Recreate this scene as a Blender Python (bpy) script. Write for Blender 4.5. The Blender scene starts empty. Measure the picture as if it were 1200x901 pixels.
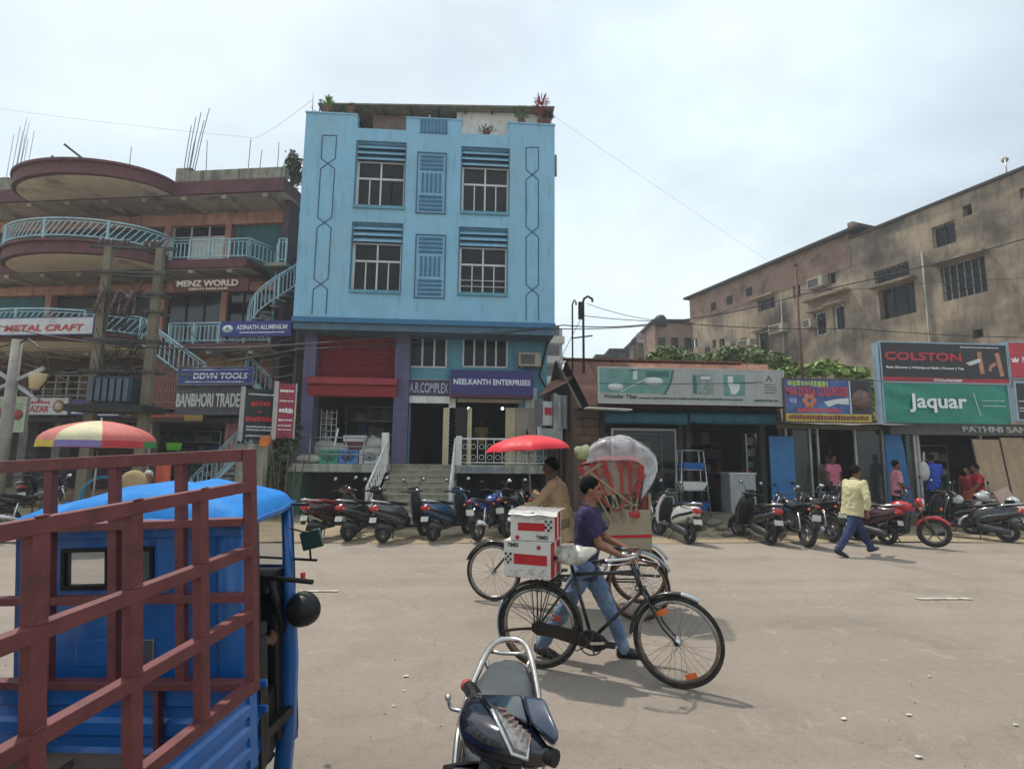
import bpy, math, random
from mathutils import Vector as V, Matrix, Quaternion, noise
R = math.radians
PI = math.pi
random.seed(7)
scene = bpy.context.scene
COL = scene.collection
# camera
CH = 1.78                      # eye height
FPX = 640.0                    # focal length in photo pixels (1200 wide)
yaw, pitch, roll = R(-4.0), R(7.6), R(0.6)
fw = V((-math.sin(yaw) * math.cos(pitch), math.cos(yaw) * math.cos(pitch), math.sin(pitch)))
rt = V((math.cos(yaw), math.sin(yaw), 0))
upv = rt.cross(fw)
rt, upv = rt * math.cos(roll) + upv * math.sin(roll), upv * math.cos(roll) - rt * math.sin(roll)
CAMP = V((0, 0, CH))
cd = bpy.data.cameras.new('camera')
cam = bpy.data.objects.new('camera', cd)
COL.objects.link(cam)
cd.sensor_width = 36
cd.lens = 36 * FPX / 1200
cd.clip_start = 0.05
cd.clip_end = 4000
cam.matrix_world = Matrix(((rt.x, upv.x, -fw.x, CAMP.x), (rt.y, upv.y, -fw.y, CAMP.y), (rt.z, upv.z, -fw.z, CAMP.z), (0, 0, 0, 1)))
scene.camera = cam
# world + sun
SUN = V((-0.31, 0.36, 1.0)).normalized()      # direction to the sun
el = math.asin(SUN.z)
az = math.atan2(SUN.x, SUN.y)
w = bpy.data.worlds.new('World')
scene.world = w
w.use_nodes = True
nt = w.node_tree
nt.nodes.clear()
def nd(t, nt=nt, **k):
    n = nt.nodes.new(t)
    for a, b in k.items(): setattr(n, a, b)
    return n
out = nd('ShaderNodeOutputWorld')
sky = nd('ShaderNodeTexSky', sky_type='NISHITA', sun_disc=False)
sky.sun_elevation = el
sky.sun_rotation = az
sky.dust_density = 3.0
sky.air_density = 1.3
bg1 = nd('ShaderNodeBackground'); bg1.inputs[1].default_value = 0.085
nt.links.new(sky.outputs[0], bg1.inputs[0])
bg2 = nd('ShaderNodeBackground'); bg2.inputs[0].default_value = (0.79, 0.905, 0.965, 1); bg2.inputs[1].default_value = 0.80
tc = nd('ShaderNodeTexCoord')
mp = nd('ShaderNodeMapping'); mp.inputs['Scale'].default_value = (1.0, 1.0, 1.7)
nt.links.new(tc.outputs['Generated'], mp.inputs[0])
nz = nd('ShaderNodeTexNoise'); nz.inputs['Scale'].default_value = 1.3; nz.inputs['Detail'].default_value = 5; nz.inputs['Roughness'].default_value = 0.5; nz.inputs['Distortion'].default_value = 0.35
nt.links.new(mp.outputs[0], nz.inputs['Vector'])
cr = nd('ShaderNodeMapRange'); cr.inputs['From Min'].default_value = 0.36; cr.inputs['From Max'].default_value = 0.66
cr.inputs['To Min'].default_value = 0.52; cr.inputs['To Max'].default_value = 0.97
nt.links.new(nz.outputs[0], cr.inputs[0])
n2 = nd('ShaderNodeTexNoise'); n2.inputs['Scale'].default_value = 2.1; n2.inputs['Detail'].default_value = 6; nt.links.new(mp.outputs[0], n2.inputs['Vector'])
sr = nd('ShaderNodeMapRange'); sr.inputs['From Min'].default_value = .35; sr.inputs['From Max'].default_value = .68; sr.inputs['To Min'].default_value = .72; sr.inputs['To Max'].default_value = 1.02
nt.links.new(n2.outputs[0], sr.inputs[0]); nt.links.new(sr.outputs[0], bg2.inputs[1])
mx = nd('ShaderNodeMixShader')
nt.links.new(cr.outputs[0], mx.inputs[0]); nt.links.new(bg1.outputs[0], mx.inputs[1]); nt.links.new(bg2.outputs[0], mx.inputs[2])
nt.links.new(mx.outputs[0], out.inputs[0])
ld = bpy.data.lights.new('sun', 'SUN'); lo = bpy.data.objects.new('sun', ld); COL.objects.link(lo)
ld.energy = 2.5; ld.angle = R(1.5); ld.color = (1.0, 0.93, 0.84)
lo.location = SUN * 60
lo.rotation_euler = SUN.to_track_quat('Z', 'Y').to_euler()
scene.view_settings.view_transform = 'Standard'
scene.view_settings.look = 'None'
scene.view_settings.exposure = 0.48
scene.view_settings.gamma = 1.0
scene.view_settings.use_curve_mapping = False
scene.cycles.max_bounces = 6
scene.cycles.transparent_max_bounces = 12

# placing
def ray(px, py): return fw * FPX + rt * (px - 600) + upv * (450.5 - py)
def at(px, py, Y):                     # point of the vertical plane y=Y seen at a photo pixel
    d = ray(px, py); return CAMP + d * (Y / d.y)
def gp(px, py, z=0.0):                 # point of the level z
    d = ray(px, py); return CAMP + d * ((z - CH) / d.z)
def dp(px, py, depth):                 # point at a given distance along the view axis
    d = ray(px, py); return CAMP + d * (depth / FPX)
def rect(px0, py0, px1, py1, Y):
    ym, xm = (py0 + py1) / 2, (px0 + px1) / 2
    return at(px0, ym, Y).x, at(px1, ym, Y).x, at(xm, py1, Y).z, at(xm, py0, Y).z
class Frame:                           # a vertical facade frame: local x along, y into the building, z up
    def __init__(s, origin, rz):
        s.M = Matrix.Translation(origin) @ Matrix.Rotation(rz, 4, 'Z'); s.I = s.M.inverted(); s.o = V(origin); s.rz = rz
    def at(s, px, py, yl=0.0):
        d = s.I.to_3x3() @ ray(px, py); c = s.I @ CAMP
        return c + d * ((yl - c.y) / d.y)
    def rect(s, px0, py0, px1, py1, yl=0.0):
        ym, xm = (py0 + py1) / 2, (px0 + px1) / 2
        return s.at(px0, ym, yl).x, s.at(px1, ym, yl).x, s.at(xm, py1, yl).z, s.at(xm, py0, yl).z

# materials
def hexc(h):
    h = h.lstrip('#'); c = [int(h[i:i + 2], 16) / 255 for i in (0, 2, 4)]
    return tuple((x / 12.92 if x <= 0.04045 else ((x + 0.055) / 1.055) ** 2.4) for x in c)
MATS = {}
def mat(name, col, rough=0.6, metal=0.0, var=0.12, scale=4.0, bump=0.0, bscale=60.0, streak=None, streak_amt=0.5, streak_lo=0.5,
        alpha=None, spec=None, coat=0.0, trans=0.0, dirt=None, dirt_amt=0.5, dirt_scale=1.5, dirt_lo=0.5, coords='Object', emis=None):
    if name in MATS: return MATS[name]
    if isinstance(col, str): col = hexc(col)
    m = bpy.data.materials.new(name); m.use_nodes = True
    t = m.node_tree; n = t.nodes; b = n['Principled BSDF']
    L = t.links.new
    b.inputs['Roughness'].default_value = rough; b.inputs['Metallic'].default_value = metal
    if coat: b.inputs['Coat Weight'].default_value = coat; b.inputs['Coat Roughness'].default_value = 0.08
    if spec is not None: b.inputs['Specular IOR Level'].default_value = spec
    if trans: b.inputs['Transmission Weight'].default_value = trans
    if alpha is not None: b.inputs['Alpha'].default_value = alpha
    if emis: b.inputs['Emission Color'].default_value = (*emis[0], 1); b.inputs['Emission Strength'].default_value = emis[1]
    tcn = n.new('ShaderNodeTexCoord')
    cur = None
    def noisetex(sc, det=5, vec=None, ro=0.55):
        q = n.new('ShaderNodeTexNoise'); q.inputs['Scale'].default_value = sc; q.inputs['Detail'].default_value = det; q.inputs['Roughness'].default_value = ro
        L(vec or tcn.outputs[coords], q.inputs['Vector']); return q
    def mixc(a, bcol, f):
        x = n.new('ShaderNodeMix'); x.data_type = 'RGBA'
        if isinstance(a, tuple): x.inputs[6].default_value = (*a, 1)
        else: L(a, x.inputs[6])
        if isinstance(bcol, tuple): x.inputs[7].default_value = (*bcol, 1)
        else: L(bcol, x.inputs[7])
        L(f, x.inputs[0]); return x.outputs[2]
    def rng(o, a, c, lo_, hi_):
        r = n.new('ShaderNodeMapRange'); r.inputs[1].default_value = a; r.inputs[2].default_value = c; r.inputs[3].default_value = lo_; r.inputs[4].default_value = hi_
        L(o, r.inputs[0]); return r.outputs[0]
    if var > 0:
        q = noisetex(scale)
        d = tuple(max(0, c * (1 - var * 1.6)) for c in col); l = tuple(min(1, c * (1 + var * 1.2)) for c in col)
        cur = mixc(d, l, rng(q.outputs[0], 0.3, 0.7, 0, 1))
    else: cur = tuple(col)
    if dirt:
        q = noisetex(dirt_scale, 8, None, 0.65)
        cur = mixc(cur, hexc(dirt) if isinstance(dirt, str) else dirt, rng(q.outputs[0], dirt_lo, dirt_lo + 0.16, 0, dirt_amt))
    if streak:
        mpn = n.new('ShaderNodeMapping'); mpn.inputs['Scale'].default_value = (3.0, 3.0, 0.4)
        L(tcn.outputs[coords], mpn.inputs[0]); q = noisetex(1.6, 8, mpn.outputs[0], 0.65)
        cur = mixc(cur, hexc(streak) if isinstance(streak, str) else streak, rng(q.outputs[0], streak_lo, streak_lo + 0.2, 0, streak_amt))
    if isinstance(cur, tuple): b.inputs['Base Color'].default_value = (*cur, 1)
    else: L(cur, b.inputs['Base Color'])
    if var > 0 and rough > 0.15:
        q = noisetex(scale * 3.1); L(rng(q.outputs[0], 0.3, 0.7, max(0.03, rough - 0.1), min(1, rough + 0.1)), b.inputs['Roughness'])
    if bump > 0:
        q = noisetex(bscale, 6); bn = n.new('ShaderNodeBump'); bn.inputs['Strength'].default_value = bump; bn.inputs['Distance'].default_value = 0.02
        L(q.outputs[0], bn.inputs['Height']); L(bn.outputs[0], b.inputs['Normal'])
    MATS[name] = m
    return m

# mesh builder
class MB:
    def __init__(s): s.v = []; s.f = []; s.sm = []; s.T = None; s.mi = []; s.cm = 0; s.st = []
    def add(s, vs, fs, smooth=False):
        o = len(s.v); s.st.append(o)
        if s.T is not None: vs = [s.T @ V(p) for p in vs]
        s.v.extend([tuple(p) for p in vs])
        s.f.extend([tuple(i + o for i in f) for f in fs]); s.sm.extend([smooth] * len(fs)); s.mi.extend([s.cm] * len(fs))
        return s
    def box(s, x0, x1, y0, y1, z0, z1):
        if x0 > x1: x0, x1 = x1, x0
        if y0 > y1: y0, y1 = y1, y0
        if z0 > z1: z0, z1 = z1, z0
        return s.add([(x0, y0, z0), (x1, y0, z0), (x1, y1, z0), (x0, y1, z0), (x0, y0, z1), (x1, y0, z1), (x1, y1, z1), (x0, y1, z1)],
                     [(0, 3, 2, 1), (4, 5, 6, 7), (0, 1, 5, 4), (1, 2, 6, 5), (2, 3, 7, 6), (3, 0, 4, 7)])
    def cbox(s, c, size, rot=None):
        a, b, d = [q / 2 for q in size]
        vs = [V((x, y, z)) for z in (-d, d) for x, y in ((-a, -b), (a, -b), (a, b), (-a, b))]
        if rot is not None: vs = [rot @ p for p in vs]
        vs = [p + V(c) for p in vs]
        return s.add(vs, [(0, 3, 2, 1), (4, 5, 6, 7), (0, 1, 5, 4), (1, 2, 6, 5), (2, 3, 7, 6), (3, 0, 4, 7)])
    def bar(s, p, q, w=0.05, h=None, up=(0, 0, 1)):
        p, q = V(p), V(q); h = h or w; d = (q - p).normalized(); u = V(up)
        if abs(d.dot(u)) > 0.98: u = V((0, 1, 0)) if abs(d.y) < .9 else V((1, 0, 0))
        r = d.cross(u).normalized() * (w / 2); u2 = r.cross(d).normalized() * (h / 2)
        vs = [p - r - u2, p + r - u2, p + r + u2, p - r + u2, q - r - u2, q + r - u2, q + r + u2, q - r + u2]
        return s.add(vs, [(0, 1, 2, 3), (7, 6, 5, 4), (0, 4, 5, 1), (1, 5, 6, 2), (2, 6, 7, 3), (3, 7, 4, 0)])
    def tube(s, pts, r, n=8, closed=False, cap=True, flat=1.0):
        pts = [V(p) for p in pts]; m = len(pts)
        rs = r if isinstance(r, (list, tuple)) else [r] * m
        tang = []
        for i in range(m):
            a = pts[(i - 1) % m] if (closed or i > 0) else pts[i]; b = pts[(i + 1) % m] if (closed or i < m - 1) else pts[i]
            tang.append((b - a).normalized())
        u = V((0, 0, 1)) if abs(tang[0].z) < 0.9 else V((1, 0, 0))
        u = (u - tang[0] * u.dot(tang[0])).normalized()
        vs = []
        for i in range(m):
            if i:
                u = (u - tang[i] * u.dot(tang[i]))
                u = u.normalized() if u.length > 1e-5 else tang[i].orthogonal().normalized()
            w_ = tang[i].cross(u)
            for k in range(n):
                a = 2 * PI * k / n; vs.append(pts[i] + (u * math.cos(a) * flat + w_ * math.sin(a)) * rs[i])
        fs = []
        for i in range(m if closed else m - 1):
            j = (i + 1) % m
            for k in range(n):
                k2 = (k + 1) % n; fs.append((i * n + k, i * n + k2, j * n + k2, j * n + k))
        s.add(vs, fs, True)
        if cap and not closed:
            o = len(s.v) - len(vs)
            s.f.append(tuple(o + k for k in reversed(range(n)))); s.f.append(tuple(o + (m - 1) * n + k for k in range(n))); s.sm += [False] * 2; s.mi += [s.cm] * 2
        return s
    def lathe(s, prof, c=(0, 0, 0), axis='Z', n=20, M=None, cap=True):     # prof: (radius, height)
        vs = []
        for r_, h in prof:
            for k in range(n):
                a = 2 * PI * k / n; x, y = r_ * math.cos(a), r_ * math.sin(a)
                p = {'Z': (x, y, h), 'Y': (x, h, -y), 'X': (h, x, y)}[axis]
                p = V(p)
                if M is not None: p = M @ p
                vs.append(p + V(c))
        m = len(prof)
        fs = [(i * n + k, i * n + (k + 1) % n, (i + 1) * n + (k + 1) % n, (i + 1) * n + k) for i in range(m - 1) for k in range(n)]
        s.add(vs, fs, True)
        if cap:
            o = len(s.v) - len(vs)
            if prof[0][0] > 1e-4: s.f.append(tuple(o + k for k in reversed(range(n)))); s.sm.append(False); s.mi.append(s.cm)
            if prof[-1][0] > 1e-4: s.f.append(tuple(o + (m - 1) * n + k for k in range(n))); s.sm.append(False); s.mi.append(s.cm)
        return s
    def ball(s, c, r, n=12, m=8, rot=None):
        if not isinstance(r, (list, tuple)): r = (r, r, r)
        vs = []; c = V(c)
        for i in range(m + 1):
            t = PI * i / m
            for k in range(n):
                a = 2 * PI * k / n
                p = V((r[0] * math.sin(t) * math.cos(a), r[1] * math.sin(t) * math.sin(a), r[2] * math.cos(t)))
                if rot is not None: p = rot @ p
                vs.append(p + c)
        fs = [(i * n + k, (i + 1) * n + k, (i + 1) * n + (k + 1) % n, i * n + (k + 1) % n) for i in range(m) for k in range(n)]
        return s.add(vs, fs, True)
    def loft(s, rings, cap=True, smooth=True, closed=True):
        n = len(rings[0]); vs = [p for r_ in rings for p in r_]; m = len(rings); kk = n if closed else n - 1
        fs = [(i * n + k, i * n + (k + 1) % n, (i + 1) * n + (k + 1) % n, (i + 1) * n + k) for i in range(m - 1) for k in range(kk)]
        s.add(vs, fs, smooth)
        if cap and closed:
            o = len(s.v) - len(vs)
            s.f.append(tuple(o + k for k in reversed(range(n)))); s.f.append(tuple(o + (m - 1) * n + k for k in range(n))); s.sm += [smooth] * 2; s.mi += [s.cm] * 2
        return s
    def prism(s, poly, y0, y1, ax='Y'):        # polygon in XZ extruded along Y (or in YZ along X, in XY along Z)
        def P(a, b, t): return {'Y': (a, t, b), 'X': (t, a, b), 'Z': (a, b, t)}[ax]
        n = len(poly); vs = [P(a, b, y0) for a, b in poly] + [P(a, b, y1) for a, b in poly]
        fs = [tuple(range(n)), tuple(reversed(range(n, 2 * n)))] + [(i, i + n, (i + 1) % n + n, (i + 1) % n) for i in range(n)]
        return s.add(vs, fs)
    def quad(s, *p): return s.add(p, [tuple(range(len(p)))])
    def wall(s, x0, x1, z0, z1, y0, y1, holes):           # wall in XZ of thickness y0..y1 with rectangular holes (x0,x1,z0,z1)
        xs = sorted({x0, x1, *[h[0] for h in holes], *[h[1] for h in holes]}); zs = sorted({z0, z1, *[h[2] for h in holes], *[h[3] for h in holes]})
        xs = [x for x in xs if x0 - 1e-6 <= x <= x1 + 1e-6]; zs = [z for z in zs if z0 - 1e-6 <= z <= z1 + 1e-6]
        def hole(a, b): return any(h[0] < a < h[1] and h[2] < b < h[3] for h in holes)
        nx, nz_ = len(xs) - 1, len(zs) - 1
        g = [[not hole((xs[i] + xs[i + 1]) / 2, (zs[j] + zs[j + 1]) / 2) for j in range(nz_)] for i in range(nx)]
        G = lambda i, j: 0 <= i < nx and 0 <= j < nz_ and g[i][j]
        for i in range(nx):
            for j in range(nz_):
                if not g[i][j]: continue
                a, b, c, d = xs[i], xs[i + 1], zs[j], zs[j + 1]
                s.quad((a, y0, c), (b, y0, c), (b, y0, d), (a, y0, d)); s.quad((b, y1, c), (a, y1, c), (a, y1, d), (b, y1, d))
                if not G(i - 1, j): s.quad((a, y1, c), (a, y0, c), (a, y0, d), (a, y1, d))
                if not G(i + 1, j): s.quad((b, y0, c), (b, y1, c), (b, y1, d), (b, y0, d))
                if not G(i, j - 1): s.quad((a, y1, c), (b, y1, c), (b, y0, c), (a, y0, c))
                if not G(i, j + 1): s.quad((a, y0, d), (b, y0, d), (b, y1, d), (a, y1, d))
        return s
    def mesh(s, name, m=None, fix=True):
        me = bpy.data.meshes.new(name); me.from_pydata(s.v, [], s.f)
        me.polygons.foreach_set('use_smooth', s.sm); me.polygons.foreach_set('material_index', s.mi)
        for q in (m if isinstance(m, (list, tuple)) else [m]):
            if q: me.materials.append(q)
        me.update()
        if fix and s.f:
            import bmesh
            bm = bmesh.new(); bm.from_mesh(me); bmesh.ops.recalc_face_normals(bm, faces=bm.faces); bm.to_mesh(me); bm.free()
        return me
    def build(s, name, m, parent=None, world=False, bevel=0, **props):
        if world and parent is not None:
            r_ = parent
            while r_.parent: r_ = r_.parent
            I = PM[r_.name].inverted()
            s.v = [tuple(I @ V(p)) for p in s.v]
        nm = SPLIT.get(name)
        if nm and len(s.st) > 1:
            for a, b_ in zip(s.st, s.st[1:] + [len(s.v)]):
                k = MB(); k.st = [0]; k.v = s.v[a:b_]; ii = [i for i, f in enumerate(s.f) if a <= f[0] < b_]
                k.f = [tuple(x - a for x in s.f[i]) for i in ii]; k.sm = [s.sm[i] for i in ii]; k.mi = [0] * len(ii); o = k.build(nm, m, parent, bevel=bevel, **props)
            return o
        me = s.mesh(nm or name, m, fix=True)
        o = bpy.data.objects.new(name, me); COL.objects.link(o); o.parent = parent
        if bevel:
            b = o.modifiers.new('bevel', 'BEVEL'); b.width = bevel; b.segments = 2; b.limit_method = 'ANGLE'; b.angle_limit = R(40)
        for k, v_ in props.items(): o[k] = v_
        return o
PM = {}
SPLIT = {k: k for k in 'basement_wall beam_infill soffit_beam canopy_joist canopy_post cross_arm indicator roof_parapet parapet roof_beam bracket side_wall outer_wall floor_slab stair_string inner_wall side_stand chassis_rail window_bar'.split()}
SPLIT.update(eyes='eye', rebars='rebar', legs='leg', hung_goods='hung_item', starter_bars='starter_bar', grille_slats='grille_slat', bars='rebar', sticks='stick', rods='rod', eyebrows='eyebrow')
def thing(name, label, cat, loc=(0, 0, 0), rz=0, group=None, M=None):
    o = bpy.data.objects.new(name, None); COL.objects.link(o)
    if M is None: M = Matrix.Translation(V(loc)) @ Matrix.Rotation(rz, 4, 'Z')
    o.matrix_world = M; PM[o.name] = M
    o.empty_display_size = 0.2
    o['label'] = label; o['category'] = cat
    if group: o['group'] = group
    return o
def tag(o, label, cat, group=None):
    o['label'] = label; o['category'] = cat
    if group: o['group'] = group
    return o
def struct(o, kind='structure'): o['kind'] = kind; return o
def inst(name, me, parent, M):
    o = bpy.data.objects.new(name, me); COL.objects.link(o); o.parent = parent; o.matrix_local = M; return o
def dup(root, M, label, group=None, swap=None):
    def cp(o, par):
        c = o.copy(); COL.objects.link(c); c.parent = par
        if swap:
            for i, sl in enumerate(c.material_slots):
                if sl.material and sl.material.name in swap:
                    nm = swap[sl.material.name]; sl.link = 'OBJECT'; sl.material = nm
        for ch in o.children: cp(ch, c)
        return c
    r = cp(root, None); r.matrix_world = M; r['label'] = label
    if group: r['group'] = group
    return r
def text(name, body, m, size, M, parent=None, bold=0.0, depth=0.004, width=None, xs=1.0, shear=0.0, spacing=1.0):
    """Lettering: flat text mesh standing in local XZ, facing -Y; M places its centre; width fits it."""
    cu = bpy.data.curves.new(name, 'FONT'); cu.body = body; cu.size = size; cu.offset = min(bold, size * .022); cu.extrude = depth; cu.shear = shear
    cu.space_character = spacing; cu.align_x = 'CENTER'; cu.align_y = 'CENTER'; cu.resolution_u = 3
    o = bpy.data.objects.new(name, cu); COL.objects.link(o)
    dg = bpy.context.evaluated_depsgraph_get(); me = bpy.data.meshes.new_from_object(o.evaluated_get(dg))
    bpy.data.objects.remove(o); bpy.data.curves.remove(cu)
    xsv = [v.co.x for v in me.vertices]; ysv = [v.co.y for v in me.vertices]
    if not xsv: return None
    cx, cy = (max(xsv) + min(xsv)) / 2, (max(ysv) + min(ysv)) / 2; wd = max(xsv) - min(xsv); hh = max(ysv) - min(ysv)
    fx = (width / wd) if width else xs; fy = size / hh
    for v in me.vertices:
        x, y, z = (v.co.x - cx) * fx, (v.co.y - cy) * fy, v.co.z; v.co = (x, -z, y)
    me.materials.clear(); me.materials.append(m)
    o = bpy.data.objects.new(name, me); COL.objects.link(o); o.parent = parent; o.matrix_local = M
    return o
def T(x, y, z): return Matrix.Translation((x, y, z))
def ell(cx, hy, cz, hz, n=14, p=2.5, cy=0.0):        # superellipse ring in YZ at x
    r_ = []
    for k in range(n):
        a = 2 * PI * k / n; c, s_ = math.cos(a), math.sin(a)
        r_.append((cx, cy + hy * math.copysign(abs(c) ** (2 / p), c), cz + hz * math.copysign(abs(s_) ** (2 / p), s_)))
    return r_
# common materials
M_conc = mat('concrete', '#8d8a82', 0.85, bump=0.25, var=0.15, streak='#3f3d38', streak_amt=0.5)
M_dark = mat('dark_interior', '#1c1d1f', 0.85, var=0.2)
M_black = mat('black_plastic', '#141416', 0.5, var=0.1, spec=.35)
M_rubber = mat('rubber', '#1b1a19', 0.8, var=0.15, dirt='#5c5247', dirt_amt=0.4, dirt_scale=8)
M_chrome = mat('chrome', '#c8c8c8', 0.18, 1.0, var=0.05)
M_steel = mat('steel', '#9a9c9e', 0.35, 0.9, var=0.1)
M_alu = mat('aluminium_frame', '#a9a9a4', 0.45, 0.3, var=0.1)
M_white = mat('white_paint', '#d9d8d2', 0.6, var=0.08, streak='#8b867a', streak_amt=0.35)
M_glass = mat('dark_glass', '#171c20', 0.15, 0.0, var=0.1, spec=0.35)
# ground, road
def noise_sheet(mb, x0, x1, y0, y1, z, nx, ny, amp=0.01, sc=0.5):
    vs = []
    for j in range(ny + 1):
        for i in range(nx + 1):
            x, y = x0 + (x1 - x0) * i / nx, y0 + (y1 - y0) * j / ny
            vs.append((x, y, z + amp * noise.noise(V((x * sc, y * sc, 3.1)))))
    mb.add(vs, [(j * (nx + 1) + i, j * (nx + 1) + i + 1, (j + 1) * (nx + 1) + i + 1, (j + 1) * (nx + 1) + i) for j in range(ny) for i in range(nx)], True)
def ground_mat(name, base, light, dark, pebble, patch=0.35, fine=260):
    m = bpy.data.materials.new(name); m.use_nodes = True; t = m.node_tree; n = t.nodes; L = t.links.new; b = n['Principled BSDF']
    tc_ = n.new('ShaderNodeTexCoord')
    def nz_(s, d=6, ro=.6, dist=0):
        q = n.new('ShaderNodeTexNoise'); q.inputs['Scale'].default_value = s; q.inputs['Detail'].default_value = d; q.inputs['Roughness'].default_value = ro; q.inputs['Distortion'].default_value = dist
        L(tc_.outputs['Object'], q.inputs['Vector']); return q.outputs[0]
    def rg(o, a, c, lo_, hi_):
        r = n.new('ShaderNodeMapRange'); r.inputs[1].default_value = a; r.inputs[2].default_value = c; r.inputs[3].default_value = lo_; r.inputs[4].default_value = hi_
        L(o, r.inputs[0]); return r.outputs[0]
    def mix(a, c, f, blend='MIX'):
        x = n.new('ShaderNodeMix'); x.data_type = 'RGBA'; x.blend_type = blend
        for i, q in ((6, a), (7, c)):
            if isinstance(q, tuple): x.inputs[i].default_value = (*q, 1)
            else: L(q, x.inputs[i])
        if isinstance(f, float): x.inputs[0].default_value = f
        else: L(f, x.inputs[0])
        return x.outputs[2]
    c = mix(hexc(base), hexc(light), rg(nz_(patch, 7, .6, .6), .35, .68, 0, 1))
    c = mix(c, hexc(dark), rg(nz_(patch * 2.7, 8, .65, .4), .52, .72, 0, .55))
    c = mix(c, hexc(dark), rg(nz_(14, 5, .6), .5, .75, 0, .35))
    c = mix(c, hexc(pebble), rg(nz_(70, 3, .5), .62, .72, 0, .8))
    c = mix(c, hexc(dark), rg(nz_(90, 3, .6), .55, .68, 0, .75)); c = mix(c, hexc(pebble), rg(nz_(3.3, 9, .7, .8), .58, .7, 0, .5))
    mp_ = n.new('ShaderNodeMapping'); mp_.inputs['Scale'].default_value = (.05, 1.5, 1); mp_.inputs['Rotation'].default_value = (0, 0, .03); L(tc_.outputs['Object'], mp_.inputs[0])
    tr_ = n.new('ShaderNodeTexNoise'); tr_.inputs['Scale'].default_value = 1.6; tr_.inputs['Detail'].default_value = 5; L(mp_.outputs[0], tr_.inputs['Vector'])
    c = mix(c, hexc(light), rg(tr_.outputs[0], .5, .66, 0, .2)); c = mix(c, hexc(dark), rg(tr_.outputs[0], .48, .34, 0, .14))
    vo = n.new('ShaderNodeTexVoronoi'); vo.feature = 'DISTANCE_TO_EDGE'; vo.inputs['Scale'].default_value = .42; wn = n.new('ShaderNodeTexNoise'); wn.inputs['Scale'].default_value = 1.1; wn.inputs['Detail'].default_value = 6; L(tc_.outputs['Object'], wn.inputs['Vector'])
    ad = n.new('ShaderNodeMixRGB'); ad.blend_type = 'ADD'; ad.inputs[0].default_value = 1.6; L(tc_.outputs['Object'], ad.inputs[1]); L(wn.outputs['Color'], ad.inputs[2]); L(ad.outputs[0], vo.inputs['Vector'])
    c = mix(c, hexc(dark), rg(vo.outputs['Distance'], .009, .0, 0, .22))
    L(c, b.inputs['Base Color']); b.inputs['Roughness'].default_value = .9
    bn = n.new('ShaderNodeBump'); bn.inputs['Strength'].default_value = .8; bn.inputs['Distance'].default_value = .012
    L(nz_(fine / 2, 4, .7), bn.inputs['Height']); L(bn.outputs[0], b.inputs['Normal'])
    return m
M_ground = ground_mat('dusty_ground', '#86765f', '#9d8b70', '#4c4337', '#b9ad97')
M_road = ground_mat('road_asphalt', '#8c8175', '#998e81', '#6a6157', '#b0a698', patch=.28)
M_verge = ground_mat('sandy_verge', '#99886b', '#a8977b', '#4b4135', '#c2b79f', patch=.8)
g = MB(); g.box(-600, 600, -600, 900, -1.0, -0.03); struct(g.build('ground', M_ground))
KERB = gp(700, 637).y
ROADEDGE = KERB + 0.1
g = MB(); noise_sheet(g, -60, 70, -8, ROADEDGE, 0.0, 160, 30, 0.004); struct(g.build('road', M_road))
# verge where the bikes stand: wavy edge lapping over the road
g = MB(); vs = []; N = 260
for i in range(N + 1):
    x = -60 + 130 * i / N; e = ROADEDGE + .05 + .28 * noise.noise(V((x * .35, 0, 0))) + .12 * noise.noise(V((x * 1.9, 5, 0)))
    vs += [(x, e, .006), (x, e + .45, .02 + .01 * noise.noise(V((x * 2, 1, 1)))), (x, e + 2.2, .045), (x, 40, .05)]
g.add(vs, [(i * 4 + k, (i + 1) * 4 + k, (i + 1) * 4 + k + 1, i * 4 + k + 1) for i in range(N) for k in range(3)], True)
struct(g.build('verge', M_verge))
# worn paint on the road
M_mark = mat('worn_road_paint', '#b9b3a6', .8, var=.15, dirt='#857a6c', dirt_amt=.9, dirt_scale=9, dirt_lo=.47)
for (a, b_, wd) in (((1074, 702), (1137, 702), .05), ((352, 693), (396, 693), .045)):
    p, q = gp(*a), gp(*b_); mk = MB(); n_ = 14
    for i in range(n_):
        u0, u1 = i / n_, (i + 1) / n_; A, B = p.lerp(q, u0), p.lerp(q, u1)
        ww = wd * random.uniform(.6, 1.1)
        mk.quad((A.x, A.y - ww, .012), (B.x, B.y - ww, .012), (B.x, B.y + ww, .012), (A.x, A.y + ww, .012))
    struct(mk.build('road_marking', M_mark))
# litter: scraps of paper and pebbles
M_paper = mat('paper_scrap', '#cfcabb', .8, var=.1)
M_stone = mat('pebble', '#8d8478', .9, var=.25, scale=20)
lit = [('scrap', 988, 843, .055), ('scrap', 1065, 838, .04), ('scrap', 1076, 888, .04), ('scrap', 462, 828, .03), ('scrap', 473, 810, .02), ('scrap', 475, 793, .045),
       ('scrap', 997, 724, .04), ('scrap', 1089, 793, .035), ('scrap', 432, 700, .03), ('scrap', 1190, 850, .03)]
lab = ['white paper scrap on the road at the right below centre', 'small folded white scrap right of the larger paper scrap', 'yellowish scrap near the bottom edge of the road', 'white round chip lying left of the near scooter',
       'tiny white chip just above the round chip', 'pale crumpled scrap left of the near scooter rail', 'thin pale scrap on the road behind the bicycle wheel', 'faint pale scrap in mid road at right', 'small pale chip on the far left of the road', 'pale scrap beside the right edge of the road']
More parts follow.
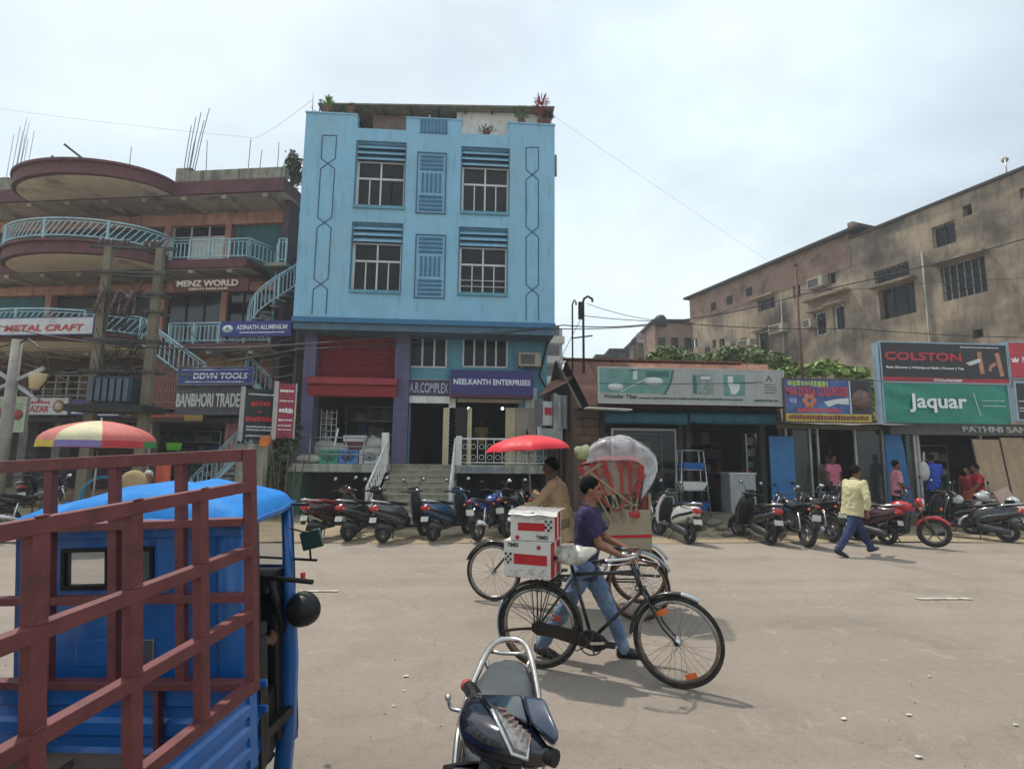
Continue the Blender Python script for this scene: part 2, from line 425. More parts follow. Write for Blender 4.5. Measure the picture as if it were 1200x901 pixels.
for (k, px, py, s_), lb in zip(lit, lab):
    p = gp(px, py); a = random.uniform(0, PI); q = MB(); pts = []; s_ *= .75
    for i in range(7):
        t = a + 2 * PI * i / 7; r_ = s_ * random.uniform(.25, 1.1); pts.append((p.x + r_ * math.cos(t), p.y + .6 * r_ * math.sin(t), random.uniform(.009, .014)))
    q.add([(p.x, p.y, .011)] + pts, [(0, i + 1, (i + 1) % 7 + 1) for i in range(7)]); q.add([(x, y, .006) for x, y, z in pts], [tuple(range(7))])
    tag(q.build('paper_scrap', M_paper), lb, 'litter', 'scraps of litter on the road')
q = MB()
for i in range(420):
    if i < 200: x, y = random.uniform(-8, 14), ROADEDGE + random.uniform(-.2, 1.6)
    else: x, y = random.uniform(-5, 12), random.uniform(2, 11)
    s_ = random.uniform(.008, .028) if i < 200 else random.uniform(.004, .010)
    q.ball((x, y, .02 if i < 200 else .003), (s_, s_ * random.uniform(.6, 1), s_ * .6), 5, 3)
o = q.build('pebbles', M_stone); o['kind'] = 'stuff'
# blue building
YU, YG, YS = 17.0, 18.1, 16.7       # upper box front, ground facade, slab front
M_blue = mat('blue_render', '#82b5cf', .8, var=.06, scale=1.2, bump=.12, bscale=40, streak='#49707f', streak_amt=.5, streak_lo=.53, dirt='#8fa9b0', dirt_amt=.5, dirt_scale=.5)
M_blue2 = mat('blue_render_lower', '#5a93a6', .75, var=.1, scale=1.2, streak='#27505f', streak_amt=.4)
M_navy = mat('navy_trim', '#2f6a90', .6, var=.12)
M_navyline = mat('dark_line_paint', '#2c5a74', .6, var=.1)
M_purple = mat('purple_render', '#5b5876', .7, var=.1, streak='#332f48', streak_amt=.4)
M_redsh = mat('red_shutter', '#77242e', .5, var=.12, streak='#4a1219', streak_amt=.3)
M_redaw = mat('red_awning', '#8f1f29', .55, var=.1, dirt='#5d1a20', dirt_amt=.4)
M_wframe = mat('window_frame_paint', '#c3c8c9', .5, var=.08)
M_pane = mat('window_pane', '#12171d', .2, 0, var=.15, scale=1.2, spec=.25)
M_tin = mat('tin_roof', '#858172', .7, .2, var=.2, streak='#2e2c24', streak_amt=.6)
M_stepm = mat('stair_concrete', '#a09a87', .85, var=.15, bump=.3, streak='#4d4a3b', streak_amt=.6)
M_cream = mat('cream_panel', '#c9b893', .7, var=.1, streak='#857555', streak_amt=.4)
bl, br_, bb, bt = rect(345, 374, 650, 130, YU)
bl = at(348, 300, YU).x; br_ = at(650, 300, YU).x
zb = at(500, 375, YU).z; zt = at(490, 141, YU).z
zhi = at(390, 133, YU).z; zhr = at(622, 147, YU).z; zc = at(508, 140, YU).z; zl1 = at(447, 151, YU).z; zl2 = at(568, 158, YU).z
zhi = (zhi + zhr) / 2 ; zl = (zl1 + zl2) / 2
BB = thing('blue_building', 'pale blue building with striped vent panels and a stair up to its porch', 'building', ((bl + br_) / 2, YU, 0))
def B(mb, name, m, par=BB, **k): return mb.build(name, m, par, world=True, **k)
wins = [(417, 167, 474, 245), (541, 174, 596, 252), (412, 262, 470, 344), (538, 268, 594, 347)]
H = []
for wn in wins:
    a, b_, c, d = rect(*wn, YU); H.append((a, b_, c, d))
panels = [(488, 179, 523, 251), (486, 275, 522, 350)]
xh1, xc0 = at(418, 150, YU).x, at(476, 150, YU).x; xc1, xh2 = at(541, 150, YU).x, at(596, 150, YU).x
q = MB(); q.wall(bl, br_, zb, zl, YU, YU + .3, [h for h in H])
B(q, 'front_wall', M_blue)
q = MB(); q.box(bl, xh1, YU, YU + .3, zl, zhi); q.box(xc0, xc1, YU - .001, YU + .3, zl, zc); q.box(xh2, br_, YU, YU + .3, zl, zhi)
q.box(bl - .02, xh1 + .02, YU - .03, YU + .33, zhi, zhi + .05); q.box(xh2 - .02, br_ + .02, YU - .03, YU + .33, zhi, zhi + .05); q.box(xc0 - .02, xc1 + .02, YU - .03, YU + .33, zc, zc + .04)
q.box(bl, bl + .25, YU + .3, YU + 9, zl, zhi); q.box(br_ - .25, br_, YU + .3, YU + 9, zl, zhi)
B(q, 'parapet', M_blue)
q = MB(); q.box(bl, bl + .25, YU + .3, YU + 9, zb, zl); q.box(br_ - .25, br_, YU + .3, YU + 9, zb, zl); q.box(bl, br_, YU + 8.75, YU + 9, 0, zl)
B(q, 'side_wall', M_blue)
q = MB(); q.box(bl + .25, br_ - .25, YU + .3, YU + 8.75, zl - .35, zl - .2); B(q, 'roof_slab', M_conc)
q = MB(); q.box(bl - .03, br_ + .03, YU - .04, YG + .6, zb - .16, zb); B(q, 'navy_band', M_navy)
q = MB(); q.box(bl, br_, YU + .05, YG + .6, zb - .38, zb - .16); B(q, 'floor_slab', mat('soffit', '#4f6a7c', .8, var=.15))
# back of rooms so windows read dark
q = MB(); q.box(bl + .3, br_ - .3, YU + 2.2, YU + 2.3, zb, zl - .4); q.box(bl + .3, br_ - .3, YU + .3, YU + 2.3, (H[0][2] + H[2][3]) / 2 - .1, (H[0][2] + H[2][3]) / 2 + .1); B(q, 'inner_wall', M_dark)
sl_me = {}
def shelf_slats(h, n=3):
    a, b_, c, d = h
for i, (a, b_, c, d) in enumerate(H):
    hh = d - c; zlv = d - .26 * hh
    yf = YU + .17
    fr = MB(); w_ = .045
    fr.box(a, a + .07, yf, yf + .05, c + .12, zlv); fr.box(b_ - .05, b_, yf, yf + .05, c + .12, zlv); fr.box(a + .07, b_ - .05, yf, yf + .05, c + .12, c + .17); fr.box(a + .07, b_ - .05, yf, yf + .05, zlv - .05, zlv)
    zm = c + .12 + .62 * (zlv - c - .12)
    fr.box(a + .07, b_ - .05, yf - .01, yf + .04, zm - .03, zm + .03)
    xm = (a + b_) / 2; fr.box(xm - .025, xm + .025, yf - .005, yf + .045, c + .17, zlv - .05)
    f = B(fr, 'window_frame', M_wframe)
    xs = [a + .07, (a + .07 + xm) / 2, xm, (xm + b_ - .05) / 2, b_ - .05]
    for k in range(4):
        if not (i == 0 and k >= 2):
            mm = MB(); mm.box(xs[k + 1] - .018, xs[k + 1] + .018, yf + .002, yf + .035, c + .17, zm - .03)
            if k in (0, 2): B(mm, 'mullion', M_wframe, f)
        pn = MB(); pn.box(xs[k] + .02, xs[k + 1] - .02, yf + .03, yf + .036, c + .17, zm - .03); B(pn, 'pane', M_pane, f)
    for k in (0, 2):
        pn = MB(); pn.box(xs[k] + .02, xs[k + 2] - .02, yf + .03, yf + .036, zm + .03, zlv - .05); B(pn, 'pane', M_pane, f)
    if i == 3:
        for zz in (c + .35, c + .55):
            gg = MB(); gg.bar((a + .05, yf - .03, zz), (b_ - .05, yf - .03, zz), .02); B(gg, 'guard_bar', M_wframe, f)
    sl = MB(); sl.box(a - .04, b_ + .04, YU - .06, YU + .2, c - .002, c + .1); B(sl, 'window_sill', M_blue2)
    for k in range(3):
        z0 = zlv + (d - zlv) * (k + .15) / 3
        sl = MB(); sl.add([(a, YU + .02, z0), (b_, YU + .02, z0), (b_, YU + .2, z0 + .17), (a, YU + .2, z0 + .17), (a, YU + .02, z0 - .03), (b_, YU + .02, z0 - .03), (b_, YU + .2, z0 + .14), (a, YU + .2, z0 + .14)],
                          [(0, 1, 2, 3), (7, 6, 5, 4), (0, 4, 5, 1), (2, 6, 7, 3)]); B(sl, 'louvre_slat', M_blue)
    q = MB(); q.box(a + .05, b_, YU + .22, YU + .27, zlv, d - .002); B(q, 'louvre_back', M_navyline)
    e = .035; q = MB()
    q.box(a - e, a, YU - .012, YU + .02, c + .1, d + e); q.box(b_, b_ + e, YU - .012, YU + .02, c + .1, d + e); q.box(a, b_, YU - .012, YU + .02, d, d + e); B(q, 'window_surround', M_navyline)
def vent(px0, py0, px1, py1, kind):
    a, b_, c, d = rect(px0, py0, px1, py1, YU); e = .035
    q = MB()
    if kind: q.box(a, a + e, YU - .03, YU - .002, c, d); q.box(b_ - e, b_, YU - .03, YU - .002, c, d); q.box(a + e, b_ - e, YU - .03, YU - .002, c, c + e); q.box(a + e, b_ - e, YU - .03, YU - .002, d - e, d)
    else: q.box(a, b_, YU - .012, YU - .002, c, c + .02)
    v = B(q, 'vent_panel', M_navyline)
    def bar(x0, x1, z0, z1):
        m_ = MB(); m_.box(x0, x1, YU - .04, YU - .002, z0, z1); B(m_, 'vent_bar', M_navy, v)
    if kind:
        hh = d - c; ins = .16 * (b_ - a)
        for sgn in (0, 1):
            for k in range(4):
                z0 = (d - .07 * hh - k * .068 * hh) if not sgn else (c + .07 * hh + k * .068 * hh)
                bar(a + ins * .7, b_ - ins * .7, z0 - .018 * hh, z0 + .018 * hh)
        for k in range(5):
            x = a + ins * 1.3 + (b_ - a - 2.6 * ins) * k / 4; bar(x - .035, x + .035, c + .345 * hh, c + .655 * hh)
    else:
        for k in range(8):
            x = a + .06 + (b_ - a - .12) * k / 7; bar(x - .035, x + .035, c + .02, d)
for p in panels: vent(*p, 1)
vent(492, 141, 525, 157, 0)
# chained hexagon line motif
def motif(cols, yt, yb):
    q = MB()
    def P(x, y): p = at(x, y, YU); return (p.x, YU - .006, p.z)
    for (p0, p1) in cols: q.bar(P(*p0), P(*p1), .012, .035, up=(0, 0, 1)) if abs(p0[0] - p1[0]) > 30 else q.bar(P(*p0), P(*p1), .035, .012, up=(0, 1, 0))
    B(q, 'line_motif', M_navyline)
def chain(xl_, xr_, y_top, crosses, y_bot):
    """xl(y), xr(y): side lines; diamonds pinch at crosses"""
    segs = []; ys = [y_top] + crosses + [y_bot]
    t = 6
    segs.append(((xl_(y_top), y_top), (xr_(y_top), y_top)))
    for i in range(len(ys) - 1):
        y0 = ys[i] + (t if i else 0); y1 = ys[i + 1] - (t if i < len(ys) - 2 else 0)
        segs.append(((xl_(y0), y0), (xl_(y1), y1))); segs.append(((xr_(y0), y0), (xr_(y1), y1)))
        if i < len(ys) - 2:
            yc = ys[i + 1]; segs.append(((xl_(y1), y1), (xr_(yc + t), yc + t))); segs.append(((xr_(y1), y1), (xl_(yc + t), yc + t)))
    motif(segs, 0, 0)
chain(lambda y: 378 - (y - 160) * .060, lambda y: 394.5 - (y - 160) * .060, 159, [192, 261, 333], 368)
chain(lambda y: 616.5 - (y - 173) * .0, lambda y: 631, 173, [205, 272, 340], 376)
# rooftop shed
q = MB(); a, b_, c, d = rect(372, 136, 650, 122, YU + .5); d = at(375, 120.5, YU + .5).z; dR = at(649, 124.5, YU + .5).z
q.prism([(a, d), (b_, dR), (b_, dR - .05), (a, d - .05)], YU + .5, YU + 6.5); B(q, 'roof_canopy', M_tin)
q = MB()
for k in range(9):
    x = a + .3 + (b_ - a - .6) * k / 8; q.box(x - .03, x + .03, YU + .62, YU + 6.3, d - .12 + (dR - d) * (x - a) / (b_ - a), d - .055 + (dR - d) * (x - a) / (b_ - a))
B(q, 'canopy_joist', mat('dark_wood', '#3d342c', .8, var=.2))
a2, b2, c2, d2 = rect(535, 168, 649, 128, YU + .85); q = MB(); q.box(a2, b2 - .1, YU + .85, YU + .95, zl - .3, dR - .12); B(q, 'shed_wall', mat('shed_white', '#d5d5d0', .8, var=.08, streak='#77756c', streak_amt=.4))
a2, b2, c2, d2 = rect(437, 165, 476, 130, YU + 1.0); q = MB(); q.box(a2, b2, YU + 1, YU + 1.1, zl - .3, d + .0); B(q, 'shed_door', mat('brown_sheet', '#77655a', .8, var=.15))
a2, b2, c2, d2 = rect(385, 165, 437, 130, YU + 1.8); q = MB(); q.box(a2, b2, YU + 1.8, YU + 1.9, zl - .3, d - .1); B(q, 'shed_back', M_dark)
q = MB()
for x in (a + .15, (a + b_) / 2 - .3, b_ - .3): q.box(x - .03, x + .03, YU + .7, YU + .76, zl - .3, d - .1)
B(q, 'canopy_post', M_steel)
q = MB(); x0, x1, z0, z1 = rect(541, 162, 597, 155, YU + .15)
q.bar((x0, YU + .15, z1), (x1, YU + .15, z1), .02); q.bar((x0, YU + .15, z1 - .12), (x1, YU + .15, z1 - .12), .02)
for k in range(5): x = x0 + (x1 - x0) * k / 4; q.bar((x, YU + .15, zl), (x, YU + .15, z1), .02)
B(q, 'roof_rail', M_white)
# ---- ground storey
xL, xR = at(358, 460, YG).x, at(640, 460, YG).x
zs = at(480, 545, YG).z            # raised floor level
zg1 = zb - .38
def RG(*a): return rect(*a, YG)
for nm, (x0, y0, x1, y1) in (('l', (358, 388, 374, 545)), ('r', (463, 390, 480, 545))):
    a, b_, c, d = RG(x0, y0, x1, y1)
    if nm == 'l': a, b_ = at(357, 470, YG).x, at(371, 470, YG).x
    q = MB(); q.box(a, b_, YG - .35, YG + .3, zs - .02, zg1); B(q, 'pillar', M_purple)
a, b_, c, d = RG(371, 392, 464, 441); a = at(371, 420, YG).x
q = MB(); n_ = 16
for k in range(n_):
    z0 = c + (d - c) * k / n_; z1 = c + (d - c) * (k + 1) / n_
    q.add([(a, YG, z0), (b_, YG, z0), (b_, YG - .03, (z0 + z1) / 2), (a, YG - .03, (z0 + z1) / 2), (b_, YG, z1), (a, YG, z1)], [(0, 1, 2, 3), (3, 2, 4, 5)])
B(q, 'upper_shutter', M_redsh)
q = MB(); q.box(a, b_, YG + .02, YG + .3, d - .02, zg1); B(q, 'lintel', M_purple)
a, b_, c, d = RG(365, 441, 468, 466)
q = MB(); q.prism([(YG, d), (YG - .55, d - .12), (YG - .58, d - .34), (YG - .45, d - .36), (YG - .38, c), (YG, c)], a, b_, ax='X'); B(q, 'shutter_awning', M_redaw, bevel=.02)
# shop room
def room(x0, x1, y0, y1, z0, z1, mw, mf, par, Bf=B, name='room_wall'):
    q = MB(); q.box(x0 - .1, x0, y0, y1, z0, z1); q.box(x1, x1 + .1, y0, y1, z0, z1); q.box(x0, x1, y1, y1 + .1, z0, z1); q.box(x0, x1, y0, y1, z1, z1 + .1)
    Bf(q, name, mw, par); q = MB(); q.box(x0, x1, y0 - .02, y1, z0 - .1, z0); Bf(q, 'room_floor', mf, par)
zso = c
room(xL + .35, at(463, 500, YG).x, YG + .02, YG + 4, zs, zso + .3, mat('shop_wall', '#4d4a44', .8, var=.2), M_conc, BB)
# shelving and goods inside the shop
M_goods = [mat('goods_%s' % n, c_, .5, var=.2) for n, c_ in (('white', '#aaa79d'), ('blue', '#2d4b78'), ('red', '#7d3a30'), ('grey', '#6b6d6e'), ('tan', '#8f7d5d'), ('green', '#3f6b4c'))]
def shelves(x0, x1, y, z0, z1, nz_, step, Bf, par, seed=0):
    rr = random.Random(seed); q = MB()
    for k in range(nz_ + 1): z = z0 + (z1 - z0) * k / nz_; q.box(x0, x1, y, y + .3, z - .02, z)
    for x in (x0, x1): q.box(x - .02, x + .02, y, y + .3, z0, z1)
    sh = Bf(q, 'shelf_unit', M_steel, par)
    bs = [MB() for _ in M_goods]
    for k in range(nz_):
        x = x0 + .04; z = z0 + (z1 - z0) * k / nz_; hmax = (z1 - z0) / nz_ - .05
        while x < x1 - .1:
            w_ = rr.uniform(.5, 1.2) * step; h_ = rr.uniform(.4, 1) * hmax; i = rr.randrange(len(bs))
            if rr.random() < .85: bs[i].box(x, min(x + w_ * .85, x1 - .03), y + .02, y + .25, z, z + h_)
            x += w_
    for mb, m in zip(bs, M_goods):
        if mb.v: o = Bf(mb, 'shelf_goods', m, sh); o['kind'] = 'stuff'
    return sh
# ground facade blue wall with windows
x0 = at(480, 430, YG).x; x1 = at(641, 430, YG).x
wl = [rect(481, 394, 523, 431, YG), rect(543, 392, 594, 431, YG)]
dr = rect(478, 470, 526, 543, YG); dl = at(480, 500, YG).x
dd = rect(552, 470, 600, 543, YG)
q = MB(); q.wall(x0 - .02, x1, zs - .02, zg1, YG, YG + .25, [wl[0], wl[1], (dl, dr[1], zs - .03, dr[3]), (at(533, 500, YG).x, at(608, 500, YG).x, zs - .03, at(560, 468, YG).z)])
B(q, 'ground_storey_wall', M_blue2)
for i, (a, b_, c, d) in enumerate(wl):
    n_ = 3 if i == 0 else 4; fr = MB(); fr.box(a, b_, YG - .03, YG + .04, d - .04, d); fr.box(a, b_, YG - .03, YG + .04, c, c + .05)
    for k in range(n_ + 1): x = a + (b_ - a) * k / n_; fr.box(x - .028, x + .028, YG - .028, YG + .05, c + .05, d - .04)
    f = B(fr, 'window_frame', M_wframe)
    for k in range(n_):
        pn = MB(); x = a + (b_ - a) * k / n_; pn.box(x + .03, x + (b_ - a) / n_ - .03, YG + .03, YG + .035, c + .05, d - .04); B(pn, 'pane', M_pane, f)
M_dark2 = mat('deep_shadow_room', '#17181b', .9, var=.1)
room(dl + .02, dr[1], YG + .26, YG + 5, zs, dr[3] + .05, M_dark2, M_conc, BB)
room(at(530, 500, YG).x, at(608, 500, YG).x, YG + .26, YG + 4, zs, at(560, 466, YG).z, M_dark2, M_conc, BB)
a, b_, c, d = RG(479, 465, 527, 471); q = MB(); q.box(a, b_, YG - .15, YG, c - .05, d); B(q, 'shutter_housing', M_white)
# folding door leaves, posts, right side panels
def pan(px0, px1, py0, m, name, dy=.0, th=.05, pb=543):
    a, b_, c, d = RG(px0, py0, px1, pb); q = MB(); q.box(a, b_, YG - .06 - dy, YG - .06 - dy + th, zs, d); return B(q, name, m)
pan(519, 525, 478, M_cream, 'door_jamb', .02, .1)
pan(526, 547, 478, M_black, 'folding_door_leaf')
pan(547.5, 552.5, 478, M_cream, 'door_jamb', .02, .1)
pan(526, 534, 463, M_white, 'jamb_block', .0, .06, 477)
pan(592, 603.5, 478, M_cream, 'side_door_leaf', .01)
pan(604, 629, 478, mat('pale_board', '#a9a18e', .7, var=.1, streak='#7a705c', streak_amt=.4), 'side_board')
pan(616, 629, 455, M_white, 'side_pillar', -.02, .06, 477)
q = MB(); a, b_, c, d = RG(536, 466, 612, 471); q.box(a, b_, YG - .02, YG + .1, c - .02, d); B(q, 'door_lintel', M_cream)
for px in (549, 590):
    p = at(px, 475, YG - .1); q = MB(); q.ball((p.x, YG + .5, p.z - .05), .05, 8, 6); B(q, 'ceiling_lamp', mat('lamp_glow', '#e8ecef', .4, var=0, emis=((.85, .92, 1), 3)))
# slabs
zsb = at(600, 553, YS).z; zst = at(600, 545.5, YS).z
xa, xb, xc, xd, xe = at(337, 548, YS).x, at(455, 548, YS).x, at(530, 548, YS).x, at(660, 548, YS).x, 0
M_slab = mat('slab_whitewash', '#a9a79c', .85, var=.1, bump=.2, streak='#4a4a42', streak_amt=.7, streak_lo=.46)
for (p, q_, zb_) in ((xa, xb, .24), (xc, xd, .24)):
    q = MB(); q.box(p, q_, YS, YG + .3, zst - zb_, zst); B(q, 'porch_slab', M_slab, bevel=.012)
q = MB(); q.box(xb, xc, YS + .9, YG + .3, zst - .2, zst - .004); B(q, 'landing', M_stepm)
ft = text('lettering', 'NEELGIRI', mat('grey_letter', '#6c7d8a', .7, var=.1), .15, T(*(V(((at(568, 550, YS).x, YS - .004, (zst + zst - .24) / 2))) - V(PM[BB.name].translation))), BB, bold=.004, width=at(596, 550, YS).x - at(541, 550, YS).x)
# basement: side walls, back wall
M_green = mat('green_render', '#3d6b55', .8, var=.15, streak='#1d352b', streak_amt=.5)
q = MB(); q.box(xa, xa + .35, YS + .1, YG + .3, 0, zst - .24); B(q, 'basement_pier', M_green)
q = MB(); q.box(xa, xb, YG + 1.6, YG + 1.8, 0, zst - .24); q.box(xc, xd, YG + 1.6, YG + 1.8, 0, zst - .24); q.box(xd - .2, xd, YS + .1, YG + 1.6, 0, zst - .24); B(q, 'basement_wall', M_dark)
q = MB(); q.box(xb, xb + .12, YS - 2.6, YG, 0, .6); q.box(xc - .12, xc, YS - 2.6, YG, 0, .6)
# stairs
nst = 10; y0s, y1s = gp(490, 622, .0).y, YS + 1.0
st = None
sx0, sx1 = xb + .02, xc - .02
for k in range(nst):
    zt_ = (k + 1) * (zst - .005) / nst; ya = y0s + (y1s - y0s) * k / nst; yb_ = y0s + (y1s - y0s) * (k + 1) / nst
    q = MB(); q.box(sx0, sx1, ya + .0, y1s + .0 if k == nst - 1 else yb_ + .03, 0 if k == 0 else zt_ - .3, zt_ - .035); q.box(sx0 - .01, sx1 + .01, ya - .03, yb_ + .02, zt_ - .034, zt_); B(q, 'stair_step', M_stepm)
q = MB()
for x in (sx0 - .14, sx1 + .02):
    q.prism([(y0s, 0), (y1s, 0), (y1s, zst - .26), (y0s, .05)], x, x + .12, ax='X')
B(q, 'stair_string', M_slab)
# stair railings with lattice
def railing(name, p0, p1, h, m, n_, par=BB, sz=.03, post=.05, lattice=True, Bf=B):
    p0, p1 = V(p0), V(p1); q = MB(); u = V((0, 0, h))
    q.bar(p0 + u, p1 + u, post, post); q.bar(p0 + V((0, 0, .08)), p1 + V((0, 0, .08)), sz, sz); q.bar(p0, p0 + u * 1.05, post, post, up=(0, 1, 0)); q.bar(p1, p1 + u * 1.0, post, post, up=(0, 1, 0))
    r_ = Bf(q, name, m, par)
    for k in range(1, n_):
        b0 = p0.lerp(p1, k / n_); q = MB(); q.bar(b0 + V((0, 0, .08)), b0 + u, sz * .7, sz * .7, up=(0, 1, 0)); Bf(q, 'baluster', m, r_)
    if lattice:
        q = MB()
        for k in range(n_):
            c0 = p0.lerp(p1, (k + .5) / n_)
            for zz in (.3, .7):
                q.tube([c0 + V((0, 0, h * zz)) + ((p1 - p0).normalized() * math.cos(t) + V((0, 0, 1)) * math.sin(t)) * .075 for t in [2 * PI * j / 8 for j in range(8)]], sz * .3, 5, closed=True)
        o = Bf(q, 'lattice', m, r_); o['kind'] = 'stuff'
    return r_
lt = (sx0 - .08, YS + .3, zst - .06); lbt = (sx0 - .08, y0s + .1, .15)
railing('stair_railing', lbt, lt, .85, M_white, 12, lattice=True)
lt = (sx1 + .08, YS + .3, zst - .06); lbt = (sx1 + .08, y0s + .1, .15)
railing('stair_railing', lbt, lt, .85, M_white, 12, lattice=True)
railing('porch_railing', (at(540, 530, YS + .1).x, YS + .12, zst), (xd - .1, YS + .12, zst), .8, M_white, 12)
q = MB(); x = at(538, 530, YS + .1).x; q.box(x - .1, x + .08, YS + .03, YS + .25, zst, zst + .88); B(q, 'porch_post', M_white, bevel=.01)
q = MB(); x = at(451, 530, YS + .1).x; q.box(x - .1, x + .1, YS + .03, YS + .25, zst, zst + .95); B(q, 'porch_post', M_white, bevel=.01)
q = MB(); xx0, xx1 = xa + .05, at(447, 530, YS + .1).x
for zz in (.28, .52, .78): q.tube([(xx0, YS + .1, zst + zz), (xx1, YS + .1, zst + zz)], .017, 6)
for k in range(6): x = xx0 + (xx1 - xx0) * k / 5; q.tube([(x, YS + .1, zst), (x, YS + .1, zst + .78)], .02, 6)
B(q, 'pipe_railing', M_steel)
# cables and pipe on the facade
q = MB(); q.tube([at(642, 400, YG - .1), at(636, 425, YG - .1), at(632, 440, YG - .1), at(640, 455, YG - .1), at(646, 462, YG - .1)], .03, 6); B(q, 'drain_pipe', M_black)
q = MB(); q.tube([V((at(650, 180, YU).x + .05, YU + .1, at(650, 180, YU).z)), V((at(650, 180, YU).x + .05, YU + .1, at(650, 205, YU).z))], .04, 6); B(q, 'pipe_stub', M_conc)
# signs ---------------------------------------------------------------------------------------
def signboard(name, label, x0, x1, z0, z1, y, th, mface, mframe=None, fw_=.03, Mw=None, cat='sign', group=None):
    """sign thing centred on its face; local frame x right, z up, face at y=0 looking -y"""
    Mw = Mw or Matrix.Identity(4)
    M = Mw @ T((x0 + x1) / 2, y, (z0 + z1) / 2)
    t = thing(name, label, cat, M=M, group=group); hw, hh = (x1 - x0) / 2, (z1 - z0) / 2
    q = MB(); q.box(-hw, hw, 0, th, -hh, hh); q.build('panel', mface, t)
    if mframe:
        q = MB(); q.box(-hw - fw_, -hw, -.012, th + .01, -hh - fw_, hh + fw_); q.box(hw, hw + fw_, -.012, th + .01, -hh - fw_, hh + fw_); q.box(-hw, hw, -.012, th + .01, hh, hh + fw_); q.box(-hw, hw, -.012, th + .01, -hh - fw_, -hh); q.build('frame', mframe, t)
    return t, hw, hh
M_tw = mat('letter_white', '#dfe2e6', .5, var=.04); M_tred = mat('letter_red', '#b3262c', .5, var=.05); M_tblk = mat('letter_black', '#26262a', .5, var=.05)
a, b_, c, d = rect(528, 434, 625, 466, YG - .45)
M_sgn = mat('sign_navy', '#27236b', .45, var=.15, dirt='#4a2a62', dirt_amt=.6, dirt_scale=.9)
t, hw, hh = signboard('shop_sign', 'deep blue shop board with white capitals over the right porch door', a, b_, c, d, YG - .45, .42, M_sgn)
text('lettering', 'NEELKANTH ENTERPRISES', M_tw, hh * .42, T(0, -.006, .06), t, bold=.01, width=hw * 1.86)
q = MB(); q.box(-hw, hw, -.004, 0, -hh, -hh + .1); q.build('lower_stripe', mat('stripe_maroon', '#4a1f33', .5), t)
a, b_, c, d = rect(476, 445, 527, 464, YG - .12); a = at(478, 455, YG - .12).x
t, hw, hh = signboard('name_board', 'small dark board with pale tight capitals over the dark stair doorway', a, b_, c, d, YG - .12, .08, mat('sign_dkpurple', '#3c3a52', .6, var=.15), M_alu, .02)
text('lettering', 'A.R.COMPLEX', mat('letter_pale', '#b3b9c8', .5, var=.05), hh * 1.25, T(0, -.008, 0), t, bold=.004, width=hw * 1.86)
# AC unit
a, b_, c, d = rect(608, 413, 634, 429, YG - .4)
def ac_unit(M, w_, h_, d_, label, mbody, group=None):
    t = thing('air_conditioner', label, 'air conditioner', M=M, group=group)
    q = MB(); q.box(-w_ / 2, w_ / 2, 0, d_, -h_ / 2, h_ / 2); q.build('casing', mbody, t, bevel=.01)
    q = MB(); q.box(-w_ * .42, w_ * .22, -.012, 0, -h_ * .38, h_ * .38); q.build('grille', M_black, t)
    q = MB()
    for k in range(5): z = -h_ * .34 + h_ * .68 * k / 4; q.box(-w_ * .42, w_ * .22, -.02, -.012, z - .008, z + .008)
    q.build('grille_slats', M_alu, t)
    q = MB(); q.bar((-w_ * .35, .02, -h_ / 2 - .02), (-w_ * .35, d_, -h_ / 2 - .02), .03); q.bar((w_ * .35, .02, -h_ / 2 - .02), (w_ * .35, d_, -h_ / 2 - .02), .03); q.build('bracket', M_steel, t)
    return t
M_acb = mat('ac_beige', '#a39b88', .6, var=.1, streak='#5e574a', streak_amt=.5)
ac_unit(T((a + b_) / 2, YG - .4, (c + d) / 2), b_ - a, d - c, .42, 'beige window air conditioner on the blue wall right of the deep blue board', M_acb)
# goods displayed inside the left shop
SH = shelves(at(378, 500, YG).x, at(460, 500, YG).x, YG + 3.2, zs, zso, 4, .35, B, BB, 3)
# basins on the porch
def basin(px, col, label, w_=.62, h_=.42):
    p = at(px, 541, YS + .5); t = thing('wash_basin', label, 'wash basin', (p.x, YS + .5, zst + .005), 0, 'basins displayed on the porch')
    t.rotation_euler = (R(0), 0, 0)
    q = MB(); q.box(-w_ / 2, w_ / 2, 0, .05, .0, h_); q.box(-w_ / 2, -w_ / 2 + .05, -.04, 0, 0, h_); q.box(w_ / 2 - .05, w_ / 2, -.04, 0, 0, h_); q.box(-w_ / 2 + .05, w_ / 2 - .05, -.04, 0, 0, .05); q.box(-w_ / 2 + .05, w_ / 2 - .05, -.04, 0, h_ - .06, h_)
    q.build('rim', col, t, bevel=.012)
    q = MB(); q.ball((0, -.0, h_ * .5), (w_ * .34, .03, h_ * .32), 16, 8); q.build('bowl', mat('bowl_' + col.name, tuple(c * .6 for c in col.node_tree.nodes['Principled BSDF'].inputs['Base Color'].default_value[:3]) if False else '#3b5a70' if 'blue' in col.name else '#2c7a5c' if 'green' in col.name else '#8e9294', .3, var=.1), t)
    q = MB(); q.lathe([(.035, 0), (.03, -.012), (.012, -.014)], (0, -.035, h_ * .45), 'Y', 10); q.build('drain', M_black, t)
basin(385, mat('green_basin', '#2f9c77', .25, var=.05, coat=.5), 'green wash basin propped on the porch, leftmost of three')
basin(407.5, mat('blue_basin', '#3d7fc4', .25, var=.05, coat=.5), 'blue wash basin in the middle of the porch display')
basin(433, mat('white_basin', '#c9ccca', .3, var=.05), 'square white sink with a black drain at the right of the porch display')
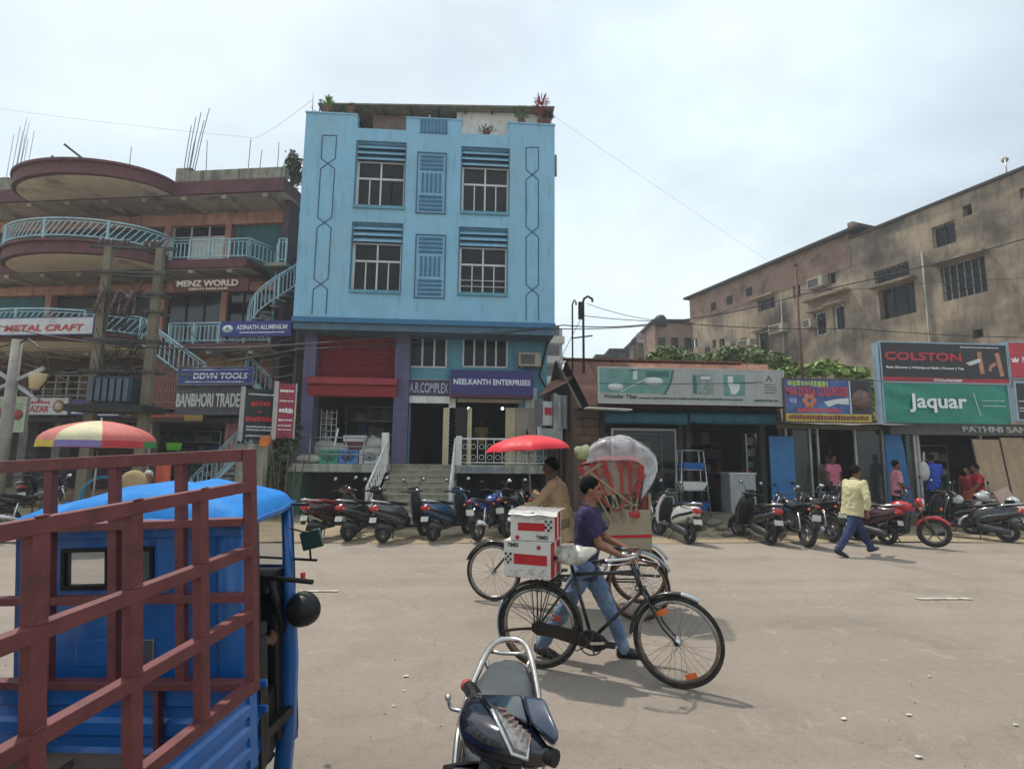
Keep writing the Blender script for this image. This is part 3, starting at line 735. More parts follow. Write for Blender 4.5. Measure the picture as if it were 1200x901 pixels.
# stacked goods behind the railing: counter, boxes, pipe
a, b_, c, d = rect(404, 505, 428, 527, YG + .4); tt = thing('shop_counter', 'reddish shop counter with a pale top inside the red shutter shop', 'counter', ((a + b_) / 2, YG + .4, zs))
q = MB(); q.box(-(b_ - a) / 2, (b_ - a) / 2, 0, .5, 0, .75); q.build('front', M_goods[2], tt); q = MB(); q.box(-(b_ - a) / 2 - .04, (b_ - a) / 2 + .04, -.04, .54, .75, .95); q.build('top', M_white, tt)
M_sack = mat('white_sack', '#b5b0a6', .85, var=.15, bump=.4, bscale=14)
def sack(p, r_, label, m=M_sack, sc=1, cat='sack', group=None, name='sack'):
    t = MB(); t.ball((0, 0, r_[2]), r_, 14, 9)
    for i, v_ in enumerate(t.v):
        n_ = noise.noise(V(v_) * 4 * sc + V((p[0], p[1], 0))); t.v[i] = (v_[0] * (1 + .25 * n_), v_[1] * (1 + .25 * n_), max(0, v_[2] * (1 + .2 * n_)))
    o = t.build(name, m, None); o.location = p; tag(o, label, cat, group); return o
p = at(377, 540, YS + .6); sack((at(362, 545, YS + .5).x, YS + .5, zst), (.42, .25, .14), 'low grey sack lying at the left end of the porch')
p = at(385, 527, YG + .3); sack((p.x, YG + .3, zs), (.7, .3, .38), 'pale plastic covered bundle behind the green basin')
p = at(440, 525, YG + .2); sack((p.x, YG + .2, zs), (.45, .3, .45), 'white wrapped pile at the right of the red shutter shop')
for px, ang, l_, lb in ((388, 8, 1.1, 'white pipe leaning in the left shop behind the basins'),):
    p = at(px, 530, YS + .7); q = MB(); q.tube([(0, 0, 0), (l_ * math.sin(R(ang)), .1, l_ * math.cos(R(ang)))], .03, 8); o = q.build('pipe', M_white); o.location = (p.x, YS + .7, zst); tag(o, lb, 'pipe')
# white lattice stand left in shop
x0, x1 = at(371, 500, YG).x, at(380, 500, YG).x
t = thing('wire_rack', 'white wire display rack just inside the left purple pillar', 'rack', (x0, YG + .5, zs)); q = MB()
for k in range(9): q.tube([(0, 0, .1 + k * .2), (.5, 0, .1 + k * .2)], .012, 5)
for x in (0, .17, .34, .5): q.tube([(x, 0, 0), (x, 0, 1.8)], .014, 5)
q.build('grid', M_white, t); q = MB()
for k in range(8): q.box(.04, .2 + .2 * random.random(), .02, .08, .12 + k * .2, .24 + k * .2)
q.build('hung_goods', M_goods[3], t)
# left commercial building, turned 10 degrees
LO = V((at(352, 300, 20.6).x, 20.6, 0))
LF = Frame(LO, R(-10))
LB = thing('commercial_building', 'weathered orange and maroon shop building with curved blue railed balconies', 'building', M=LF.M)
def LBd(mb, name, m, par=None, **k): return mb.build(name, m, par or LB, **k)
M_org = mat('orange_render', '#b98a78', .8, var=.15, scale=1.5, bump=.2, streak='#4f2a20', streak_amt=.6)
M_pink = mat('pink_render', '#b08078', .8, var=.12, streak='#5a3530', streak_amt=.5)
M_mar = mat('maroon_fascia', '#5f363a', .75, var=.18, dirt='#3a2526', dirt_amt=.6, dirt_scale=1.2)
M_sof = mat('soffit_cream', '#dcd3bd', .85, var=.08, dirt='#3a352b', dirt_amt=.75, dirt_scale=.55, dirt_lo=.56)
M_sof2 = mat('soffit_grey', '#b3ab9d', .85, var=.12, dirt='#38342d', dirt_amt=.7, dirt_scale=.9)
M_par = mat('parapet_grey', '#8e8c7c', .9, var=.15, bump=.3, streak='#33332b', streak_amt=.8, streak_lo=.45)
M_teal = mat('teal_wall', '#34676c', .8, var=.12, streak='#12363c', streak_amt=.5)
M_lrail = mat('pale_blue_rail', '#9cbec8', .5, var=.1, dirt='#4a6a70', dirt_amt=.4, dirt_scale=6)
M_yel = mat('yellow_render', '#a88a55', .8, var=.12, streak='#5f4c2c', streak_amt=.6)
M_lgls = mat('shop_glass', '#10161a', .1, var=.1, spec=.6)
XW = -19.0
ES = -1.5                       # slab edge
def LR(*a, yl=0.0): return LF.rect(*a, yl)
def slab_level(yb, yt, m_f, y=ES): return LF.at(260, yb, y).z, LF.at(260, yt, y).z
# levels: (z bottom, z top) of slab fascias
zA0, zA1 = slab_level(226, 211, None); zAt = LF.at(260, 198, ES).z
zB0, zB1 = slab_level(313, 303, None); zC0, zC1 = slab_level(409, 402, None)
xr = 0.0
xa_ = LF.at(204, 215, ES).x       # where right part starts (parapet)
xbal = LF.at(290, 300, ES).x      # right end of balcony B
q = MB()
q.box(XW, xr, ES, 6, zA0, zA1); LBd(q, 'roof_slab', M_mar)
q = MB(); q.box(xa_, xr, ES + .03, ES + .25, zA1, zAt); q.box(XW, LF.at(8, 215, ES).x, ES + .03, ES + .25, zA1, zAt + .1); LBd(q, 'roof_parapet', M_par, bevel=.02)
q = MB(); q.box(XW, xbal, ES, 0, zB0, zB1); LBd(q, 'balcony_slab', M_mar)
q = MB(); q.box(XW, xr - .1, ES, 0, zC0, zC1); LBd(q, 'balcony_slab', M_mar)
# soffit skins
for z_, x1_ in ((zA0, xr), (zB0, xbal), (zC0, xr - .1)):
    q = MB(); q.box(XW, x1_, ES + .12, 6 if z_ == zA0 else 0, z_ - .02, z_ - .002); LBd(q, 'soffit', M_sof2)
    q = MB(); n_ = 12
    for k in range(n_):
        x = XW + (x1_ - XW) * (k + .5) / n_; q.box(x - .1, x + .1, ES + .14, -.01, z_ - .14, z_ - .022)
    LBd(q, 'soffit_beam', M_sof2)
# main beams on plane 0
for (yt_, yb_) in ((251, 263), (331, 341)):
    z1_, z0_ = LF.at(260, yt_, -.05).z, LF.at(260, yb_ + 1, -.05).z
    q = MB(); q.box(XW, xr, -.12, .2, z0_, z1_); LBd(q, 'orange_beam', M_org, bevel=.015)
    if yt_ == 251: zbA = z0_
    else: zbB = z0_
zbAt = LF.at(260, 251, -.05).z
q = MB(); q.box(XW, xr, .0, .2, zbAt, zA0); q.box(XW, xr, 0, .2, LF.at(260, 331, 0).z, zB0 - .02); LBd(q, 'beam_infill', M_sof2)
# columns
for px, yt_, yb_ in ((198, 262, 300), (269, 262, 300), (346, 262, 340)):
    a, b_, c, d = LR(px - 4, yt_, px + 3, yb_); q = MB(); q.box(a, b_, -.1, .2, zB1 - .3, zbA); LBd(q, 'column', M_pink)
for px in (263, 190, 57, 120):
    a, b_, c, d = LR(px - 4, 342, px + 3, 405); q = MB(); q.box(a, b_, -.1, .2, zC1, zbB); LBd(q, 'column', M_org)
# walls behind
a, b_, c, d = LR(272, 262, 343, 340); q = MB(); q.box(a, b_, .1, .2, zB1 - .2, zbA); LBd(q, 'teal_wall', M_teal)
q = MB(); q.box(XW, LF.at(196, 280, 0).x, .3, .5, zB1 - .1, zbA); LBd(q, 'teal_wall', M_teal)
# window band B level (201-268)
a, b_, c, d = LR(202, 264, 265, 300)
fr = MB(); fr.box(a, b_, .05, .12, d - .06, d); fr.box(a, b_, .05, .12, d - .5, d - .45)
for k in range(4): x = a + (b_ - a) * k / 3; fr.box(x - .03, x + .03, .04, .13, c - .5, d)
f = LBd(fr, 'window_frame', M_wframe)
for k in range(3):
    x = a + (b_ - a) * k / 3; w_ = (b_ - a) / 3
    pn = MB(); pn.box(x + .03, x + w_ - .03, .09, .1, d - .45, d - .06); LBd(pn, 'pane', M_pane, f)
    pn = MB(); pn.box(x + .03, x + w_ - .03, .09, .1, c - .5, d - .5); LBd(pn, 'shop_door', M_white if k == 1 or k == 2 else M_pane, f)
# level C glazing
for (p0, p1) in ((196, 259), (267, 318)):
    a, b_, c, d = LR(p0, 343, p1, 402)
    q = MB(); q.box(a, b_, .05, .1, zC1, zbB); g_ = LBd(q, 'shop_glazing', M_lgls)
    fr = MB(); fr.box(a, b_, .0, .05, zbB - .08, zbB)
    for k in range(4): x = a + (b_ - a) * k / 3; fr.box(x - .02, x + .02, .0, .05, zC1, zbB - .08)
    LBd(fr, 'glazing_bar', mat('dark_metal', '#2c2f33', .5, .3, var=.1), g_)
q = MB(); q.box(XW, LF.at(190, 360, 0).x, .3, .5, zC1, zbB); LBd(q, 'inner_wall', mat('dim_wall', '#4b4f50', .9, var=.2))
q = MB(); a, b_, c, d = LR(0, 345, 57, 400); q.box(a - 2, b_, .1, .2, zC1 - .2, zbB); LBd(q, 'teal_wall', M_teal)
# balusters
balu = {}
def rail_line(pts, h, n_per_m, name, slant=0.0, m=M_lrail):
    """pts: polyline (local) of the rail foot; returns the railing part"""
    pts = [V(p) for p in pts]; L_ = [0]
    for i in range(1, len(pts)): L_.append(L_[-1] + (pts[i] - pts[i - 1]).length)
    def P(s):
        s = min(max(s, 0), L_[-1] - 1e-5)
        for i in range(1, len(pts)):
            if s <= L_[i]: return pts[i - 1].lerp(pts[i], (s - L_[i - 1]) / (L_[i] - L_[i - 1]))
        return pts[-1]
    q = MB(); up = V((0, 0, 1))
    q.tube([p + up * h for p in pts], .035, 6); q.tube([p + up * (h - .1) for p in pts], .02, 5); q.tube([p + up * .1 for p in pts], .03, 6)
    for s in ([0, L_[-1]] if L_[-1] < 3 else [L_[-1] * k / 4 for k in range(5)]): q.bar(P(s), P(s) + up * h, .06, .06, up=(0, 1, 0))
    r_ = LBd(q, name, m)
    n_ = int(L_[-1] * n_per_m); ds = L_[-1] / n_
    for k in range(n_):
        s = (k + .5) * ds; p0, p1 = P(s - slant / 2) + up * .1, P(s + slant / 2) + up * (h - .1)
        ln = (p1 - p0).length; key = round(ln, 1)
        if key not in balu:
            z = MB(); z.box(-.014, .014, -.014, .014, 0, 1); balu[key] = z.mesh('baluster', m)
        rot = (p1 - p0).to_track_quat('Z', 'Y').to_matrix().to_4x4()
        inst('baluster', balu[key], r_, T(*p0) @ rot @ Matrix.Scale(ln, 4, (0, 0, 1)))
    return r_
def arc(pxl, pxr, bulge, n_=26, x0=None, x1=None, yref=300):
    xl = LF.at(pxl, yref, ES).x if x0 is None else x0; xr_ = LF.at(pxr, yref, ES).x if x1 is None else x1
    out_ = []
    for k in range(n_ + 1):
        t = PI * k / n_; u = (1 - math.cos(t)) / 2; out_.append((xl + (xr_ - xl) * u, ES - bulge * max(0, math.sin(t)) ** .95))
    return out_
def curved(pxl, pxr, bulge, z0, z1, yref, stepm=M_mar):
    pl = arc(pxl, pxr, bulge, yref=yref)
    q = MB(); q.prism(pl, z0, z1 - .09, ax='Z'); cx = sum(p[0] for p in pl) / len(pl)
    LBd(q, 'curved_slab', stepm)
    pl2 = [(cx + (x - cx) * 1.015, ES + (y - ES) * 1.06) for x, y in pl]; q = MB(); q.prism(pl2, z1 - .09, z1, ax='Z'); LBd(q, 'slab_lip', stepm)
    pl3 = [(cx + (x - cx) * .965, ES + (y - ES) * .9) for x, y in pl]; q = MB(); q.prism(pl3, z0 - .012, z0 - .002, ax='Z'); LBd(q, 'curved_soffit', M_sof)
    return pl2
zA0c = LF.at(100, 231, ES).z
curved(34, 204, 1.85, zA0 - .0, zA1 + .0, 220)
pB = curved(22, 196, 1.85, zB0, zB1 + .15, 305)
rail_line([(x, y + .06, zB1 + .15) for x, y in pB], .70, 5.2, 'curved_railing', slant=.34)
# end panel of solid sheet on the left of the curved rail
pC = curved(-20, 178, 1.85, zC0, zC1 + .12, 405)
rail_line([(x, y + .06, zC1 + .12) for x, y in pC], .70, 5.2, 'curved_railing', slant=.34)
rail_line([(LF.at(198, 300, ES).x, ES + .05, zB1), (xbal, ES + .05, zB1)], .74, 6.5, 'straight_railing')
rail_line([(xbal, ES + .05, zB1), (xbal + .5, -.2, zB1)], .74, 6.5, 'straight_railing')
rail_line([(LF.at(196, 400, ES).x, ES + .05, zC1), (xr - .15, ES + .05, zC1)], .74, 6.5, 'straight_railing')
# spiral stair at right end
sp = LF.at(322, 320, -.6); scx, scy = sp.x, -.5
zlo, zhi_ = zC1 + .2, zB1
q = MB(); q.tube([(scx, scy, zlo - .4), (scx, scy, zhi_ + .9)], .06, 8); LBd(q, 'stair_newel', M_lrail)
for k in range(13):
    a = R(200) + k * R(18); z = zlo + (zhi_ - zlo) * k / 12; q = MB()
    q.prism([(scx, scy), (scx + .85 * math.cos(a), scy + .85 * math.sin(a)), (scx + .85 * math.cos(a + R(20)), scy + .85 * math.sin(a + R(20)))], z - .04, z, ax='Z'); LBd(q, 'stair_tread', M_conc)
pts = [(scx + .85 * math.cos(R(200) + k * R(18)), scy + .85 * math.sin(R(200) + k * R(18)), zlo + (zhi_ - zlo) * k / 12) for k in range(13)]
rail_line(pts, .9, 5.5, 'stair_railing')
q = MB(); q.box(scx - .2, xr, -1.0, .2, zB1 - .14, zB1); LBd(q, 'stair_landing', M_conc); rail_line([(scx + .3, -.95, zB1), (xr - .05, -.95, zB1)], .9, 6, 'straight_railing')
q = MB(); q.box(xr - .35, xr - .1, -.8, .2, 0, zA0); LBd(q, 'end_column', mat('dark_pink', '#4f3c44', .85, var=.2))
# side wall / roof back
q = MB(); q.box(XW, XW + .2, 0, 8, 0, zA1); q.box(XW, xr, 7.8, 8, 0, zA1); q.box(xr - .1, xr, .2, 8, 0, zA1); LBd(q, 'outer_wall', M_conc)
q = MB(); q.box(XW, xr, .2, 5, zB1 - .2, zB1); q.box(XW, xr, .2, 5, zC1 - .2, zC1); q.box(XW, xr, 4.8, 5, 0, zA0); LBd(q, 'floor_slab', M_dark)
# ---- below C : first floor
z1f = LF.at(240, 485, -.6).z            # canopy level over ground shops
a, b_, c, d = LR(228, 407, 288, 437, yl=0); q = MB(); q.box(a, b_, -.1, .1, c - .3, zC0 - .02); LBd(q, 'yellow_wall', M_yel)
a2, b2, c2, d2 = LR(288, 407, 322, 416); q = MB(); q.box(a2, b2, -.12, .1, c2, zC0 - .02); LBd(q, 'yellow_wall', M_yel)
a2, b2, c2, d2 = LR(302, 416, 323, 470); q = MB(); q.box(a2, b2, 0, .1, c2 - .5, d2); LBd(q, 'pink_wall', M_pink)
a2, b2, c2, d2 = LR(323, 410, 338, 470); q = MB(); q.box(a2, b2, -.05, .1, c2 - .3, d2); LBd(q, 'yellow_wall', M_yel)
a2, b2, c2, d2 = LR(180, 425, 230, 470); q = MB(); q.box(a2, b2, .1, .2, c2 - .3, zC0); LBd(q, 'pink_wall', M_pink)
a2, b2, c2, d2 = LR(150, 412, 175, 470); q = MB(); q.box(a2, b2, .3, .4, c2 - .3, d2); LBd(q, 'red_panel', M_redsh)
# grille bars (pink)
a2, b2, c2, d2 = LR(178, 420, 209, 472, yl=-.5); q = MB(); q.box(a2, b2, -.5, -.46, c2, c2 + .05); q.box(a2, b2, -.5, -.46, d2 - .05, d2); q.box(a2, b2, -.5, -.46, (c2 + d2) / 2, (c2 + d2) / 2 + .04); gr = LBd(q, 'grille', M_pink)
z = MB(); z.box(-.018, .018, -.018, .018, 0, d2 - c2); me = z.mesh('grille_bar', M_pink)
for k in range(11): inst('grille_bar', me, gr, T(a2 + (b2 - a2) * k / 10, -.48, c2))
# floor slab between ground and first floor
zF = LF.at(120, 490, -.8).z
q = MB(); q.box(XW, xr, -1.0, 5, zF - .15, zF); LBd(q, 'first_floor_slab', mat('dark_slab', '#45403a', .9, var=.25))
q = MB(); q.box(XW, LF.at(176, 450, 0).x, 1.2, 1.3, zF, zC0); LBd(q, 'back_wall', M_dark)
q = MB(); q.box(XW, LF.at(176, 415, 0).x, -.1, .1, zC0 - .45, zC0 - .02); LBd(q, 'brown_beam', mat('brown_beam', '#4a332a', .9, var=.2))
for px in (28, 70, 98, 165): x = LF.at(px, 450, 0).x; q = MB(); q.box(x - .12, x + .12, 0, .25, zF, zC0 - .45); LBd(q, 'column', mat('brown_col', '#5b443a', .9, var=.2))
# first floor rail left (white with lattice) px 40-105, y 438-470
a2, b2, c2, d2 = LR(38, 440, 106, 472, yl=-.9); q = MB()
for zz in (d2, d2 - .25, d2 - .5, d2 - .75): q.bar((a2, -.9, zz), (b2, -.9, zz), .035)
rl = LBd(q, 'first_floor_railing', mat('dusty_white', '#9c968a', .7, var=.15))
for k in range(6):
    z = MB(); x = a2 + (b2 - a2) * k / 5; z.bar((x, -.9, c2 - .1), (x, -.9, d2), .05, .05, up=(0, 1, 0)); LBd(z, 'rail_post', MATS['dusty_white'], rl)
# diagonal stair flight from C level down right with blue rail
p0, p1 = LF.at(190, 380, ES), LF.at(262, 432, ES)
q = MB(); q.bar((p0.x, ES - .5, p0.z - 1.0), (p1.x + .2, ES - .5, p1.z - 1.0), .9, .18); LBd(q, 'stair_flight', mat('sooty_concrete', '#4b473f', .9, var=.3))
rail_line([(p0.x, ES - .95, p0.z - .95), (p1.x, ES - .95, p1.z - .95)], .95, 5, 'flight_railing')
# lower stairs: blue, from (292,462)->(335,?) and (230,565)->(282,500)
def flight(pa, pb, yl, h, nm):
    A, Bp = LF.at(*pa, yl), LF.at(*pb, yl); q = MB(); q.bar((A.x, yl, A.z), (Bp.x, yl, Bp.z), .06, .2); q.bar((A.x, yl + .8, A.z), (Bp.x, yl + .8, Bp.z), .06, .2); f_ = LBd(q, nm, M_lrail)
    n_ = 12
    for k in range(n_): c_ = V((A.x, yl, A.z)).lerp(V((Bp.x, yl, Bp.z)), (k + .5) / n_); z = MB(); z.box(c_.x - .13, c_.x + .13, yl, yl + .8, c_.z - .02, c_.z + .02); LBd(z, 'steel_tread', M_steel, f_)
    rail_line([(A.x, yl - .03, A.z), (Bp.x, yl - .03, Bp.z)], h, 4.5, nm + '_railing')
flight((222, 592), (296, 518), -1.6, .9, 'steel_stair')
flight((288, 440), (318, 470), -.7, .8, 'upper_steel_stair')
# ---- ground floor: dark shops with piers
for p0, p1 in ((165, 176), (262, 277), (60, 70), (20, 30), (338, 350)):
    a2, b2, c2, d2 = LR(p0, 485, p1, 570, yl=-.6); q = MB(); q.box(a2, b2, -.6, -.2, 0, zF - .15); LBd(q, 'shop_pier', MATS['dusty_white'] if p0 in (165,) else M_pink if p0 == 262 else mat('grey_pier', '#69665f', .9, var=.2))
q = MB(); q.box(XW, xr, -1.3, 5, 0, .45); LBd(q, 'plinth', mat('plinth_brown', '#7c6b55', .9, var=.2))
def shutter(p0, p1, pt, m, nm='roller_shutter', y=.2):
    a, b_, c, d = LR(p0, pt, p1, 570, yl=y); q = MB(); n_ = 24; z0 = .45
    for k in range(n_):
        za, zb_ = z0 + (d - z0) * k / n_, z0 + (d - z0) * (k + 1) / n_; q.add([(a, y, za), (b_, y, za), (b_, y - .03, (za + zb_) / 2), (a, y - .03, (za + zb_) / 2), (b_, y, zb_), (a, y, zb_)], [(0, 1, 2, 3), (3, 2, 4, 5)])
    LBd(q, nm, m)
shutter(70, 162, 492, mat('maroon_shutter', '#3d1e20', .6, var=.15))
shutter(-40, 60, 492, mat('maroon_shutter2', '#332224', .6, var=.15))
a, b_, c, d = LR(176, 495, 262, 570, yl=2.5); shelves(a, b_, 2.2, .45, zF - .3, 5, .4, lambda mb, n, m, par: mb.build(n, m, par), LB, 5)
shelves(LF.at(280, 520, 2).x, LF.at(330, 520, 2).x, 1.6, .45, zF - .3, 5, .4, lambda mb, n, m, par: mb.build(n, m, par), LB, 8)
# signs ------------------------------------------------
def lsign(name, label, px0, py0, px1, py1, yl, face, frame=None, th=.08, fw_=.03):
    a, b_, c, d = LF.rect(px0, py0, px1, py1, yl); return signboard(name, label, a, b_, c, d, yl, th, face, frame, fw_, Mw=LF.M)
t, hw, hh = lsign('shop_sign', 'white banner with slanted red capitals hung on the lower curved balcony', -55, 373, 109, 392, ES - 2.1, mat('sign_offwhite', '#c2c4c6', .6, var=.08, dirt='#8b8d90', dirt_amt=.4), mat('sign_navyframe', '#2c3f6e', .5), th=.06)
pw = 2 * hw / 164; text('lettering', 'METAL CRAFT', M_tred, hh * .8, T((53 - 27) * pw, -.016, -.06), t, bold=.014, width=92 * pw, shear=.15); text('lettering', 'L', M_tred, hh * .8, T((-1 - 27) * pw, -.016, -.06), t, bold=.014, shear=.15)
t, hw, hh = lsign('shop_sign', 'maroon fascia board with raised cream capitals under the upper straight balcony', 203, 327, 291, 342, -1.45, mat('sign_maroon', '#55211e', .6, var=.12))
text('lettering', 'MENZ WORLD', mat('letter_cream', '#cfc6b4', .5, var=.05), hh * .95, T(-.1, -.02, hh * .3), t, bold=.012, depth=.03, width=hw * 1.62)
text('lettering', 'GENTS PARLOUR', MATS['letter_cream'], hh * .36, T(-.05, -.02, -hh * .55), t, bold=.008, depth=.02, width=hw * 1.05)
t, hw, hh = lsign('shop_sign', 'blue sign with a white oval emblem hung on the lower straight balcony rail', 259, 376, 341, 394, ES - .1, mat('sign_blue', '#1f2f7d', .45, var=.1))
q = MB(); q.lathe([(.0, 0), (1, 0), (1, .01), (0, .01)], (0, 0, 0), 'Y', 24); q.v = [(x * hh * .72 - hw * .8, y - .012, z * hh * .5) for x, y, z in q.v]; q.build('emblem', M_tw, t)
text('emblem_letter', 'A', mat('letter_green', '#3c8a5a', .5), hh * .5, T(-hw * .8, -.02, 0), t, bold=.02, width=hh * .7)
text('lettering', 'ADINATH ALUMINIUM', M_tw, hh * .62, T(hw * .17, -.01, hh * .18), t, bold=.014, width=hw * 1.45)
def scribble(t, x0, x1, z, h_, m, n_=10, y=-.008, seed=1):
    """unreadable small print: rows of short strokes"""
    rr = random.Random(seed); q = MB(); x = x0; st = (x1 - x0) / n_
    while x < x1 - st * .3:
        w_ = st * rr.uniform(.35, .9); q.box(x, min(x + w_, x1), y, y + .006, z - h_ / 2 * rr.uniform(.6, 1), z + h_ / 2 * rr.uniform(.6, 1)); x += w_ + st * .18
    q.build('small_print', m, t)
scribble(t, -hw * .45, hw * .85, -hh * .5, hh * .2, M_tw, 22)
t, hw, hh = lsign('shop_sign', 'blue sign with slanted white capitals right above the wide grey board', 209, 431, 296, 450, -2.9, MATS['sign_blue'], mat('sign_frame_grey', '#6b6f80', .5))
text('lettering', 'DDVN TOOLS', M_tw, hh * .72, T(hw * .14, -.01, 0), t, bold=.02, width=hw * 1.45, shear=.1)
text('emblem', 'TT', mat('letter_green2', '#1d6a58', .5), hh * .7, T(-hw * .82, -.01, 0), t, bold=.02, width=hw * .2)
scribble(t, -hw * .9, hw * .9, hh * .75, hh * .12, M_tw, 26, seed=4); scribble(t, -hw * .8, hw * .8, -hh * .72, hh * .14, M_tw, 26, seed=5)
t, hw, hh = lsign('shop_sign', 'wide grey board with tall narrow white capitals, left of the black hanging board', 206, 452, 283, 486, -2.75, mat('sign_grey', '#4d4d51', .7, var=.15, streak='#2c2c30'))
text('lettering', 'BANBHORI TRADE', mat('letter_offwhite', '#c4c4c2', .6, var=.06), hh * .95, T(0, -.02, hh * .0), t, bold=.022, depth=.02, width=hw * 1.92)
t, hw, hh = lsign('shop_sign', 'white shop board with red print and a round brown emblem near the left edge', 26, 467, 79, 485, -1.4, MATS['sign_offwhite'], M_alu)
text('lettering', 'BAZAR', M_tred, hh * .8, T(-hw * .3, -.01, -hh * .35), t, bold=.02, width=hw * 1.0)
scribble(t, -hw * .85, hw * .2, hh * .5, hh * .45, M_tred, 6)
q = MB(); q.lathe([(0, 0), (hh * .82, 0), (hh * .82, .01), (0, .01)], (hw * .62, -.012, 0), 'Y', 20); q.build('emblem', mat('emblem_brown', '#8a6f4a', .5), t)
q = MB(); q.lathe([(0, 0), (hh * .5, 0), (hh * .5, .01), (0, .01)], (hw * .62, -.022, 0), 'Y', 16); q.build('emblem_centre', mat('emblem_cream', '#c7b998', .5), t)
t, hw, hh = lsign('poster', 'tilted green and cream poster at the far left edge', -14, 466, 29, 505, -5.5, mat('poster_green', '#8fa487', .6, var=.25, scale=1.5, dirt='#c3a06a', dirt_amt=.7, dirt_scale=1.6), M_alu)
for i, (x, z, r_, c_) in enumerate(((-.5, .1, .16, '#b25a2c'), (-.15, .0, .15, '#4a3b2f'), (.3, .08, .14, '#c2803a'), (.65, -.02, .15, '#7a2f2a'), (.1, -.5, .22, '#d9d2c0'))):
    q = MB(); q.lathe([(0, 0), (r_, 0), (r_, .006), (0, .006)], (x * hw, -.01 - i * .001, z * hh), 'Y', 12); q.build('picture_patch', mat('patch%d' % i, c_, .6, var=.1), t)
t, hw, hh = lsign('shop_sign', 'small blue board with pinkish print behind the left utility pole', 83, 468, 100, 486, -1.4, MATS['sign_blue']); scribble(t, -hw * .8, hw * .8, .1, hh * .4, M_tred, 5); scribble(t, -hw * .8, hw * .8, -.2, hh * .3, M_tw, 6)
t, hw, hh = lsign('shop_sign', 'long blue and purple board below the transformer', 112, 474, 142, 488, -1.4, mat('sign_purple', '#3a3d78', .5)); scribble(t, -hw * .8, hw * .8, .12, hh * .5, M_tred, 7); scribble(t, -hw * .9, hw * .8, -.15, hh * .25, M_tw, 9)
t, hw, hh = lsign('shop_sign', 'dark board with a brass ring beside the second utility pole', 143, 476, 162, 490, -1.4, mat('sign_brown', '#3a332c', .6)); q = MB(); q.tube([(hh * .6 * math.cos(u), -.02, hh * .6 * math.sin(u)) for u in [2 * PI * k / 16 for k in range(16)]], .03, 5, closed=True); q.build('emblem', mat('brass', '#8a7a4a', .4, .5), t)
t, hw, hh = lsign('shop_sign', 'dark orange lettered strip sign under the grille, ending in a yellow tab', 176, 483, 238, 494, -1.3, mat('sign_darkbrown', '#3d2a1c', .6))
scribble(t, -hw * .95, hw * .3, .05, hh * .9, mat('letter_orange', '#b5532a', .5), 9); q = MB(); q.box(hw * .3, hw, -.006, 0, -hh * .8, hh * .6); q.build('yellow_tab', mat('tab_yellow', '#a58b3a', .5), t)
# double sided boards projecting at the right
def flag_sign(label, px0, py0, px1, py1, Y, face, side, skew, name='projecting_sign', th=.25):
    p0, p1 = at(px0, (py0 + py1) / 2, Y), at(px1, (py0 + py1) / 2, Y); z1_, z0_ = at((px0 + px1) / 2, py0, Y).z, at((px0 + px1) / 2, py1, Y).z
    w_ = (p1.x - p0.x) / math.cos(skew); M = T(p0.x, Y, (z0_ + z1_) / 2) @ Matrix.Rotation(skew, 4, 'Z') @ T(w_ / 2, 0, 0)
    t = thing(name, label, 'sign', M=M); hw, hh = w_ / 2, (z1_ - z0_) / 2
    q = MB(); q.box(-hw, hw, 0, th, -hh, hh); q.build('panel', face, t)
    q = MB(); q.box(-hw - .12, -hw, -.01, th, -hh - .05, hh + .05); q.box(hw, hw + .04, -.01, th, -hh - .02, hh + .02); q.build('frame', side, t)
    return t, hw, hh
t, hw, hh = flag_sign('black hanging board with red lettering at the right end of the wide grey board', 286, 455, 318, 515, 16.8, mat('sign_black', '#1b1d20', .5, var=.1), M_alu, R(25))
M_ledr = mat('letter_brightred', '#c2202a', .5)
scribble(t, -hw * .6, hw * .6, hh * .42, hh * .22, M_ledr, 4, seed=2); scribble(t, -hw * .1, hw * .1, hh * .1, hh * .12, M_ledr, 1); scribble(t, -hw * .9, hw * .9, -hh * .2, hh * .22, M_ledr, 6, seed=6)
for k, zz in enumerate((.78, -.5, -.62, -.85)): scribble(t, -hw * .8, hw * .8, hh * zz, hh * .07, M_tw, 10, seed=k + 9)
t, hw, hh = flag_sign('crimson upright board with pale print right of the black board', 325, 449, 343, 513, 16.2, mat('sign_crimson', '#8f1f38', .5, var=.1), M_alu, R(20))
for k, (zz, h_) in enumerate(((.72, .1), (.35, .06), (0, .2), (-.35, .07), (-.55, .05), (-.7, .04))): scribble(t, -hw * .8, hw * .8, hh * zz, hh * h_, M_tw, 5, seed=k + 20)
# ---- roof bits
t = thing('roof_column_stub', 'concrete column stub with tall rebars on the left building roof', 'column stub', M=LF.M @ T(LF.at(219, 198, ES + .5).x, ES + .6, zAt - .1))
q = MB(); q.box(-.32, .3, -.25, .25, 0, .42); q.build('stub', M_par, t, bevel=.02)
q = MB()
for (x, l_, ln_) in ((-.2, 2.3, .06), (-.08, 2.7, .1), (.05, 2.9, .16), (.15, 2.5, .22), (.25, 3.1, .3), (.0, 2.0, .12)): q.tube([(x, 0, .4), (x + ln_ * .5, .05, .4 + l_ * .5), (x + ln_, .1, .4 + l_ * .86)], .014, 5)
q.build('rebars', mat('rebar', '#3f3a3a', .7, var=.1), t)
q = MB()
for px, py0, py1, dx in ((153, 186, 172, 1), (291, 196, 163, 3), (304, 196, 176, 3), (326, 190, 167, 1), (243, 192, 165, 0)):
    A = LF.at(px, py0, ES + .4); Bq = LF.at(px + dx, py1, ES + .4); q.tube([(A.x, ES + .4, zAt - .3), (Bq.x, ES + .4, Bq.z)], .013, 5)
LBd(q, 'starter_bars', MATS['rebar'])
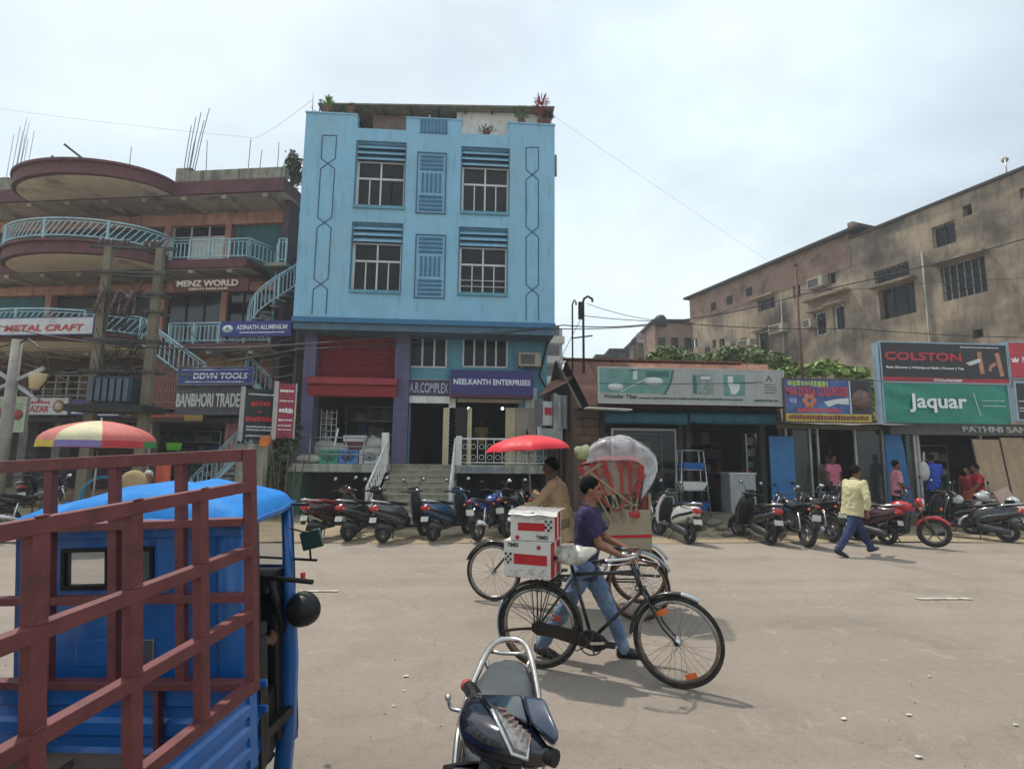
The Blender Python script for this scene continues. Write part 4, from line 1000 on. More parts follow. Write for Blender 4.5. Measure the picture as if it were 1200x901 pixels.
q = MB(); A, Bq = LF.at(110, 190, -1.5), LF.at(75, 169, -2.2); q.bar((A.x, -1.5, A.z - .2), (Bq.x, -2.2, Bq.z), .06); A, Bq = LF.at(70, 190, -1.5), LF.at(61, 183, -2.0); q.bar((A.x, -1.5, A.z - .2), (Bq.x, -2.0, Bq.z), .06); LBd(q, 'roof_beam', MATS['rebar'])
t = thing('water_tank', 'black plastic water tank on the roof beside the bush', 'water tank', M=LF.M @ T(LF.at(325, 197, ES + 1.6).x, ES + 1.6, zAt - .15))
q = MB(); q.lathe([(.36, 0), (.38, .05), (.38, .2), (.40, .22), (.38, .24), (.38, .42), (.40, .44), (.38, .46), (.38, .58), (.3, .7), (.14, .75), (.14, .8), (0, .81)], n=20); q.build('tank_body', M_black, t)
# far tower of rebars at the far left
t = thing('rebar_cluster', 'faint cluster of tall rebars standing beyond the roof at the far left', 'rebars', M=T(*dp(15, 205, 42))); q = MB()
for k in range(8): x = (k % 4) * .28 + (.1 if k > 3 else 0); q.tube([(x - .5, (k // 4) * .5, -2), (x - .5 + .18 + .1 * (k % 3), (k // 4) * .5, 3.3 + (k % 3) * .7)], .022, 5)
q.build('bars', mat('rebar_far', '#7f8890', .7, var=.05), t)
# transformer poles ------------------------------------------------
M_pole = mat('pole_concrete', '#76705f', .9, var=.15, bump=.2, dirt='#4a4437', dirt_amt=.5, dirt_scale=2)
UP = thing('transformer_pole', 'twin concrete poles carrying a transformer in front of the left building', 'utility pole', (at(140, 480, 15.0).x, 15.0, 0))
YP = 15.0
x1p, x2p = at(116, 400, YP).x, at(178, 400, YP).x; zt1, zt2 = at(130, 290, YP).z, at(190, 292, YP).z
def U(mb, name, m, par=None): return mb.build(name, m, par or UP, world=True)
for x, z in ((x1p, zt1), (x2p, zt2)): q = MB(); q.loft([[(x - w_, YP - w_ * .8, zz), (x + w_, YP - w_ * .8, zz), (x + w_, YP + w_ * .8, zz), (x - w_, YP + w_ * .8, zz)] for zz, w_ in ((0, .13), (z, .09))], smooth=False); U(q, 'pole', M_pole)
M_ang = mat('angle_iron', '#4c4a48', .6, .4, var=.2)
for py in (321, 345, 366, 400, 436):
    z = at(150, py, YP).z; q = MB(); q.bar((x1p - .3, YP - .16, z), (x2p + .3, YP - .16, z), .07); q.bar((x1p - .3, YP + .2, z), (x2p + .3, YP + .2, z), .07); U(q, 'cross_arm', M_ang)
z = at(150, 290, YP).z; q = MB(); q.bar((x1p - .5, YP, z), (x2p + .4, YP, z), .08); U(q, 'cross_arm', M_ang)
for px in (117, 124, 130, 144, 149, 171, 178, 184):
    p = at(px, 289, YP); q = MB(); q.lathe([(.0, 0), (.03, 0), (.03, .06), (.07, .08), (.04, .12), (.06, .16), (.03, .22), (0, .23)], (p.x, YP, z), n=8); U(q, 'insulator', mat('porcelain', '#4d3a34', .3, var=.1))
for px in (126, 144, 161):
    p = at(px, 358, YP); q = MB(); q.bar((p.x - .14, YP - .3, p.z - .3), (p.x + .1, YP - .4, p.z + .3), .05, .08); q.bar((p.x + .1, YP - .3, p.z - .3), (p.x + .12, YP - .3, p.z + .3), .05)
    for k in range(6): u = (k + .5) / 6; q.lathe([(.03, 0), (.085, .02), (.03, .04)], (p.x - .14 + .24 * u, YP - .34, p.z - .3 + .6 * u), n=8)
    U(q, 'cutout_fuse', mat('fuse', '#5f4f4b', .6, var=.2))
zt_, zp = at(140, 443, YP).z, at(140, 474, YP).z
q = MB(); q.box(x1p - .35, x2p + .25, YP - .5, YP + .5, zp - .22, zp - .04); U(q, 'platform', mat('platform_dark', '#2c2b2b', .8, var=.2))
q = MB(); q.box(at(120, 455, YP).x, at(164, 455, YP).x, YP - .35, YP + .35, zp - .04, zt_); tr = U(q, 'transformer_tank', mat('transformer_grey', '#363e48', .5, .2, var=.15))
for k in range(6):
    x = at(119, 455, YP).x + k * .17; q = MB(); q.box(x, x + .11, YP - .5, YP - .35, zp + .05, zt_ - .08); U(q, 'cooling_fin', mat('fin_grey', '#4f5c6a', .5, .2, var=.15), tr)
for k in range(3): x = at(126, 440, YP).x + k * .3; q = MB(); q.lathe([(.03, 0), (.06, .05), (.03, .1), (.06, .15), (.03, .2), (.02, .3)], (x, YP, zt_), n=8); U(q, 'bushing', MATS['porcelain'], tr)
q = MB(); rr = random.Random(5)
for k in range(26):
    A = V((rr.uniform(x1p, x2p), YP - .25, rr.uniform(zt_, at(150, 330, YP).z))); Bq = V((rr.uniform(x1p, x2p), YP - .25, rr.uniform(zt_, at(150, 330, YP).z))); mid = (A + Bq) / 2 - V((0, .1, rr.uniform(.1, .5)))
    q.tube([A, (A + mid) / 2 - V((0, 0, .08)), mid, (mid + Bq) / 2 - V((0, 0, .08)), Bq], .012, 4)
o = U(q, 'tangled_wires', M_black); o['kind'] = 'stuff'
# left thin pole with X fittings
p = at(14, 450, 13.0); SP = thing('street_pole', 'slim grey pole with crossed arms at the far left', 'utility pole', (p.x, 13.0, 0)); ztp = at(20, 398, 13.0).z
q = MB(); q.tube([(0, 0, 0), (0, 0, ztp)], [.13, .10], 10); q.build('pole', M_conc, SP)
q = MB(); zc_ = at(14, 448, 13.0).z; q.bar((-.65, 0, zc_ - .35), (.65, 0, zc_ + .35), .07); q.bar((-.6, .03, zc_ + .4), (.6, .03, zc_ - .4), .07); q.build('cross_arm', M_steel, SP)
p2 = at(44, 445, 13.0); q = MB(); q.lathe([(.13, -.2), (.17, .12), (.17, .14), (0, .14)], (p2.x - p.x, 0, p2.z), n=10); q.build('lamp_housing', M_cream, SP)
q = MB(); q.tube([(0, 0, ztp - .1), (.3, -.1, ztp), (.7, -.2, ztp - .25), (1, -.2, zc_ + .2), (.6, -.1, zc_ - .3)], .02, 5); q.tube([(0, 0, ztp - .05), (-.6, -.1, ztp - .3), (-1.6, -.2, ztp - .2)], .02, 5); q.build('cable', M_black, SP)
# right row of shops (facade plane Y=15.2)
YR = 15.4
M_wood = mat('weathered_wood', '#5d4a3d', .85, var=.2, bump=.3, streak='#2c221c', streak_amt=.6)
M_rust = mat('rusty_sheet', '#7a4e3c', .8, .1, var=.2, scale=1.3, bump=.2, dirt='#b58a6e', dirt_amt=.6, dirt_scale=1.2, dirt_lo=.55)
M_tealc = mat('teal_canvas', '#1d5a6a', .75, var=.15, streak='#0f2e38', streak_amt=.5, bump=.3, bscale=8)
M_plinth = mat('plinth_stone', '#837a6b', .9, var=.2, bump=.4, bscale=14, dirt='#4a4338', dirt_amt=.6, dirt_scale=2)
WT = thing('tile_shop', 'single storey tile shop with a rusty sheet roof and a rolled teal canvas', 'shop building', (at(800, 560, YR).x, YR, 0))
def W(mb, name, m, par=None, **k): return mb.build(name, m, par or WT, world=True, **k)
x0, x1 = at(668, 520, YR).x, at(917, 520, YR).x; xs1 = at(702, 540, YR).x
zr = at(800, 478, YR).z; zgr = .30
# corrugated roof sheets (separate sheets), rising to the ridge behind
ridge_z = at(760, 424, YR + 3.5).z; eave_z = at(760, 477, YR - 1.0).z
xl_e, xl_r = at(690, 480, YR - 1.0).x, at(663, 425, YR + 3.5).x
xr_r = at(852, 424, YR + 3.5).x; xr_e = at(905, 480, YR - 1).x
def corr(xa, xb, xa2, xb2, name):
    q = MB(); n_ = 14
    top = []; bot = []
    for k in range(n_ + 1):
        u = k / n_; dz = .025 * math.cos(u * n_ * PI)
        bot.append((xa + (xb - xa) * u, YR - 1.0, eave_z + dz)); top.append((xa2 + (xb2 - xa2) * u, YR + 3.5, ridge_z + dz))
    mid = [((a[0] + b[0]) / 2, (a[1] + b[1]) / 2, (a[2] + b[2]) / 2 + .004) for a, b in zip(bot, top)]
    q.loft([bot, mid, top], closed=False); q.loft([[(x, y, z - .012) for x, y, z in r_] for r_ in (bot, mid, top)], closed=False); W(q, name, M_rust)
ns = 9
for k in range(ns):
    u0, u1 = k / ns, (k + 1) / ns; corr(xl_e + (xr_e - xl_e) * u0, xl_e + (xr_e - xl_e) * u1 + .03, xl_r + (xr_r - xl_r + 1.5) * u0, xl_r + (xr_r - xl_r + 1.5) * u1 + .03, 'roof_sheet')
q = MB(); q.bar((xl_r - .1, YR + 3.5, ridge_z + .03), (xr_r + .5, YR + 3.5, ridge_z + .03), .3, .05); W(q, 'ridge_cap', M_rust)
q = MB(); q.add([(xl_r, YR + 3.5, ridge_z), (xr_r + 1.5, YR + 3.5, ridge_z), (xr_e, YR + 8, eave_z), (xl_e, YR + 8, eave_z)], [(0, 1, 2, 3)]); W(q, 'back_roof', M_rust)
# white flashing at the left eave
q = MB(); a = at(685, 470, YR - 1.05); q.bar((xl_e - .1, YR - 1.05, eave_z - .06), (xs1 + .6, YR - 1.05, eave_z - .1), .5, .03); W(q, 'eave_flashing', M_white)
# side wall of planks (left)
sx = at(676, 520, YR).x
for k in range(12):
    z0 = .3 + k * (zr - .4) / 12; q = MB(); q.box(sx, xs1, YR - .06 - .02 * (k % 2), YR - .01, z0, z0 + (zr - .4) / 12 - .025); W(q, 'wall_plank', M_wood)
q = MB(); q.box(sx - .1, sx, YR - .1, YR + 7, 0, zr); q.box(x1 - .1, x1, YR, YR + 5, 0, zr); q.box(sx, x1, YR + 4.9, YR + 5, 0, ridge_z - .6); W(q, 'side_wall', M_wood)
q = MB(); q.box(sx, xs1 + .1, YR, YR + .1, 0, zr + .1); W(q, 'wall_backing', M_dark)
# gable triangle
q = MB(); q.prism([(YR - .9, eave_z - .03), (YR + 3.5, ridge_z - .03), (YR + 7.8, eave_z - .03)], sx - .09, sx - .02, ax='X'); W(q, 'gable', M_wood)
# front posts
for px in (706, 797, 806, 893): p = at(px, 540, YR); q = MB(); q.box(p.x - .07, p.x + .07, YR - .1, YR + .05, zgr, zr); W(q, 'post', mat('dark_post', '#34302d', .8, var=.2))
q = MB(); q.box(xs1, x1 - .1, YR + .0, YR + .15, at(800, 497, YR).z, zr + .1); W(q, 'lintel', mat('dark_teal', '#1b3338', .8, var=.2))
room(xs1 + .1, x1 - .12, YR + .16, YR + 4.5, zgr, zr, mat('dim_shop_wall', '#2f2c2a', .9, var=.3), M_conc, WT, W)
q = MB(); q.box(x0, x1, YR - .9, YR + 4, 0, zgr); q.box(at(820, 600, YR).x, x1 - .3, YR - 1.5, YR - .9, 0, zgr - .12); W(q, 'plinth', M_plinth, bevel=.02)
# show window left
a, b_, c, d = rect(717, 502, 794, 596, YR); fr = MB(); fr.box(a, b_, YR, YR + .06, d - .06, d); fr.box(a, b_, YR, YR + .06, c, c + .06); fr.box(a, a + .06, YR, YR + .06, c + .06, d - .06); fr.box(b_ - .06, b_, YR, YR + .06, c + .06, d - .06)
f = W(fr, 'show_window_frame', M_alu); q = MB(); q.box(a + .06, b_ - .06, YR + .02, YR + .03, c + .06, d - .06); W(q, 'pane', mat('clear_glass', '#24302f', .06, var=0, alpha=.35, spec=.8), f)
shelves(a + .1, b_ - .1, YR + 1.0, zgr, d - .1, 5, .32, lambda mb, n, m, par: W(mb, n, m, par), WT, 12)
shelves(at(815, 550, YR + 3).x, at(880, 550, YR + 3).x, YR + 3.6, zgr + .5, zr - .4, 4, .3, lambda mb, n, m, par: W(mb, n, m, par), WT, 14)
shelves(at(882, 550, YR).x, at(888, 550, YR).x + .15, YR + .3, zgr, zr - .7, 7, .2, lambda mb, n, m, par: W(mb, n, m, par), WT, 15)
# rolled canvas
def roll(px0, px1, py0, py1, Y, label):
    a, b_, c, d = rect(px0, py0, px1, py1, Y); r_ = (d - c) / 2; n_ = 24; q = MB()
    rings = []
    for k in range(n_ + 1):
        x = a + (b_ - a) * k / n_; rr_ = r_ * (1 + .1 * noise.noise(V((x * 2, 0, 0)))); rings.append([(x, Y + .5 * rr_ * math.cos(t), (c + d) / 2 + rr_ * math.sin(t) + .02 * noise.noise(V((x, 3, 0)))) for t in [2 * PI * j / 12 for j in range(12)]])
    q.loft(rings); W(q, 'canvas_roll', M_tealc)
roll(709, 805, 483, 497, YR - .6, ''); roll(807, 910, 484, 497, YR - .6, '')
q = MB(); q.box(x0 + .6, x1 - .1, YR - 1.0, YR + .1, zr + .0, zr + .06); W(q, 'canopy_board', mat('canopy_dark', '#1f3236', .8, var=.2))
q = MB()
for px in (760, 760.1): pass
p = at(806, 490, YR - .8); q.bar((p.x, YR - .85, p.z - .18), (p.x + .06, YR - .85, p.z + .2), .02); W(q, 'hook', M_black)
# big sign
YSN = YR - 1.15
a, b_, c, d = rect(702, 433, 918, 473, YSN)
t, hw, hh = signboard('shop_sign', 'long pale grey board with teal bathroom pictures on the rusty roof edge', a, b_, c, d, YSN, .1, mat('sign_grey_flex', '#9b9f9c', .55, var=.05, streak='#7b7f7c', streak_amt=.35), M_alu, .03)
PX = lambda px: -hw + 2 * hw * (px - 702) / 216
PZ = lambda py: hh - 2 * hh * (py - 433) / 40
def patch(t, name, x0, x1, z0, z1, m, y=-.006): q = MB(); q.box(x0, x1, y, y + .006, z0, z1); return q.build(name, m, t)
M_tl = mat('print_teal', '#5c8b84', .5, var=.15, scale=3); M_tl2 = mat('print_teal_dark', '#34605d', .5, var=.1); M_pw = mat('print_white', '#c5cac8', .5, var=.05)
q = MB(); q.prism([(PX(703), PZ(434)), (PX(787), PZ(434)), (PX(784), PZ(448)), (PX(777), PZ(462)), (PX(703), PZ(462))], -.006, 0); q.build('picture', M_tl, t)
q = MB(); q.prism([(PX(787), PZ(434)), (PX(789), PZ(434)), (PX(786), PZ(449)), (PX(779), PZ(463)), (PX(775), PZ(463)), (PX(783), PZ(449))], -.009, -.004); q.build('picture_edge', M_tl2, t)
for (cx, cy, rx, ry) in ((721, 455, 9, 4.5), (765, 448, 11, 5)):
    q = MB(); q.lathe([(0, 0), (1, 0), (1, .01), (0, .01)], n=20, axis='Y'); q.v = [(x * rx * 2 * hw / 216 + PX(cx), y * .5 - .012, z * ry * 2 * hh / 40 + PZ(cy)) for x, y, z in q.v]; q.build('printed_basin', M_pw, t)
q = MB(); q.bar((PX(726), -.012, PZ(461)), (PX(758), -.012, PZ(444)), .02, .008, up=(0, 1, 0)); q.bar((PX(738), -.012, PZ(434)), (PX(744), -.012, PZ(434.5)), .02, .3, up=(0, 1, 0)); q.build('printed_shelf', M_pw, t)
patch(t, 'printed_mirror', PX(741), PX(746), PZ(446), PZ(436), M_pw, -.012); patch(t, 'printed_window', PX(756), PX(783), PZ(443), PZ(436), M_tl2, -.009)
patch(t, 'picture', PX(810), PX(835), PZ(462), PZ(438), mat('print_grey', '#7e8f8a', .5, var=.3, scale=6)); patch(t, 'picture', PX(847), PX(872), PZ(463), PZ(438), M_tl)
patch(t, 'printed_shower', PX(811), PX(815), PZ(461), PZ(440), M_tl2, -.01); patch(t, 'printed_tap', PX(820), PX(831), PZ(444), PZ(441), M_pw, -.01)
q = MB(); q.box(PX(852), PX(858), -.012, -.004, PZ(449), PZ(440)); q.prism([(PX(852), PZ(449)), (PX(866), PZ(449)), (PX(865), PZ(456)), (PX(861), PZ(461)), (PX(855), PZ(461)), (PX(854), PZ(455))], -.012, -.004); q.build('printed_toilet', M_pw, t)
q = MB(); q.prism([(PX(897), PZ(445)), (PX(901), PZ(437.5)), (PX(905), PZ(445)), (PX(903), PZ(445)), (PX(901), PZ(441)), (PX(899), PZ(445))], -.01, -.004); q.build('emblem', mat('print_dark', '#4e5654', .5), t)
text('lettering', 'Wonder Tiles', mat('letter_dark', '#33393a', .5), hh * .23, T((PX(707) + PX(745)) / 2, -.008, PZ(466)), t, bold=.008, width=PX(745) - PX(707))
scribble(t, PX(747), PX(870), PZ(467.5), .055, MATS['letter_dark'], 34, seed=31); scribble(t, PX(882), PX(911), PZ(468), .06, MATS['letter_dark'], 7, seed=32)
for k in range(4): scribble(t, PX(895), PX(909), PZ(449 + k * 3.2), .035, MATS['print_dark'], 4, seed=40 + k)
# Two small poles on the roof, with hooked tops
def hook_pole(px, pyb, pyt, Y, label, hk=.25, r_=.035):
    b0 = at(px, pyb, Y); tp = at(px + .5, pyt, Y); t = thing('service_mast', label, 'mast', (b0.x, Y, b0.z)); h_ = tp.z - b0.z
    q = MB(); q.tube([(0, 0, -.3), (0, 0, h_ - .1), (.03, 0, h_), (hk * .5, 0, h_ + .08), (hk, 0, h_), (hk * 1.05, 0, h_ - .1)], r_, 7); q.build('mast', mat('mast_iron', '#2f2c2b', .6, .3, var=.1), t); return t, h_
t, h_ = hook_pole(684, 437, 350, YR + 2, 'taller hooked iron service mast on the tile shop roof', .3, .04)
p = at(681, 361, YR + 2); q = MB(); q.box(-.16, -.04, -.06, .06, h_ * .72, h_ * .95); q.build('junction_box', M_black, t); q = MB(); q.bar((-.35, 0, h_ * .46), (.3, 0, h_ * .5), .04); q.build('cross_bar', MATS['mast_iron'], t)
hook_pole(671, 425, 354, YR + 2, 'shorter thin hooked mast left of the taller one', .12, .028)
# plastic display rack with blue trays
a, b_, c, d = rect(797, 528, 828, 596, YR - 1.0)
t = thing('display_rack', 'metal display rack with blue tubs in front of the tile shop', 'rack', ((a + b_) / 2, YR - 1.1, zgr - .1)); w_ = (b_ - a) / 2; h_ = d - zgr + .1; q = MB()
for sx_ in (-1, 1): q.tube([(sx_ * w_ * 1.15, 0, 0), (sx_ * w_ * .8, .1, h_)], .022, 6); q.tube([(sx_ * w_ * 1.15, .5, 0), (sx_ * w_ * .8, .4, h_)], .022, 6)
for zz in (.12, .42, .72, 1.0): k_ = 1.15 - .35 * zz; q.tube([(-w_ * k_, 0, h_ * zz), (w_ * k_, 0, h_ * zz)], .018, 5); q.tube([(-w_ * k_, .45, h_ * zz), (w_ * k_, .45, h_ * zz)], .018, 5)
q.build('frame', M_steel, t); M_bt = mat('blue_tub', '#1f5fa8', .35, var=.1)
for zz, m in ((.12, M_bt), (.42, M_white), (.7, M_bt)): k_ = 1.1 - .35 * zz; q = MB(); q.loft([[(x * w_ * k_ * s_, .22 + y * .24 * s_, h_ * zz + z) for x, y in ((-1, -1), (1, -1), (1, 1), (-1, 1))] for z, s_ in ((.02, .75), (.22, 1.0), (.2, .92), (.06, .7))], smooth=False); q.build('tub', m, t)
# white desk, stools inside
a, b_, c, d = rect(856, 554, 886, 592, YR - .2); t = thing('desk', 'white draped desk in the open doorway of the tile shop', 'desk', ((a + b_) / 2, YR - .2, zgr)); q = MB(); w_ = (b_ - a) / 2; q.box(-w_, w_, 0, .6, 0, d - zgr - .03); q.build('panel', mat('desk_white', '#a3a6a4', .6, var=.12, streak='#77797a'), t); q = MB(); q.box(-w_ - .03, w_ + .03, -.03, .63, d - zgr - .03, d - zgr); q.build('top', M_white, t)
# second shop
DS = thing('small_shop', 'low shop with a tin canopy, glass doors and a blue door leaf', 'shop building', (at(970, 560, YR).x, YR, 0))
def D(mb, name, m, par=None, **k): return mb.build(name, m, par or DS, world=True, **k)
xa, xb = at(912, 540, YR).x, at(1036, 540, YR).x; zr2 = at(970, 503, YR).z
q = MB(); n_ = 20; r0 = []; r1 = []
for k in range(n_ + 1):
    x = xa - .1 + (xb - xa + .3) * k / n_; r0.append((x, YR - 1.1, at(970, 497, YR - 1.1).z + .04 * noise.noise(V((x * 1.5, 0, 7))))); r1.append((x, YR + 3, at(970, 492, YR - 1.1).z + .35))
q.loft([r0, r1], closed=False); q.loft([[(x, y, z - .03) for x, y, z in r_] for r_ in (r0, r1)], closed=False); D(q, 'canopy_sheet', mat('canopy_tin', '#7d776d', .7, .2, var=.2, streak='#37322b'))
q = MB(); q.box(xa, xb, YR - .02, YR + .12, zr2, at(970, 494, YR).z); D(q, 'lintel', mat('khaki_board', '#7a7565', .8, var=.15, streak='#4a463b'))
q = MB(); q.box(xa, xb, YR - .7, YR + 4, 0, zgr); D(q, 'plinth', M_plinth, bevel=.02)
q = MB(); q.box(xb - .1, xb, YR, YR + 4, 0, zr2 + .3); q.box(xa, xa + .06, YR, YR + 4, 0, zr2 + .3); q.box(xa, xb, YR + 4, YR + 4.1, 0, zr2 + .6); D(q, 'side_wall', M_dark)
for px in (922, 950, 959, 1003, 1035): p = at(px, 540, YR); q = MB(); q.box(p.x - .03, p.x + .03, YR - .04, YR + .02, zgr, zr2); D(q, 'door_post', M_alu)
a, b_, c, d = rect(906, 511, 929, 580, YR - .4); q = MB(); q.box(0, b_ - a + .1, -.025, .025, 0, d - zgr); o = D(q, 'blue_door_leaf', mat('door_blue', '#2a6ea6', .6, var=.1, dirt='#15507f', dirt_amt=.4));
o.matrix_local = PM[DS.name].inverted() @ T(a, YR - .25, zgr) @ Matrix.Rotation(R(-6), 4, 'Z') @ PM[DS.name]
o.data.transform(Matrix.Identity(4))
M_dg = mat('door_glass', '#2d3a38', .08, var=.15, scale=1.5, spec=.6)
for (p0, p1) in ((931, 949), (1004, 1033)): a, b_, c, d = rect(p0, 510, p1, 590, YR); q = MB(); q.box(a, b_, YR, YR + .02, zgr, zr2 - .02); D(q, 'glass_panel', M_dg)
a, b_, c, d = rect(960, 507, 1003, 590, YR + 1.5); q = MB(); q.box(a, b_, YR + 2.2, YR + 2.3, zgr, zr2); D(q, 'inner_partition', mat('inner_brown', '#5c544b', .8, var=.15))
a, b_, c, d = rect(967, 520, 987, 590, YR + 1.5); q = MB(); q.box(a, b_, YR + 2.1, YR + 2.19, zgr, d); D(q, 'dark_door', M_dark)
# Maa Durga sign
a, b_, c, d = rect(920, 445, 1020, 494, YR - 1.2)
t, hw, hh = signboard('shop_sign', 'blue printed banner with salmon capitals and a yellow base strip over the small shop', a, b_, c, d, YR - 1.2, .08, mat('sign_blue2', '#35508a', .5, var=.25, scale=2, dirt='#6f93b5', dirt_amt=.5, dirt_scale=1.2), M_wood, .03)
PX = lambda px: -hw + 2 * hw * (px - 920) / 100
PZ = lambda py: hh - 2 * hh * (py - 445) / 49
patch(t, 'yellow_strip', -hw, hw, -hh, PZ(485), mat('strip_yellow', '#b3a13a', .5, var=.1)); scribble(t, PX(923), PX(1017), PZ(489.5), .14, mat('print_maroon', '#6e2a2a', .5), 26, y=-.01, seed=51)
patch(t, 'dark_picture', PX(997), PX(1019), PZ(484.5), PZ(446), mat('print_night', '#241f2e', .5, var=.3, scale=6)); patch(t, 'white_divider', PX(995.5), PX(997), PZ(484.5), PZ(446), M_pw, -.01)
q = MB(); q.lathe([(0, 0), (.28, 0), (.28, .01), (0, .01)], (PX(1009), -.018, PZ(468)), 'Y', 14); q.build('printed_lamp', mat('print_bronze', '#6d5148', .5, var=.3, scale=8), t)
text('lettering', 'MAA DURGA GLASS HOUSE', mat('letter_salmon', '#c2454a', .5), .26, T((PX(922) + PX(994)) / 2, -.01, PZ(459)), t, bold=.012, width=PX(994) - PX(922))
scribble(t, PX(924), PX(972), PZ(450), .17, mat('letter_yellowish', '#9fae5a', .5), 9, seed=52); scribble(t, PX(934), PX(985), PZ(481), .12, MATS['letter_salmon'], 12, seed=53)
for i in range(6):
    an = i * PI / 3; q = MB(); q.ball((PX(948) + .13 * math.cos(an), -.008, PZ(470) + .13 * math.sin(an)), (.085, .008, .085), 8, 5); q.build('flower_petal', mat('print_flower', '#b9705a', .5), t)
q = MB(); q.prism([(PX(965), PZ(471)), (PX(978), PZ(468)), (PX(994), PZ(466)), (PX(994), PZ(474)), (PX(980), PZ(473)), (PX(970), PZ(477))], -.01, -.004); q.build('printed_shape', M_pw, t)
scribble(t, PX(925), PX(935), PZ(470), .14, mat('print_lilac', '#9a93c0', .5), 2, seed=54)
# third shop
PS = thing('sanitary_shop', 'sanitary ware shop with blue shutter panel and leaning brown slabs under the tall boards', 'shop building', (at(1120, 560, YR).x, YR, 0))
def P_(mb, name, m, par=None, **k): return mb.build(name, m, par or PS, world=True, **k)
xa, xb = at(1037, 540, YR).x, at(1300, 540, YR).x; zt3 = at(1110, 497, YR).z; zl3 = at(1110, 510, YR).z
q = MB(); q.box(xa, xb, YR - .3, YR + .1, zl3, zt3); P_(q, 'fascia', mat('fascia_grey', '#5f625f', .7, var=.15, streak='#3d403d'))
q = MB(); q.box(xa, xb, YR - .8, YR + 4, 0, zgr); P_(q, 'plinth', M_plinth, bevel=.02)
room(xa + .1, xb, YR + .16, YR + 4.5, zgr, zl3, MATS['dim_shop_wall'], M_conc, PS, P_)
q = MB(); q.box(xa, xb, YR + .1, YR + 4.6, zt3 - .1, zt3); P_(q, 'roof', M_tin)
a, b_, c, d = rect(1040, 509, 1063, 590, YR - .1); q = MB(); q.add([(a - .05, YR - .1, zgr), (b_ + .15, YR - .1, zgr), (b_ - .1, YR - .1, d), (a, YR - .1, d), (a - .05, YR - .05, zgr), (b_ + .15, YR - .05, zgr), (b_ - .1, YR - .05, d), (a, YR - .05, d)], [(0, 1, 2, 3), (7, 6, 5, 4), (0, 4, 5, 1), (1, 5, 6, 2), (2, 6, 7, 3), (3, 7, 4, 0)]); P_(q, 'blue_shutter_panel', MATS['door_blue'])
for px in (1036, 1072, 1076, 1150): p = at(px, 540, YR); q = MB(); q.box(p.x - .04, p.x + .04, YR - .06, YR + .02, zgr, zl3); P_(q, 'door_post', M_alu)
a, b_, c, d = rect(1064, 511, 1074, 590, YR); q = MB(); q.box(a, b_, YR, YR + .02, zgr, zl3); P_(q, 'glass_panel', M_dg)
shelves(at(1080, 550, YR + 2).x, at(1150, 550, YR + 2).x, YR + 3.3, zgr, zl3 - .2, 4, .45, lambda mb, n, m, par: P_(mb, n, m, par), PS, 21)
M_brd = mat('brown_tile', '#a48a6a', .45, var=.1, dirt='#7c6448', dirt_amt=.4)
for i, (p0, p1, pt, lb) in enumerate(((1153, 1186, 514, 'tall tan tile panel leaning beside the shop opening'), (1187, 1215, 512, 'second tan panel with pale marbling at the right frame edge'))):
    a, b_, c, d = rect(p0, pt, p1, 590, YR - .5); q = MB(); q.box(0, b_ - a, -.03, 0, 0, (d - zgr)); t = thing('leaning_slab', lb, 'slab', M=T(a, YR - .45, zgr) @ Matrix.Rotation(R(-7), 4, 'X'), group='tile panels leaning at the shop'); q.build('slab', M_brd, t); q = MB(); q.box(-.05, 0, -.04, .02, 0, d - zgr + .05); q.build('edge_frame', M_black, t)
a, b_, c, d = rect(1170, 562, 1190, 590, YR - .9); q = MB(); q.box(0, b_ - a, -.02, 0, 0, .7); o = q.build('pink_tile', mat('pink_tile', '#b5958c', .4, var=.1)); o.matrix_world = T(a + .2, YR - .9, zgr) @ Matrix.Rotation(R(-14), 4, 'X') @ Matrix.Rotation(R(-18), 4, 'Y'); tag(o, 'small pinkish tile leaning in front of the tan panels', 'tile')
# signs: tall frame
YQ = YR - .9
a, b_, c, d = rect(1033, 403, 1180, 448, YQ)
t, hw, hh = signboard('shop_sign', 'black board with red capitals and printed brass taps, above the green banner', a, b_, c, d, YQ, .07, mat('sign_black2', '#1d1b20', .45, var=.1), mat('box_silver', '#8fa3b2', .4, .3, var=.1), .035)
PX = lambda px: -hw + 2 * hw * (px - 1033) / 147
PZ = lambda py: hh - 2 * hh * (py - 403) / 45
patch(t, 'red_strip', -hw, hw, -hh, PZ(443), mat('strip_red', '#a82430', .5, var=.05)); scribble(t, PX(1092), PX(1125), PZ(445.5), .08, M_tw, 12, y=-.01, seed=61)
text('lettering', 'COLSTON', mat('letter_colred', '#c23038', .5, emis=None), .235, T((PX(1037) + PX(1126)) / 2, -.01, PZ(418.5)), t, bold=.02, width=PX(1126) - PX(1037))
text('lettering', 'Rain Shower | Whirlpool Bath | Faucet | Tap', M_tw, .085, T((PX(1038) + PX(1128)) / 2, -.01, PZ(432)), t, bold=.003, width=PX(1128) - PX(1038)); scribble(t, PX(1126), PX(1172), PZ(406.5), .03, M_tw, 16, y=-.01, seed=62)
M_brz = mat('print_brass', '#b07a5a', .4, var=.2, scale=5)
q = MB(); q.prism([(PX(1145), PZ(412)), (PX(1150), PZ(411)), (PX(1152), PZ(437)), (PX(1147), PZ(438))], -.01, -.003); q.prism([(PX(1166), PZ(413)), (PX(1171), PZ(412)), (PX(1175), PZ(439)), (PX(1170), PZ(440))], -.01, -.003); q.prism([(PX(1157), PZ(434)), (PX(1158), PZ(428)), (PX(1166), PZ(423)), (PX(1167), PZ(427)), (PX(1161), PZ(430)), (PX(1160), PZ(434))], -.011, -.003); q.build('printed_taps', M_brz, t)
